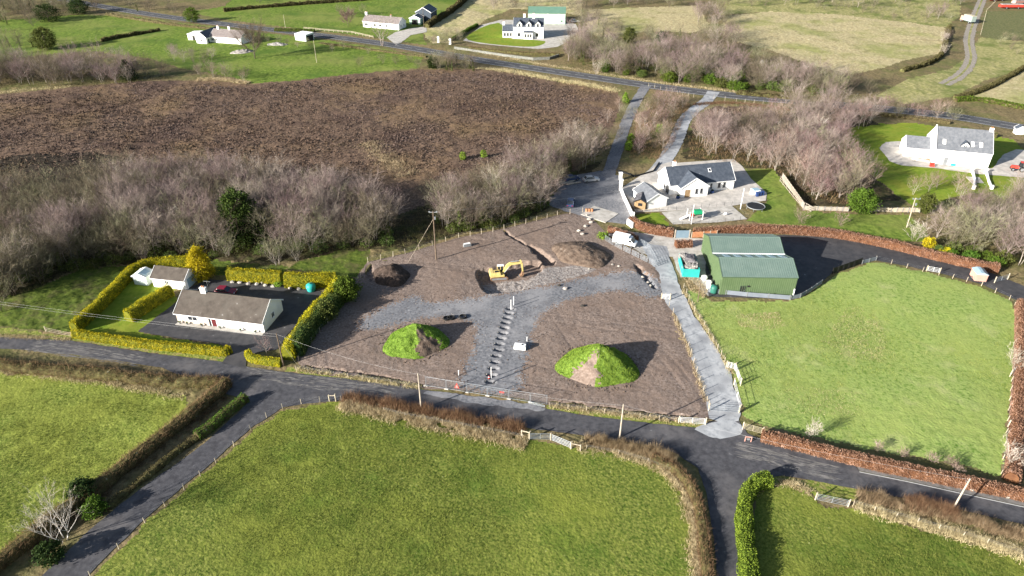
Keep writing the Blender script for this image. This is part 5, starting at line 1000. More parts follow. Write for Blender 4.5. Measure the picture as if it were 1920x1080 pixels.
tufts('short grass of the field corner behind the tube gate', [(1420,930),(1470,910),(1545,954),(1760,1004),(1930,1056),(1930,1100),(1408,1100)], 26000, .16, 'blade_green', 74)

blades('willow_shoots', 'russet willow shoots beside the leaning roadside pole', [(1700,944),(1740,952),(1790,966)], 1.6, n=5000, h=2.0, mt='rust_twig', seed=81, lean=.15, wd=.03)

# more far scrub and hedgerow trees
wood([(1060,60),(1085,20),(1100,10),(1130,40),(1180,60),(1290,62),(1330,70),(1340,100),(1230,98),(1120,92),(1080,100)], 46, 3.4, 91, [('b', .6), ('m', .2), ('i', .2)], 'on the rough slope above the scrub wood', 'scrub above the scrub wood', .45, .8)
wood([(1400,110),(1480,128),(1560,150),(1640,170),(1640,188),(1560,180),(1440,160)], 34, 2.6, 92, [('b', .7), ('m', .3)], 'between the straw field and the main road', 'scrub below the straw field', .55, .9)
wood([(-30,-5),(80,-8),(180,-14),(190,2),(120,18),(60,30),(-30,50)], 40, 3.2, 93, [('b', .55), ('i', .45)], 'in the dark tree band beyond the far pasture', 'far tree band', .8, 1.15)
wood([(1640,200),(1700,205),(1780,212),(1790,228),(1700,224),(1640,222)], 14, 3, 94, [('r', .5), ('b', .5)], 'at the large house lawn by the main road', 'scrub by the large house', .5, .8)
wood([(1350,-14),(1500,-16),(1700,-14),(1790,-10),(1790,4),(1650,2),(1500,-2),(1350,0)], 30, 4, 95, [('b', .6), ('i', .4)], 'on the skyline beyond the rushes', 'trees beyond the rushes', .8, 1.1)
wood([(1480,12),(1560,8),(1680,20),(1760,34),(1755,46),(1640,36),(1540,26)], 24, 4, 96, [('b', 1)], 'among the rushes above the straw field', 'scrub among the rushes', .3, .5)
wood([(200,6),(250,12),(330,22),(330,30),(250,20)], 8, 4, 97, [('b', .6), ('i', .4)], 'on the far verge of the main road bend', 'trees on the road bend', .7, 1.0)
wood([(640,128),(800,112),(880,118),(895,128),(820,132)], 9, 5, 98, [('b', .7), ('r', .3)], 'at the pasture corner above the bog', 'scrub above the bog', .4, .6)
wood([(330,140),(400,134),(460,144),(470,156),(400,150)], 9, 3.4, 99, [('r', .6), ('b', .4)], 'on the tan edge between pasture and bog', 'scrub at the pasture edge of the bog', .5, .8)
so = [leafy(60 + i, 2.6, 4.2, 900, .26, 'ivy_leaf') for i in range(2)]
for i, (x, y) in enumerate(scatter(gp([(-40, 470), (100, 455), (240, 455), (440, 455), (600, 455), (740, 440), (745, 455), (600, 478), (420, 482), (280, 488), (100, 515), (-40, 560)]), 60, 3.0, 61)):
    place(so[i % 2], 'bramble_bush', 'olive green bramble bush at the sunny edge of the bare wood', 'bush', (x, y), .5 + .5 * rng0.random(), i, 'bramble bushes at the wood edge')
for i, (x, y) in enumerate(scatter(gp([(830, 430), (900, 415), (1000, 395), (1030, 380), (1015, 402), (950, 424), (860, 440)]), 20, 2.4, 62)):
    place(so[i % 2], 'bramble_bush', 'olive green bramble bush on the bank above the plot fence', 'bush', (x, y), .4 + .5 * rng0.random(), i, 'bramble bushes on the bank')

# trees and low hedges round the far houses
wood([(500,72),(560,80),(640,92),(700,100),(690,104),(600,96),(500,84)], 9, 5, 101, [('b', .8), ('r', .2)], 'on the pasture edge below the main road', 'scrub below the main road', .3, .5)
wood([(820,70),(850,60),(870,72),(850,92),(800,92)], 14, 2.6, 102, [('b', .8), ('r', .2)], 'beside the white gate piers of the dormer house', 'scrub by the dormer house gate', .35, .6)
wood([(1060,96),(1080,86),(1100,92),(1090,116),(1060,112)], 10, 2.8, 103, [('b', .6), ('i', .4)], 'at the end of the dormer house lawn wall', 'trees by the lawn wall', .6, .9)
wood([(620,12),(690,30),(690,38),(640,30)], 4, 4, 104, [('b', 1)], 'at the gable of the long white bungalow', 'trees at the bungalow gable', .5, .7)
wood([(300,96),(340,100),(420,118),(400,126),(320,118)], 9, 4, 105, [('m', .5), ('b', .5)], 'on the pasture between farmhouse and far wood', 'pasture trees below the farmhouse', .5, .8)
wood([(0,84),(60,76),(100,84),(60,100),(0,106)], 9, 4, 106, [('b', .6), ('i', .4)], 'in the pasture behind the far wood', 'trees behind the far wood', .6, .9)
hedge([(200,28),(260,38),(340,50),(400,56)], 2.0, 1.2, 'tan_twig', 'bramble', 'tan bank hedge along the near verge of the main road bend', seed=41, dens=20, twiggy=.7, rough=.5)
hedge([(600,82),(680,92),(740,100),(800,108)], 1.6, .8, 'tan_twig', 'bramble', 'ragged tan hedge between main road and pasture', seed=42, dens=18, twiggy=.6, rough=.6)
hedge([(1500,205),(1600,213),(1700,222),(1780,232)], 1.8, 1.0, 'tan_twig', 'bramble', 'tan bank hedge on the main road verge above the large house', seed=43, dens=18, twiggy=.6, rough=.6)
hedge([(1380,176),(1460,184),(1560,192)], 1.8, 1.3, 'bramble', 'bramble', 'bramble bank at the foot of the scrub above the main road', seed=44, dens=20, size=.34, rough=.5)
hedge([(1780,52),(1772,80),(1768,104),(1740,122),(1690,136)], 1.8, 1.5, 'bramble', 'bramble', 'dark thorn hedge at the end of the wide rushy field', seed=45, dens=18, size=.36, rough=.5)
blades('dry_grass', 'tan grass verge on the far side of the main road', [(900,100),(1000,118),(1100,134),(1200,150),(1300,163),(1400,174)], 2.5, n=6000, h=.6, seed=111, wd=.08)
blades('dry_grass', 'rusty bracken between heather patch and main road', [(1300,196),(1360,192),(1430,198),(1480,206)], 2.5, n=3500, h=.7, mt='rust_twig', seed=112, wd=.08)

# ================================================================ SPOIL HEAPS
def heap(name, c, rx, ry, h, rz, parts_f, label, seed=1, peak=(0, 0), power=1.0, lumps=.38, z=0.0, nr_=26, na=72):
    """cone-like heap; parts_f(angle, r) -> part index; parts: list of (name, material)"""
    rt = root(name, (c[0], c[1], z), rz, label, 'spoil heap'); parts, fn = parts_f
    V = []; 
    for i in range(nr_ + 1):
        for k in range(na):
            a = 6.2832 * k / na; r = i / nr_; wob = 1 + .10 * math.sin(2 * a + seed) + .06 * math.sin(5 * a + seed * 2)
            x = math.cos(a) * r * rx * wob + peak[0] * (1 - r); y = math.sin(a) * r * ry * wob + peak[1] * (1 - r); zz = h * max(0, 1 - r) ** power * (1 if power != 1 else (1 - .05 * math.exp(-r * 16)))
            V.append((x, y, zz))
    V = np.array(V); rr = np.repeat(np.arange(nr_ + 1) / nr_, na)
    V[:, 2] += lumps * (fbm(V[:, 0], V[:, 1], .9, 3, seed) + .6 * fbm(V[:, 0], V[:, 1], 2.4, 2, seed + 1)) * np.minimum(1, (1 - rr) * 5) - .12 * (rr > .97)
    FQ = [];  idp = []
    for i in range(nr_):
        for k in range(na):
            k2 = (k + 1) % na; FQ.append((i * na + k, (i + 1) * na + k, (i + 1) * na + k2, i * na + k2)); idp.append(fn(6.2832 * (k + .5) / na, (i + .5) / nr_))
    FQ = np.array(FQ); idp = np.array(idp); out = []
    for j, (nm, mt) in enumerate(parts):
        f = FQ[idp == j]
        if len(f) == 0: continue
        u, inv = np.unique(f, return_inverse=True); out.append(link(nm, fast_mesh(nm, V[u], inv.reshape(f.shape), mt, True), rt))
    return rt, V, FQ, idp
def weeds(rt, V, FQ, idp, which, n, size, mt, seed):
    rng = np.random.default_rng(seed); f = FQ[idp == which]; a = V[f[:, 0]]; ar = np.linalg.norm(np.cross(V[f[:, 1]] - a, V[f[:, 3]] - a), axis=1); k = rng.choice(len(f), n, p=ar / ar.sum())
    u, w = rng.random(n)[:, None], rng.random(n)[:, None]; P = V[f[k, 0]] * (1 - u) * (1 - w) + V[f[k, 1]] * u * (1 - w) + V[f[k, 2]] * u * w + V[f[k, 3]] * (1 - u) * w
    P[:, 2] += np.abs(rng.normal(0, .05, n)); v, q = rand_quads(P, size, rng); o = link('weed_cover', fast_mesh('weed_cover', v, q, mt), rt); o['kind'] = 'stuff'
mat('turf_heap', [(.055, .10, .014), (.12, .20, .024), (.18, .27, .045)], 2.0, bump=.1, bscale=4)
def adiff(a, b): return abs((a - b + math.pi) % (2 * math.pi) - math.pi)
hr = random.Random(4)
fn1 = lambda a, r: 1 if adiff(a, R(-50)) < .50 + .14 * math.sin(r * 11) + .25 * (hr.random() - .5) and r > .12 + .15 * hr.random() else 0
h1 = heap('spoil_heap', (-17.2, 99.5), 5.4, 5.2, 4.0, 0, ([('grassy_side', 'turf_heap'), ('bare_side', 'spoil')], fn1), 'smaller grass-covered soil heap with bare lumpy side next to the black pipes', 1, (.2, .6)); weeds(*h1, 0, 9000, .13, 'lime_leaf', 1)
fn2 = lambda a, r: 1 if adiff(a, R(-122)) < .40 + .12 * math.sin(r * 9 + 1) + .25 * (hr.random() - .5) and r > .12 + .2 * hr.random() else 0
h2 = heap('spoil_heap', (14.6, 92.6), 6.5, 5.7, 4.9, 0, ([('grassy_side', 'turf_heap'), ('bare_side', 'soil')], fn2), 'larger green soil heap with a bare pinkish brown face', 2, (.3, .4)); weeds(*h2, 0, 13000, .13, 'lime_leaf', 2)
zero = lambda a, r: 0
heap('spoil_heap', g(1090, 478), 6.6, 5.2, 2.1, -20, ([('soil', 'spoil')], zero), 'broad low brown soil heap between the pit and the steel barriers', 3, power=.55, lumps=.22)
heap('spoil_heap', g(734, 517), 4.0, 4.2, 2.6, 10, ([('soil', 'dark_soil')], zero), 'dark peaty soil heap at the hedge corner of the plot', 4, power=.8, lumps=.3)
heap('stone_heap', g(455, 98), 5.5, 2.4, 1.4, 20, ([('rubble', 'stone')], zero), 'grey rubble heap in the pasture by the L-shaped farmhouse', 5, power=.7)
heap('silage_heap', g(520, 84), 5.0, 2.2, 1.2, -10, ([('rubble', 'junk')], zero), 'low grey heap between the round tree and roadside shed', 6, power=.7)

# ================================================================ FENCES, GATES, WALLS
def box_mesh(nm, w, d, h, m, top=0): return MB().box(-w / 2, w / 2, -d / 2, d / 2, -.25, h, 0, (top, top)).mesh(nm, m)
def fence(path_px, label, spacing=2.6, h=1.15, w=.09, m='timber_pale', wires=2, rails=0, name='post_and_wire_fence', group=None, world_pts=None, ground=None, jit=.06, wr=.006):
    raw = world_pts or gp(path_px); pts = resample(raw, spacing); rt = root(name, (pts[0][0], pts[0][1], 0), 0, label, 'fence', group); me = box_mesh('post', w, w, h, m, w * .15); rng = random.Random(len(label)); ox, oy = pts[0]; tops = []
    for (x, y) in pts:
        gz = ground(x, y) if ground else 0.0; p = link('post', me, rt, (x - ox, y - oy, gz), rng.random() * .3); p.rotation_euler = (rng.gauss(0, jit * .6), rng.gauss(0, jit * .6), rng.random() * .4); p.scale = (1, 1, .92 + .16 * rng.random()); tops.append((x - ox, y - oy, gz))
    for k in range(wires):
        mb = MB(); zz = h * (.95 - .3 * k)
        mb.tube([(t[0], t[1], t[2] + zz) for t in tops], wr, 3, cap=False).build('wire', 'steel', rt)
    for k in range(rails):
        zz = h * (.92 - .36 * k)
        for a, b in zip(tops[:-1], tops[1:]):
            d = Vector((b[0] - a[0], b[1] - a[1], 0)); n = Vector((-d.y, d.x, 0)).normalized() * .03
            q = [(a[0] - n.x, a[1] - n.y, zz - .06 + a[2]), (b[0] - n.x, b[1] - n.y, zz - .06 + b[2]), (b[0] + n.x, b[1] + n.y, zz - .06 + b[2]), (a[0] + n.x, a[1] + n.y, zz - .06 + a[2])]
            MB().hexa(q + [(p[0], p[1], p[2] + .12) for p in q]).build('rail', m, rt)
    return rt
fence([(690,492),(760,476),(860,447),(945,430),(1045,404),(1092,398)], 'post and wire fence along the top of the building plot below the wooded bank', 3.0, 1.3, w=.13)
fence([(560,676),(585,642),(615,606),(650,562),(676,520)], 'post and wire fence beside the mixed hedge of the bungalow', 2.6, 1.2)
fence([(556,694),(600,701),(680,712),(760,725),(785,730)], 'low post and wire fence along the roadside edge of the plot', 2.4, 1.0)
fence([(1030,763),(1100,771),(1200,783),(1272,791)], 'low post and wire fence from site barrier to white field gate', 2.6, 1.0)
fence([(1247,560),(1262,588),(1290,650),(1311,715),(1326,752),(1329,762)], 'post and wire fence between building plot and gravel lane', 2.4, 1.2)
fence([(1282,540),(1302,585),(1320,612),(1345,655),(1358,680)], 'post and wire fence between gravel lane and paddock', 2.2, 1.2)
fence([(1642,488),(1700,502),(1760,516),(1812,528),(1840,536),(1892,562),(1902,575)], 'post and wire fence along the tarmac drive above the paddock', 2.8, 1.1)
fence([(640,752),(600,754),(565,757),(530,766),(500,783),(470,806),(405,868),(345,918),(272,980),(170,1082)], 'post and wire fence curving along the side road beside the foreground field', 3.6, 1.1, m='timber_pale')
fence([(1600,948),(1680,970),(1760,993),(1850,1020),(1920,1044),(2020,1080)], 'leaning fence posts along the pale grass margin of the field corner', 3.2, 1.0)
fence([(1100,842),(1160,852),(1215,868),(1255,885)], 'weathered posts in the dead grass from gates to road corner', 3.2, .9)
fence([(720,772),(760,782),(830,794),(905,808),(980,822)], 'weathered posts in the straw strip above the foreground field', 4.2, .9)
fence([(1905,590),(1900,680),(1888,790),(1876,890)], 'post and wire fence inside the side copper hedge', 3.0, 1.1)
fence([(480,652),(495,655)], 'short bit of garden railing beside the pinkish tree', .8, .6, w=.05, m='dull_steel', wires=1) if False else None
fence([(1462,340),(1480,362),(1500,386),(1520,398)], 'weathered rail fence beside the birch wood', 2.2, 1.6, rails=3, wires=0, m='timber_grey', name='timber_fence')
fence([(570,55),(600,58),(660,63),(700,72)], 'buff post and rail fence in front of the long white bungalow', 2.6, 1.1, rails=2, wires=0, m='timber_pale', name='rail_fence', w=.25)
fence([(1216,162),(1250,170),(1270,176),(1300,182)], 'pale posts by the main road between the two lanes', 2.4, 1.2)
fence([(1338,186),(1380,192),(1430,196),(1480,200)], 'pale posts along the main road above the heather patch', 3.4, 1.5)
fence([(1872,-2),(1850,20),(1838,66)], 'posts along the dull green field by the stony track', 4, 1.1)
# board and panel fences
def panels(path_px, label, step, h, m, pm, name, pw=.14, th=.05, group=None, z0=.05, cap=None, gap=0):
    pts = resample(gp(path_px), step); rt = root(name, (pts[0][0], pts[0][1], 0), 0, label, 'fence', group); ox, oy = pts[0]
    for i, (x, y) in enumerate(pts): MB().box(-pw / 2, pw / 2, -pw / 2, pw / 2, -.2, h + .1).build('post', pm, rt, loc=(x - ox, y - oy, 0))
    for a, b in zip(pts[:-1], pts[1:]):
        d = Vector((b[0] - a[0], b[1] - a[1], 0)); L = d.length; n = Vector((-d.y, d.x, 0)).normalized() * th / 2; d.normalize(); a2 = (a[0] - ox + d.x * pw / 2, a[1] - oy + d.y * pw / 2); b2 = (b[0] - ox - d.x * pw / 2, b[1] - oy - d.y * pw / 2)
        q = [(a2[0] - n.x, a2[1] - n.y, z0), (b2[0] - n.x, b2[1] - n.y, z0), (b2[0] + n.x, b2[1] + n.y, z0), (a2[0] + n.x, a2[1] + n.y, z0)]
        MB().hexa(q + [(p[0], p[1], h) for p in q]).build('panel', m, rt)
    return rt
panels([(1327,548),(1360,552),(1400,556),(1440,559),(1480,562)], 'low grey panel fence in front of the green shed', 3.2, 1.0, 'grey_panel', 'dull_steel', 'panel_fence')
panels([(1482,562),(1500,558),(1520,546),(1540,532)], 'grey concrete panel fence curving round the shed corner', 2.2, .9, 'grey_panel', 'dull_steel', 'panel_fence')
panels([(1560,514),(1580,507),(1600,500),(1614,495)], 'black board fence beside the tarmac turning area', 1.6, 1.5, 'black_board', 'black_rubber', 'board_fence')
panels([(1616,495),(1642,488)], 'short grey panel fence next to the black boards', 1.6, .9, 'grey_panel', 'dull_steel', 'panel_fence')
panels([(1466,335),(1478,352),(1492,372),(1506,392)], 'tall weathered plank fence beside the birch wood', 1.6, 1.6, 'timber_grey', 'timber_grey', 'plank_fence')
panels([(1506,394),(1545,396),(1590,397)], 'weathered plank fence left of the rounded evergreen', 1.5, 1.2, 'timber_grey', 'dull_steel', 'plank_fence')
panels([(1632,397),(1670,398),(1724,398)], 'pale plank fence between the evergreen and the leaning pole', 1.5, 1.2, 'timber_pale', 'dull_steel', 'plank_fence')
panels([(1296,446),(1318,445),(1343,443)], 'rust-orange timber panels beside the green shed', 1.9, 1.5, 'rust_panel', 'timber_pale', 'panel_fence')
mat('rubble_wall', [(.11, .115, .10), (.17, .175, .155), (.23, .23, .21)], 1.5)
def wall(path_px, label, h=1.1, th=.25, m='white_wall', name='garden_wall', piers=True, cat='wall', cap='white_trim', z=0):
    pts = resample(gp(path_px), 2.5) if True else 0; rt = root(name, (pts[0][0], pts[0][1], z), 0, label, cat); ox, oy = pts[0]; mb = MB(); cp = MB()
    P = np.array(pts); tg = np.gradient(P, axis=0); tg /= np.linalg.norm(tg, axis=1)[:, None]; n = np.stack([-tg[:, 1], tg[:, 0]], 1)
    for i in range(len(pts) - 1):
        def c(k, s, hw): return (P[k, 0] - ox + n[k, 0] * s * hw, P[k, 1] - oy + n[k, 1] * s * hw)
        q = [c(i, -1, th / 2), c(i + 1, -1, th / 2), c(i + 1, 1, th / 2), c(i, 1, th / 2)]; mb.hexa([(p[0], p[1], -.1) for p in q] + [(p[0], p[1], h) for p in q])
        q = [c(i, -1, th / 2 + .05), c(i + 1, -1, th / 2 + .05), c(i + 1, 1, th / 2 + .05), c(i, 1, th / 2 + .05)]; cp.hexa([(p[0], p[1], h + .002) for p in q] + [(p[0], p[1], h + .09) for p in q])
    mb.build('wall_body', m, rt); cp.build('coping', cap, rt)
    if piers:
        for x, y in (pts[0], pts[-1]): MB().box(-.3, .3, -.3, .3, -.1, h + .35).box(-.36, .36, -.36, .36, h + .352, h + .45).build('pier', m, rt, loc=(x - ox, y - oy, 0))
    return rt
wall([(1163,357),(1170,375),(1178,392),(1186,410)], 'white rendered boundary wall beside the gravel yard', 1.2)
wall([(1176,420),(1186,428)], 'short white wall stub at the copper hedge end', 1.3, .35, piers=False)
for px, py in ((1163, 337), (1164, 350)):
    o = root('gate_pier', g(px, py), 0, 'white square gate pier at the drive of the slate-roofed house', 'pier', 'white gate piers'); MB().box(-.4, .4, -.4, .4, -.1, 1.9).build('pier_body', 'white_wall', o); MB().box(-.5, .5, -.5, .5, 1.902, 2.05).build('cap', 'white_trim', o)
for px, py in ((844, 84), (822, 80)):
    o = root('gate_pier', g(px, py), 0, 'white pinkish gate pier at the drive of the house with three dormers', 'pier', 'gate piers of the dormer house'); MB().box(-.5, .5, -.5, .5, -.1, 2.4).build('pier_body', 'white_wall', o); MB().box(-.6, .6, -.6, .6, 2.402, 2.8, 0, (.4, .4)).build('cap', 'white_trim', o)
wall([(852,92),(890,98),(950,107),(1000,113),(1030,112),(1048,106)], 'long low grey stone wall below the dormer house by the main road', 1.0, .4, 'rubble_wall', cap='rubble_wall', piers=False, name='stone_wall')
None and wall([(150,634),(260,652),(360,664),(420,672)], 'low pale kerb wall under the road hedge of the bungalow', .22, .2, 'concrete', cap='concrete', piers=False, name='kerb_wall')
wall([(1822,322),(1826,340),(1824,356)], 'left curved white wall of the garden steps', .8, .25); wall([(1848,324),(1852,342),(1858,356)], 'right curved white wall of the garden steps', .8, .25)
st = root('garden_steps', g(1840, 352), -10, 'grey garden steps between two curved white walls', 'steps')
for k in range(7): MB().box(-1.6, 1.6, k * .9, k * .9 + .88, -.05, .08 + .05 * k).build('step', 'concrete', st)
wall([(1157,320),(1190,332),(1225,322),(1236,306)], 'low dark retaining edge around the gravel bed by the curving drive', .3, .15, 'black_board', cap='black_board', piers=False, name='edging')
fence([(1236,396),(1300,391),(1372,385),(1402,411),(1345,419),(1262,424)], 'thin black railing round the play yard', 2.2, 1.1, w=.05, m='black_board', wires=2, name='railing')
fence([(1192,398),(1236,395)], 'low timber rail at the top of the small lawn', 2.0, .6, m='timber_pale', wires=0, rails=1, name='rail_fence')

# tube gates
def gate(a_px, b_px, label, h=1.25, bars=5, m='steel', group=None, posts=True, open_=None):
    a, b = g(*a_px), g(*b_px); L = math.hypot(b[0] - a[0], b[1] - a[1]); rt = root('field_gate', (a[0], a[1], 0), wang(a, b), label, 'gate', group)
    for k in range(bars): z = .18 + (h - .18) * k / (bars - 1); MB().tube([(.08, 0, z), (L - .08, 0, z)], .024, 6).build('bar', m, rt)
    for x in (.08, L * .5, L - .08): MB().tube([(x, 0, .18), (x, 0, h)], .035, 6).build('upright', m, rt)
    if posts:
        for x in (-.12, L + .12): MB().tube([(x, 0, -.3), (x, 0, h + .25)], .10, 8).build('gate_post', 'timber_pale', rt)
    return rt
gate((994,824), (1032,825), 'grey tube gate standing square to the straw strip'); gate((1034,826), (1070,841), 'second grey tube gate angled towards the wooden braces')
gate((1530,938), (1588,950), 'galvanised tube gate into the field corner below the road'); gate((1330,770), (1384,774), 'wide blue-grey tube gate across the gravel lane mouth', 1.35, 5)
gate((1274,793), (1321,796), 'pale timber gate on the plot side of the lane mouth', 1.2, 5, 'white_trim'); gate((1394,805), (1428,814), 'pale rail gate between lane mouth and copper hedge', 1.2, 5, 'timber_pale')
gate((1363,690), (1377,693), 'small white gate at the lane bulge', 1.3, 5, 'white_trim'); gate((1378,695), (1388,722), 'white railing closing the lane bulge beside the paddock', 1.3, 5, 'white_trim')
gate((1376,722), (1388,770), 'white timber railing from the bulge to the lane gate', 1.2, 3, 'white_trim')
gate((1241,561), (1255,562), 'small white gate at the top corner of the plot', 1.2, 5, 'white_trim')
gate((1865,530), (1888,524), 'grey drive gate beside the pink trailer', 1.2, 5); gate((1738,508), (1760,512), 'white timber gate hurdle on the drive fence', 1.1, 4, 'white_trim')
for px, py in ((1894, 705), (1890, 800), (1884, 888)): gate((px, py), (px + 13, py - 12), 'white timber guard hurdle at the side copper hedge', 1.2, 5, 'white_trim', 'white hurdles beside the side hedge')
gate((88,622), (136,632), 'pale broken rails by the end of the golden hedge', .9, 3, 'timber_pale'); 
bg = root('drive_gate', g(1266, 446), 0, 'solid blue-grey board gate in the copper hedge', 'gate'); MB().box(0, 3.0, -.04, .04, .05, 1.9).build('leaf', 'blue_grey', bg); MB().box(-.25, -.02, -.12, .12, -.1, 2.1).build('gate_post', 'timber_grey', bg); MB().box(3.02, 3.25, -.12, .12, -.1, 2.1).build('gate_post', 'timber_grey', bg)
# crush barriers along the concrete yard
bar = [(1134,451),(1152,462),(1168,470),(1184,478),(1200,486),(1216,494),(1230,502)]
for a, b in zip(bar[:-1], bar[1:]): gate(a, (b[0] - 2, b[1] - 1), 'galvanised steel crush barrier between spoil heap and concrete yard', 1.35, 6, group='steel barriers round the yard', posts=False)
for a, b in (((1216,468), (1224,482)), ((1225,483), (1232,500)), ((1200,458), (1215,466))): gate(a, b, 'steel hurdle at the cattle grid pen by the concrete yard', 1.35, 6, group='hurdles of the pen', posts=False)
# mesh panels at the site entrance
hx = [798, 837, 875, 914, 954, 994, 1026]; hy = [722, 728, 734, 740.5, 746.5, 752.5, 757.5]
for i in range(6):
    a, b = g(hx[i], hy[i] + 2), g(hx[i + 1], hy[i + 1] + 2); L = math.hypot(b[0] - a[0], b[1] - a[1]); rt = root('mesh_fence_panel', (a[0], a[1], .03), wang(a, b), 'galvanised mesh panel in the temporary fence across the plot entrance', 'fence panel', 'temporary mesh fence panels')
    fr = MB(); 
    for x in (.06, L - .06): fr.tube([(x, 0, .1), (x, 0, 2.0)], .028, 6)
    for z in (.14, 1.97): fr.tube([(.06, 0, z), (L - .06, 0, z)], .024, 6)
    fr.build('frame', 'steel', rt); ms = MB()
    for k in range(1, 14): ms.tube([(L * k / 14, 0, .14), (L * k / 14, 0, 1.97)], .006, 3, cap=False)
    for k in range(1, 7): ms.tube([(.06, 0, .14 + 1.83 * k / 7), (L - .06, 0, .14 + 1.83 * k / 7)], .006, 3, cap=False)
    ms.build('wire_mesh', 'steel', rt); MB().box(-.35, .35, -.14, .14, 0, .16, 0, (.04, .03)).build('foot_block', 'concrete', rt)
gate((990,757), (1022,765), 'steel gate lying on the verge beside the mesh fence', .5, 3, posts=False)

# ================================================================ POLES AND CABLES
def pole(base, h, label, m='pole_wood', arm=False, r=.14, lean=(0, 0), cat='pole', group=None, stay=None):
    b = g(*base); rt = root('utility_pole', (b[0], b[1], 0), 0, label, cat, group); tp = (lean[0], lean[1], h)
    MB().tube([(0, 0, -.5), tp], [r, r * .7], 8).build('pole_shaft', m, rt)
    if arm:
        MB().box(-.9, .9, -.06, .06, h - .35, h - .2).build('crossarm', 'dull_steel', rt)
        for x in (-.8, 0, .8): MB().lathe([(.07, 0), (.09, .08), (.05, .2)], 8, (x, 0, h - .2)).build('insulator', 'steel', rt)
        MB().box(.15, .45, -.15, .15, h - 1.9, h - 1.3).build('transformer', 'dull_steel', rt)
    else: MB().box(-.12, .12, -.03, .03, h - .3, h - .22).build('bracket', 'dull_steel', rt)
    if stay: e = g(*stay); MB().tube([(0, 0, h * .85), (e[0] - b[0], e[1] - b[1], 0)], .025, 4).build('stay_wire', 'timber_pale', rt)
    return (b[0] + lean[0], b[1] + lean[1], h - .2)
pA = pole((818,487), 11.6, 'tall electricity pole with crossarm on the upper edge of the plot', 'pole_dark', True, .17, stay=(765,492))
pB = pole((532,686), 6.9, 'dark wooden pole by the bungalow entrance', 'pole_dark', stay=(562,690)); pC = pole((790,768), 7.4, 'pale pole in the brush opposite the site entrance')
pD = pole((1162,820), 6.6, 'pale pole in the brush by the field gates'); pE = pole((1783,960), 6.2, 'pale leaning pole in the russet brush below the road', lean=(.5, .2))
pF = pole((1700,427), 7.6, 'pale leaning pole with crossarm at the plank fence', 'timber_pale', True, lean=(-.3, 0))
for bs, h, lb in (((594,118), 9, 'pole in the pasture below the roadside shed'), ((536,56), 7, 'leaning pole by the main road near the farmhouse'), ((684,268), 9, 'thin pole standing in the heather bog'), ((795,52), 9, 'pole beside the dark gabled barn'), ((1296,420), 5, 'white flag pole beside the play yard fence'), ((1388,392), 5.5, 'white lamp post at the play yard corner'), ((1308,565), 5.0, 'thin dark pole at the paddock corner by the shed'), ((1163,400), .1, None)):
    if lb: pole(bs, h, lb, 'white_trim' if 'white' in lb else ('pole_dark' if 'dark' in lb or 'bog' in lb else 'timber_pale'), r=.10)
def cable(pts, label, sag=.8, r=.009):
    mb = MB(); P = []
    for a, b in zip(pts[:-1], pts[1:]):
        for k in range(12): t = k / 12; P.append((a[0] + (b[0] - a[0]) * t, a[1] + (b[1] - a[1]) * t, a[2] + (b[2] - a[2]) * t - sag * 4 * t * (1 - t)))
    P.append(pts[-1]); return tag(mb.tube(P, r, 4, cap=False).build('overhead_cable', 'cable'), label, 'cable')
w0 = g(-200, 590); cable([(w0[0], w0[1], 7.2), pB, pC], 'overhead cable from the road past the bungalow to the brush pole'); cable([pC, pD], 'overhead cable along the road between the two brush poles'); cable([pD, pE], 'overhead cable spanning the road junction'); 
cable([(w0[0], w0[1], 6.6), (pB[0], pB[1], pB[2] - .5)], 'lower overhead cable across the golden hedge garden'); cable([pA, (g(1160, 400)[0], g(1160, 400)[1], 6.0)], 'overhead line from the tall pole towards the white wall', .5)

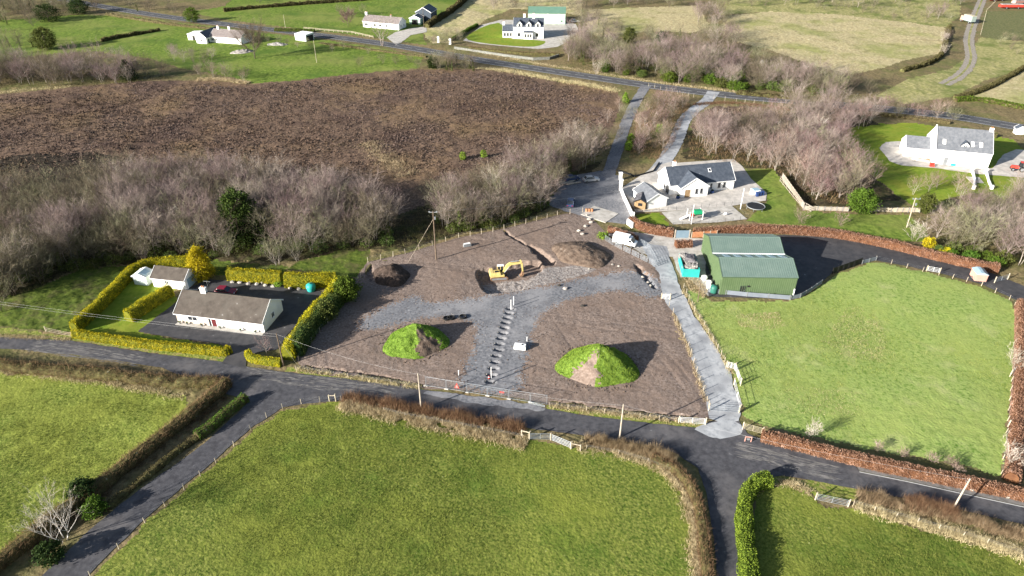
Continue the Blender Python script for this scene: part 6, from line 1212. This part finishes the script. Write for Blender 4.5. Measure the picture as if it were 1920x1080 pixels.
# ================================================================ MACHINES AND VEHICLES
def wheel(rt, x, y, r, w, m='black_rubber'):
    t = MB(); prof = [(x + r * math.cos(6.2832 * k / 16), r + r * math.sin(6.2832 * k / 16)) for k in range(16)]; t.prism(prof, y - w / 2, y + w / 2, 'y'); o = t.build('wheel', m, rt)
    MB().prism([(x + .58 * r * math.cos(6.2832 * k / 10), r + .58 * r * math.sin(6.2832 * k / 10)) for k in range(10)], y - w / 2 - .012, y + w / 2 + .012, 'y').build('rim', 'dull_steel', o)
def car(loc, rz, m, label, L=4.2, W=1.75, suv=0.0, group=None, scale=1):
    rt = root('car', (loc[0], loc[1], .04), rz, label, 'car', group); h = L / 2
    bd = MB(); prof = [(-h, .35), (-h, .78), (-h + .12, .95), (-h + 1.0, 1.0), (h - 1.35, .98), (h - .25, .82), (h, .62), (h - .02, .32)]
    for s0, s1 in ((-W / 2, W / 2),): bd.prism(prof[::-1], s0, s1, 'y')
    bo = bd.build('body', m, rt)
    ct = 1.47 + suv; a = [(-h + .35, -W / 2 + .06, .97), (h - 1.2, -W / 2 + .06, .97), (h - 1.2, W / 2 - .06, .97), (-h + .35, W / 2 - .06, .97), (-h + .85, -W / 2 + .22, ct), (h - 2.0, -W / 2 + .22, ct), (h - 2.0, W / 2 - .22, ct), (-h + .85, W / 2 - .22, ct)]
    MB().hexa(a).build('glasshouse', 'glass', rt)
    MB().box(-h + .78, h - 1.93, -W / 2 + .2, W / 2 - .2, ct + .002, ct + .05).build('roof', m, rt)
    pl = MB()
    for i in (0, 1, 2, 3): pl.tube([a[i], a[i + 4]], .05, 4)
    pl.build('pillar', m, rt)
    for sx in (-1, 1):
        MB().box(sx * h - .03, sx * h + .03, -W / 2 + .1, -W / 2 + .45, .6, .75).build('headlight' if sx > 0 else 'tail_light', 'lamp_clear' if sx > 0 else 'lamp_red', rt); MB().box(sx * h - .03, sx * h + .03, W / 2 - .45, W / 2 - .1, .6, .75).build('headlight' if sx > 0 else 'tail_light', 'lamp_clear' if sx > 0 else 'lamp_red', rt)
        for sy in (-1, 1): wheel(rt, sx * (h - .8), sy * (W / 2 - .08), .32, .2)
    return rt
car(g(424, 551), -6, 'car_red', 'dark red car parked behind the bungalow', 4.2); car(g(1108, 340), 12, 'car_silver', 'silver car parked in the gravel yard by the bank', 4.3)
car(g(1070, 384), 80, 'car_blue', 'dark car at the lower end of the gravel yard', 4.2, suv=.3); car(g(1072, 338), 25, 'car_blue', 'dark car half hidden by logs under the bank trees', 4.1)
car(g(1078, 42), 20, 'van_white', 'white car beside the pale green barn', 4.2)
# white van
va, vb = g(1150, 454), g(1194, 464); vn = root('van', ((va[0] + vb[0]) / 2, (va[1] + vb[1]) / 2, .04), wang(va, vb), 'white box van parked beside the copper hedge', 'van')
MB().box(-2.7, .9, -.95, .95, .55, 2.4, 0, (.05, .06)).build('cargo_box', 'van_white', vn); MB().prism([(.95, .5), (2.5, .5), (2.55, 1.1), (2.0, 1.25), (1.4, 2.05), (.95, 2.1)][::-1], -.92, .92, 'y').build('cab', 'van_white', vn)
MB().hexa([(1.46, -.8, 1.98), (2.05, -.8, 1.22), (2.05, .8, 1.22), (1.46, .8, 1.98), (1.5, -.8, 2.02), (2.09, -.8, 1.26), (2.09, .8, 1.26), (1.5, .8, 2.02)]).build('windscreen', 'glass', vn)
for s in (-1, 1): MB().box(1.0, 1.6, s * .93 - .01, s * .93 + .01, 1.25, 1.85).build('side_window', 'glass', vn); MB().box(2.53, 2.58, s * .7 - .15, s * .7 + .15, .75, .95).build('headlight', 'lamp_clear', vn)
for x in (-1.7, 1.7):
    for s in (-1, 1): wheel(vn, x, s * .85, .36, .22)
# excavator
ez = -1.1; e0 = g(935, 521, ez); ex = root('excavator', (e0[0], e0[1], ez), 9, 'yellow tracked excavator digging in the pit of the building plot', 'excavator'); ex.scale = (.86, .86, .86)
for s in (-1, 1):
    st_ = [(-1.75 + .42 * math.cos(R(90 + 30 * k)), .45 + .42 * math.sin(R(90 + 30 * k))) for k in range(7)] + [(1.75 + .42 * math.cos(R(-90 + 30 * k)), .45 + .42 * math.sin(R(-90 + 30 * k))) for k in range(7)]
    tk = MB().prism(st_, s * 1.05 - .27, s * 1.05 + .27, 'y').build('track', 'track_rust', ex); MB().prism([(p[0] * .86, .45 + (p[1] - .45) * .6) for p in st_], s * 1.05 - .29, s * 1.05 + .29, 'y').build('track_frame', 'dull_steel', tk)
    sh_ = MB()
    for k in range(14): sh_.box(-1.7 + k * .26, -1.58 + k * .26, s * 1.05 - .3, s * 1.05 + .3, .86, .92)
    sh_.build('track_shoes', 'track_rust', tk)
MB().box(-.9, .9, -.8, .8, .4, 1.0).build('undercarriage', 'dull_steel', ex)
up = MB().box(-2.0, 1.25, -1.3, 1.3, 1.02, 1.45).box(-2.0, .35, -1.3, .35, 1.45, 2.15, 0, (.1, .06)).box(-2.25, -1.3, -1.3, 1.3, 1.1, 2.2, 0, (.12, .1)).build('house', 'digger_yellow', ex)
MB().box(-1.0, -.2, -.9, -.3, 2.152, 2.3).build('engine_cover', 'black_board', up)
cbn = MB().box(-.25, 1.45, .38, 1.28, 1.452, 2.95, 0, (.12, .06)).build('cab', 'glass', ex); MB().box(-.2, 1.35, .42, 1.24, 2.955, 3.05).build('cab_roof', 'van_white', cbn)
pf = MB()
for x in (-.2, .55, 1.35):
    for y in (.4, 1.26): pf.tube([(x, y, 1.45), (x * .92 + .05, y * .97 + .02, 2.96)], .05, 4)
pf.build('cab_frame', 'digger_yellow', cbn)
bo = MB(); bo.prism([(.75, 1.35), (1.25, 1.35), (3.05, 3.55), (5.4, 3.72), (5.5, 4.05), (2.75, 4.25), (1.9, 3.7)], -.42, -.05, 'y'); bmn = bo.build('boom', 'digger_yellow', ex)
MB().tube([(1.25, -.52, 1.5), (2.6, -.52, 3.3)], [.1, .06], 8).build('boom_ram', 'steel', bmn); MB().tube([(1.25, .05, 1.5), (2.6, .05, 3.3)], [.1, .06], 8).build('boom_ram', 'steel', bmn); MB().tube([(2.9, -.23, 4.4), (5.2, -.23, 4.55)], [.1, .06], 8).build('stick_ram', 'steel', bmn)
stc = MB().prism([(5.05, 4.6), (5.45, 4.7), (5.85, 3.7), (6.0, 1.4), (5.75, 1.35), (5.35, 3.6)], -.38, -.1, 'y').build('stick', 'digger_yellow', ex); MB().tube([(5.85, -.24, 3.9), (6.15, -.24, 2.0)], .07, 8).build('bucket_ram', 'steel', stc)
MB().prism([(5.7, 1.5), (6.1, 1.45), (6.2, .9), (5.9, .35), (5.3, .15), (5.05, .35), (5.5, .6), (5.6, 1.0)], -.7, .25, 'y').build('bucket', 'track_rust', ex)
for k in range(4): MB().box(4.95, 5.1, -.66 + k * .26, -.56 + k * .26, .2, .36).build('tooth', 'steel', ex)
# teal skip full of scrap
sk = root('skip', g(1290, 507), -4, 'teal skip piled with dark scrap beside the green shed', 'skip'); sk.scale = (1.2, 1.25, 1.3)
for q in ([(-1.4, -2.6), (-1.3, -2.6), (-1.3, 2.6), (-1.4, 2.6)], [(1.3, -2.6), (1.4, -2.6), (1.4, 2.6), (1.3, 2.6)], [(-1.3, -2.6), (1.3, -2.6), (1.3, -2.5), (-1.3, -2.5)], [(-1.3, 2.5), (1.3, 2.5), (1.3, 2.6), (-1.3, 2.6)]): MB().prism(q, .25, 1.7, 'z').build('side_panel', 'teal', sk)
MB().box(-1.3, 1.3, -2.5, 2.5, .2, .5).build('floor', 'dull_steel', sk)
rr = np.random.default_rng(9); jk = MB()
for k in range(60):
    x, y, z = rr.uniform(-1.1, 1.1), rr.uniform(-2.3, 2.3), 1.2 + .9 * rr.random(); s = rr.uniform(.15, .5, 3); jk.box(x - s[0], x + s[0], y - s[1], y + s[1], z - s[2] * .6, z + s[2] * .4)
js = jk.build('scrap_load', 'junk', sk); js['kind'] = 'stuff'
MB().hexa([(-.9, -.4, 1.9), (1.0, -.9, 1.8), (1.1, 1.2, 1.8), (-.6, 1.4, 2.0), (-.7, -.2, 2.5), (.7, -.5, 2.3), (.8, .9, 2.4), (-.4, 1.0, 2.6)]).build('tarpaulin', 'tarp', sk)
# lorry on the track, red machinery
lr = root('lorry', g(1812, 42), 100, 'grey-green stock lorry parked on the stony track', 'lorry'); MB().box(-4.2, 1.6, -1.25, 1.25, 1.0, 3.6).build('stock_box', 'lorry_green', lr); MB().box(-4.2, 1.62, -1.3, 1.3, 3.602, 3.75).build('roof', 'timber_pale', lr); MB().box(1.8, 3.6, -1.2, 1.2, .7, 2.9, 0, (.15, .08)).build('cab', 'pink_rust', lr); MB().box(3.52, 3.62, -1.0, 1.0, 1.8, 2.6).build('windscreen', 'glass', lr)
for x in (-2.8, 2.6):
    for s in (-1, 1): wheel(lr, x, s * 1.1, .5, .3)
for i, (px, py, s, m, lb) in enumerate(((1895, 16, 1.6, 'red_paint', 'pinkish red farm machine at the end of the stony track'), (1868, 2, 1.3, 'red_paint', 'bright red trailer behind the farm machine'), (1912, 8, 1.4, 'pink_rust', 'rusty pink trailer beside the farm machine'))):
    o = root('farm_trailer', g(px, py), 10 * i, lb, 'trailer'); MB().box(-4 * s, 4 * s, -1.3, 1.3, .9, 2.1, 0, (.1, 0)).build('tub', m, o); MB().box(-3.6 * s, 3.6 * s, -1.1, 1.1, 2.1, 2.5).build('load', 'junk', o); MB().tube([(4 * s, 0, .8), (5.4 * s, 0, .6)], .1).build('drawbar', 'dull_steel', o)
    for x in (-2, 2):
        for y in (-1, 1): wheel(o, x * s, y * 1.25, .55, .35)
tr_ = root('tractor', g(1908, 320), 160, 'small red tractor on the drive of the large white house', 'tractor'); MB().box(0, 1.9, -.4, .4, .7, 1.4, 0, (.1, .05)).build('bonnet', 'red_paint', tr_); MB().box(-1.2, 0, -.6, .6, .7, 1.2).build('chassis', 'dull_steel', tr_); cb_ = MB().box(-1.1, .1, -.65, .65, 1.2, 2.5, 0, (.15, .1)).build('cab', 'glass', tr_); MB().box(-1.05, .05, -.6, .6, 2.502, 2.6).build('cab_roof', 'red_paint', cb_)
for x, r_ in ((-.7, .7), (1.4, .45)):
    for s in (-1, 1): wheel(tr_, x, s * .85, r_, .35)
pt = root('box_trailer', g(1832, 524), 80, 'faded pink box trailer at the drive gate', 'trailer'); MB().box(-1.3, 1.3, -1.1, 1.1, .35, 1.9).build('box_body', 'pink_rust', pt); MB().hexa([(-1.4, -1.2, 1.91), (1.4, -1.2, 1.91), (1.4, 1.2, 1.91), (-1.4, 1.2, 1.91), (-1.3, -.3, 2.3), (1.3, -.3, 2.3), (1.3, .3, 2.3), (-1.3, .3, 2.3)]).build('roof', 'sky_panel', pt); MB().tube([(1.3, 0, .5), (2.5, 0, .45)], .06).build('drawbar', 'dull_steel', pt)
for s in (-1, 1): wheel(pt, 0, s * 1.0, .33, .2)

# ================================================================ SMALL THINGS
tk_ = root('oil_tank', g(584, 545), 0, 'round green oil tank at the corner of the bungalow forecourt', 'tank'); MB().lathe([(.7, 0), (.8, .15), (.95, .9), (.9, 1.35), (.6, 1.6), (.15, 1.68)], 20).build('tank_body', 'teal', tk_, True); MB().lathe([(.2, 1.66), (.2, 1.8), (.1, 1.82)], 10).build('cap', 'oil_green', tk_)
wt = root('water_tank', g(975, 654), -12, 'white rectangular tank standing on the gravel drive', 'tank'); MB().box(-1.05, 1.05, -.45, .45, .1, .95, 0, (.05, .05)).build('tank_body', 'van_white', wt); MB().lathe([(.16, .952), (.16, 1.03)], 10, (.4, 0, 0)).build('lid', 'black_rubber', wt)
for x in (-.8, .8): MB().box(x - .12, x + .12, -.4, .4, 0, .098).build('skid', 'timber', wt)
for px, py, h, lb in ((963, 572, 1.9, 'upper white marker post on the gravel fork'), (958, 580, 2.1, 'lower white marker post on the gravel fork'), (921, 709, 2.2, 'white post by the last hole of the gravel drive'), (860, 704, 1.0, 'short grey stake at the gravel edge'), (988, 640, .9, 'stake beside the white tank')):
    o = root('marker_post', g(px, py), 10, lb, 'post'); MB().box(-.06, .06, -.06, .06, -.2, h, 0, (.01, .01)).build('post_shaft', 'white_trim', o); MB().box(-.08, .08, -.08, .08, h + .002, h + .08).build('cap', 'white_trim', o)
def sign(px, py, lb, tri=True):
    o = root('road_sign', g(px, py), -10, lb, 'sign'); MB().tube([(-.3, .25, 0), (0, 0, 1.0)], .02).tube([(.3, .25, 0), (0, 0, 1.0)], .02).tube([(0, -.2, 0), (0, 0, 1.0)], .02).build('stand', 'dull_steel', o)
    if tri: MB().prism([(-.45, .1), (.45, .1), (0, 1.25)], -.12, -.09, 'y').build('sign_plate', 'sign_red', o); MB().prism([(-.24, .24), (.24, .24), (0, .85)], -.13, -.121, 'y').build('sign_face', 'pink_rust', o)
    else: MB().box(-.4, .4, -.12, -.09, .9, 1.2).build('sign_plate', 'sign_red', o)
    return o
sign(857, 728, 'red triangular warning sign leaning at the mesh fence'); sign(941, 744, 'small red T-shaped notice behind the mesh fence', False)
cn = root('traffic_cone', g(917, 710), 0, 'small red cone beside the white post on the gravel', 'cone'); MB().box(-.2, .2, -.2, .2, 0, .05).build('base', 'black_rubber', cn); MB().lathe([(.15, .052), (.03, .7)], 10).build('cone_body', 'sign_red', cn); MB().lathe([(.115, .3), (.085, .45)], 10).build('band', 'white_trim', cn)
fs2 = root('frame_sign', g(1402, 828), -8, 'small pale square frame standing by the lane mouth', 'sign')
for q in ((-.5, -.38, 0, 1.0), (.38, .5, 0, 1.0)): MB().box(q[0], q[1], -.05, .05, q[2], q[3]).build('frame_side', 'pink_rust', fs2)
MB().box(-.38, .38, -.05, .05, .88, 1.0).build('frame_top', 'pink_rust', fs2); MB().box(-.2, .2, -.03, .03, .3, .7).build('plate', 'dull_steel', fs2)
rp_ = root('stone_pier', g(1603, 868), -15, 'small reddish stone pier at the start of the gravel strip', 'pier'); MB().box(-.3, .3, -.3, .3, -.1, 1.0).build('pier_body', 'pink_rust', rp_); MB().box(-.36, .36, -.36, .36, 1.002, 1.12).build('cap', 'stone', rp_)
def rock(px, py, s, m, label, name='boulder', group=None, seed=1, z=0.0, cat='boulder'):
    rng = np.random.default_rng(seed); mb = MB(); V = []
    for i in range(5):
        for k in range(8):
            a = 6.283 * k / 8; ph = math.pi * (i + .3) / 4.6; rr = s * (.8 + .4 * rng.random()); V.append((math.cos(a) * math.sin(ph) * rr, .75 * math.sin(a) * math.sin(ph) * rr, s * .3 + math.cos(ph) * rr * .6))
    fs = [(i * 8 + k, (i + 1) * 8 + k, (i + 1) * 8 + (k + 1) % 8, i * 8 + (k + 1) % 8) for i in range(4) for k in range(8)] + [tuple(range(8)), tuple(range(39, 31, -1))]
    mb.add(V, fs); o = mb.build(name, m); x, y = g(px, py); o.location = (x, y, z); return tag(o, label, cat, group)
for i, (px, py) in enumerate(((1704, 893), (1779, 907), (1822, 918), (1889, 932))): rock(px, py, .45, 'stone', 'pale boulder on the gravel strip below the copper hedge', group='boulders on the gravel strip', seed=i)
for i, (px, py) in enumerate(((436, 530), (450, 531), (466, 533), (482, 534), (498, 536), (512, 538), (545, 541), (560, 543), (470, 528), (492, 531))): rock(px, py, .5, 'stone', 'pale edging boulder below the straight-clipped golden hedge', group='edging boulders behind the bungalow', seed=10 + i)
rock(1092, 575, .45, 'rock_dark', 'single black rock on the right half of the plot', seed=30, z=.05); rock(1060, 542, .5, 'stone', 'grey rock beside the gravel bend near the pit', seed=31); rock(1048, 536, .4, 'rock_dark', 'dark rock by the stony ground', seed=32)
for i, (px, py) in enumerate(((1148, 497), (1160, 500), (1105, 505), (1205, 520), (1215, 530), (1220, 536))): rock(px, py, .35, 'stone', 'loose grey stone along the upper gravel bend', 'stone', 'loose stones by the gravel bend', 40 + i, cat='stone')
for i, (px, py) in enumerate(((1085, 434), (1092, 440), (1098, 425), (1104, 412), (1100, 405), (1108, 418))): rock(px, py, .55, 'stone', 'broken concrete lump at the edge of the concrete slab', 'rubble_lump', 'rubble by the concrete slab', 50 + i, cat='rubble')
for i, (hx_, hy_) in enumerate(holes):
    x, y = g(hx_ - 8, hy_ - 1); rock(hx_ - 9.5, hy_ - 1.5, .12, 'stone', 'small pale stone at the end of a hole in the gravel drive', 'stone', 'stones at the drive holes', 60 + i, cat='stone')
sl_ = root('concrete_slab', g(1125, 402), -38, 'stained concrete slab at the corner of the gravel yard', 'slab'); MB().box(-3.6, 3.4, -3.0, 3.0, -.05, .12).build('slab', 'concrete', sl_)
for i in range(3):
    o = root('rusty_drum', g(1100 + i * 5, 397), 0, 'rusty drum standing beside the concrete slab', 'drum', 'rusty drums'); MB().lathe([(.3, 0), (.3, .28), (.32, .3), (.3, .32), (.3, .85)], 12).build('drum_body', 'rust_panel', o); MB().lathe([(.27, .852), (.27, .87)], 12).build('drum_lid', 'track_rust', o)
bt = root('bathtub', g(706 + 170, 462), 20, 'pale upturned water trough near the top fence', 'trough'); MB().box(-.9, .9, -.45, .45, 0, .75, 0, (.12, .1)).build('trough_body', 'dull_steel', bt); MB().box(-.7, .7, -.28, .28, .752, .78).build('rim', 'white_wall', bt)
for i, (px, py) in enumerate(((838, 598), (846, 597), (868, 595))):
    o = root('pipe_coil', G3(px, py, .05), i * 40, 'black plastic pipe coil lying behind the smaller heap', 'pipe coil', 'black pipe coils'); mb = MB(); mb.tube([(.62 * math.cos(6.283 * k / 20), .62 * math.sin(6.283 * k / 20), .1) for k in range(21)], .09, 6, cap=False).build('coil', 'black_rubber', o); MB().tube([(.62 * math.cos(6.283 * k / 20), .62 * math.sin(6.283 * k / 20), .26) for k in range(21)], .08, 6, cap=False).build('coil', 'black_rubber', o)
# play yard
tp = root('trampoline', g(1416, 392), 0, 'round black trampoline on the lawn by the play yard', 'trampoline'); MB().lathe([(2.0, .82), (2.0, .86)], 28).build('mat', 'black_board', tp); MB().tube([(2.15 * math.cos(6.283 * k / 28), 2.15 * math.sin(6.283 * k / 28), .85) for k in range(29)], .1, 6, cap=False).build('rim', 'dull_steel', tp)
for k in range(6): a = k * 1.047; MB().tube([(2.1 * math.cos(a), 2.1 * math.sin(a), 0), (2.1 * math.cos(a), 2.1 * math.sin(a), .85)], .04).build('leg', 'steel', tp)
pf_ = root('climbing_frame', g(1302, 410), 8, 'white and green climbing frame with slide in the play yard', 'play frame')
for x in (-1.6, 1.6):
    for y in (-.9, .9): MB().tube([(x, y, 0), (x, y, 2.3)], .09).build('leg', 'white_trim', pf_)
MB().box(-1.55, 1.55, -.9, .9, 1.0, 1.12).build('deck', 'timber_grey', pf_); MB().box(-.5, 1.5, -1.0, .9, 1.6, 2.3, 0, (.1, .5)).build('canopy', 'play_green', pf_); MB().hexa([(-3.6, -.4, .05), (-1.6, -.4, 1.05), (-1.6, .3, 1.05), (-3.6, .3, .05), (-3.6, -.4, .12), (-1.6, -.4, 1.15), (-1.6, .3, 1.15), (-3.6, .3, .12)]).build('slide', 'white_trim', pf_); MB().box(-1.5, -.7, -1.0, -.9, 1.2, 1.8).build('panel', 'sign_red', pf_)
sw = root('rocker_toy', g(1360, 404), 20, 'small white rocking toy in the play yard', 'toy'); MB().tube([(-.7, 0, .5), (-.4, 0, .2), (.4, 0, .2), (.7, 0, .5)], .1).build('rocker', 'white_trim', sw); MB().box(-.3, .3, -.2, .2, .3, .8, 0, (.1, .05)).build('seat', 'white_trim', sw)
for i, (px, py) in enumerate(((1419, 368), (1424, 367), (1429, 366))):
    o = root('wheelie_bin', g(px, py), 5, 'blue wheelie bin at the end of the pale patio', 'bin', 'blue bins on the patio'); MB().box(-.28, .28, -.35, .35, 0, 1.0, 0, (-.03, -.03)).build('bin_body', 'bin_blue', o); MB().box(-.33, .33, -.4, .4, 1.002, 1.08, 0, (.03, .03)).build('lid', 'bin_blue', o)
tbx = root('hot_tub', g(1416, 362), 10, 'white box tub behind the blue bins', 'tub'); MB().box(-1.0, 1.0, -.9, .9, 0, 1.0, 0, (.05, .05)).build('tub_body', 'van_white', tbx); MB().box(-.9, .9, -.8, .8, 1.002, 1.12).build('cover', 'sky_panel', tbx)
for px, py, lb in ((1271, 372, 'dark barrel planter by the corner of the slate-roofed house'), (1335, 362, 'dark planter by the front of the slate-roofed house')):
    o = root('planter', g(px, py), 0, lb, 'planter'); MB().lathe([(.4, 0), (.5, .4), (.45, .8)], 12).build('barrel', 'bin_blue', o); MB().lathe([(.4, .802), (.3, .95)], 10).build('plant', 'dark_leaf', o)
for i in range(7):
    o = root('log', g(1046 + 5 * i, 345 - 2 * (i % 3)), 20 + 10 * (i % 3), 'grey log in the pile under the bank trees by the gravel yard', 'log', 'logs by the gravel yard'); MB().tube([(-2, 0, .25), (2, 0, .28)], [.26, .2], 8).build('log_trunk', 'timber_grey', o)
for i, (px, py, m, lb) in enumerate(((1747, 312, 'red_paint', 'red garden toy by the front door of the large house'), (1786, 310, 'teal', 'teal storage box by the front door of the large house'), (1740, 304, 'rust_panel', 'rust garden chair beside the patio wall of the large house'))):
    o = root('storage_box' if i == 1 else 'garden_chair', g(px, py), -15, lb, 'box' if i == 1 else 'seat'); MB().box(-.6, .6, -.4, .4, 0, .6, 0, (.05, .05)).build('box_body', m, o); MB().box(-.6, .6, .25, .4, .602, 1.0).build('back', m, o)
wall([(1708,298),(1722,302),(1745,306)], 'low grey patio wall in front of the annexe of the large house', .7, .3, 'stone', cap='stone', piers=False, name='patio_wall')
for px, py, w_, lb in ((160, 620, 0, ''),):
    pass
br = [((994, 822), (978, 818)), ((1070, 842), (1088, 846)), ((630, 752), (618, 752))]
for i, (a, b) in enumerate(br):
    p, q = g(*a), g(*b); o = root('strainer_brace', (p[0], p[1], 0), wang(p, q), ['timber strainer brace left of the square tube gate', 'timber strainer brace right of the angled tube gate', 'pale strainer brace at the bend of the side road fence'][i], 'brace'); L = math.hypot(q[0] - p[0], q[1] - p[1])
    MB().tube([(0, 0, -.2), (0, 0, 1.5)], .1).build('post', 'timber_pale', o); MB().tube([(L, 0, -.2), (L, 0, 1.3)], .1).build('post', 'timber_pale', o); MB().tube([(.1, 0, 1.15), (L - .1, 0, 1.15)], .07).build('rail', 'timber_pale', o)


# soil clods fallen round the heaps and loose stones spread over plot and drive (uncountable)
def clods(name, label, spots, n, smin, smax, mt, seed, cat):
    rng = np.random.default_rng(seed); V = []; Fc = []
    oct_ = np.array([(1, 0, 0), (0, 1, 0), (-1, 0, 0), (0, -1, 0), (0, 0, 1), (0, 0, -1)], float); of = [(0, 1, 4), (1, 2, 4), (2, 3, 4), (3, 0, 4), (1, 0, 5), (2, 1, 5), (3, 2, 5), (0, 3, 5)]
    for k in range(n):
        x, y = spots(rng); s = rng.uniform(smin, smax) * rng.uniform(.5, 1); z = site_z(x, y); b = len(V)
        V += [tuple(np.array([x, y, z + .2 * s]) + o * s * rng.uniform(.6, 1.2)) for o in oct_]; Fc += [(b + f[0], b + f[1], b + f[2]) for f in of]
    return tag(link(name, fast_mesh(name, V, Fc, mt)), label, cat, None, 'stuff')
def ring(c, rx, ry):
    def f(rng):
        a = rng.random() * 6.283; r = rng.normal(1.04, .09); return (c[0] + math.cos(a) * rx * r, c[1] + math.sin(a) * ry * r)
    return f
clods('soil_clods', 'loose clods at the foot of the smaller green heap', ring((-17.2, 99.5), 5.4, 5.2), 260, .06, .22, 'spoil', 1, 'clods'); clods('soil_clods', 'loose clods at the foot of the larger green heap', ring((14.6, 92.6), 6.5, 5.7), 320, .06, .22, 'spoil', 2, 'clods')
def edge_spot(rng):
    while True:
        i = rng.integers(0, len(GRAV)); q = GRAV[i]; x, y = q[0] + rng.normal(0, 1.2), q[1] + rng.normal(0, 1.2)
        if pip(np.array([x]), np.array([y]), SITE)[0]: return (x, y)
clods('loose_stone', 'loose stone and clods along the ragged edges of the gravel drive', edge_spot, 700, .04, .14, 'stony', 3, 'stones'); clods('soil_clods', 'dark clods pushed up along the gravel edges', edge_spot, 450, .05, .16, 'dark_soil', 4, 'clods')
def any_spot(rng):
    while True:
        x, y = rng.uniform(-40, 34), rng.uniform(78, 150)
        if pip(np.array([x]), np.array([y]), SITE)[0]: return (x, y)
clods('soil_clods', 'scattered clods over the bare soil of the plot', any_spot, 1800, .05, .16, 'spoil', 5, 'clods')
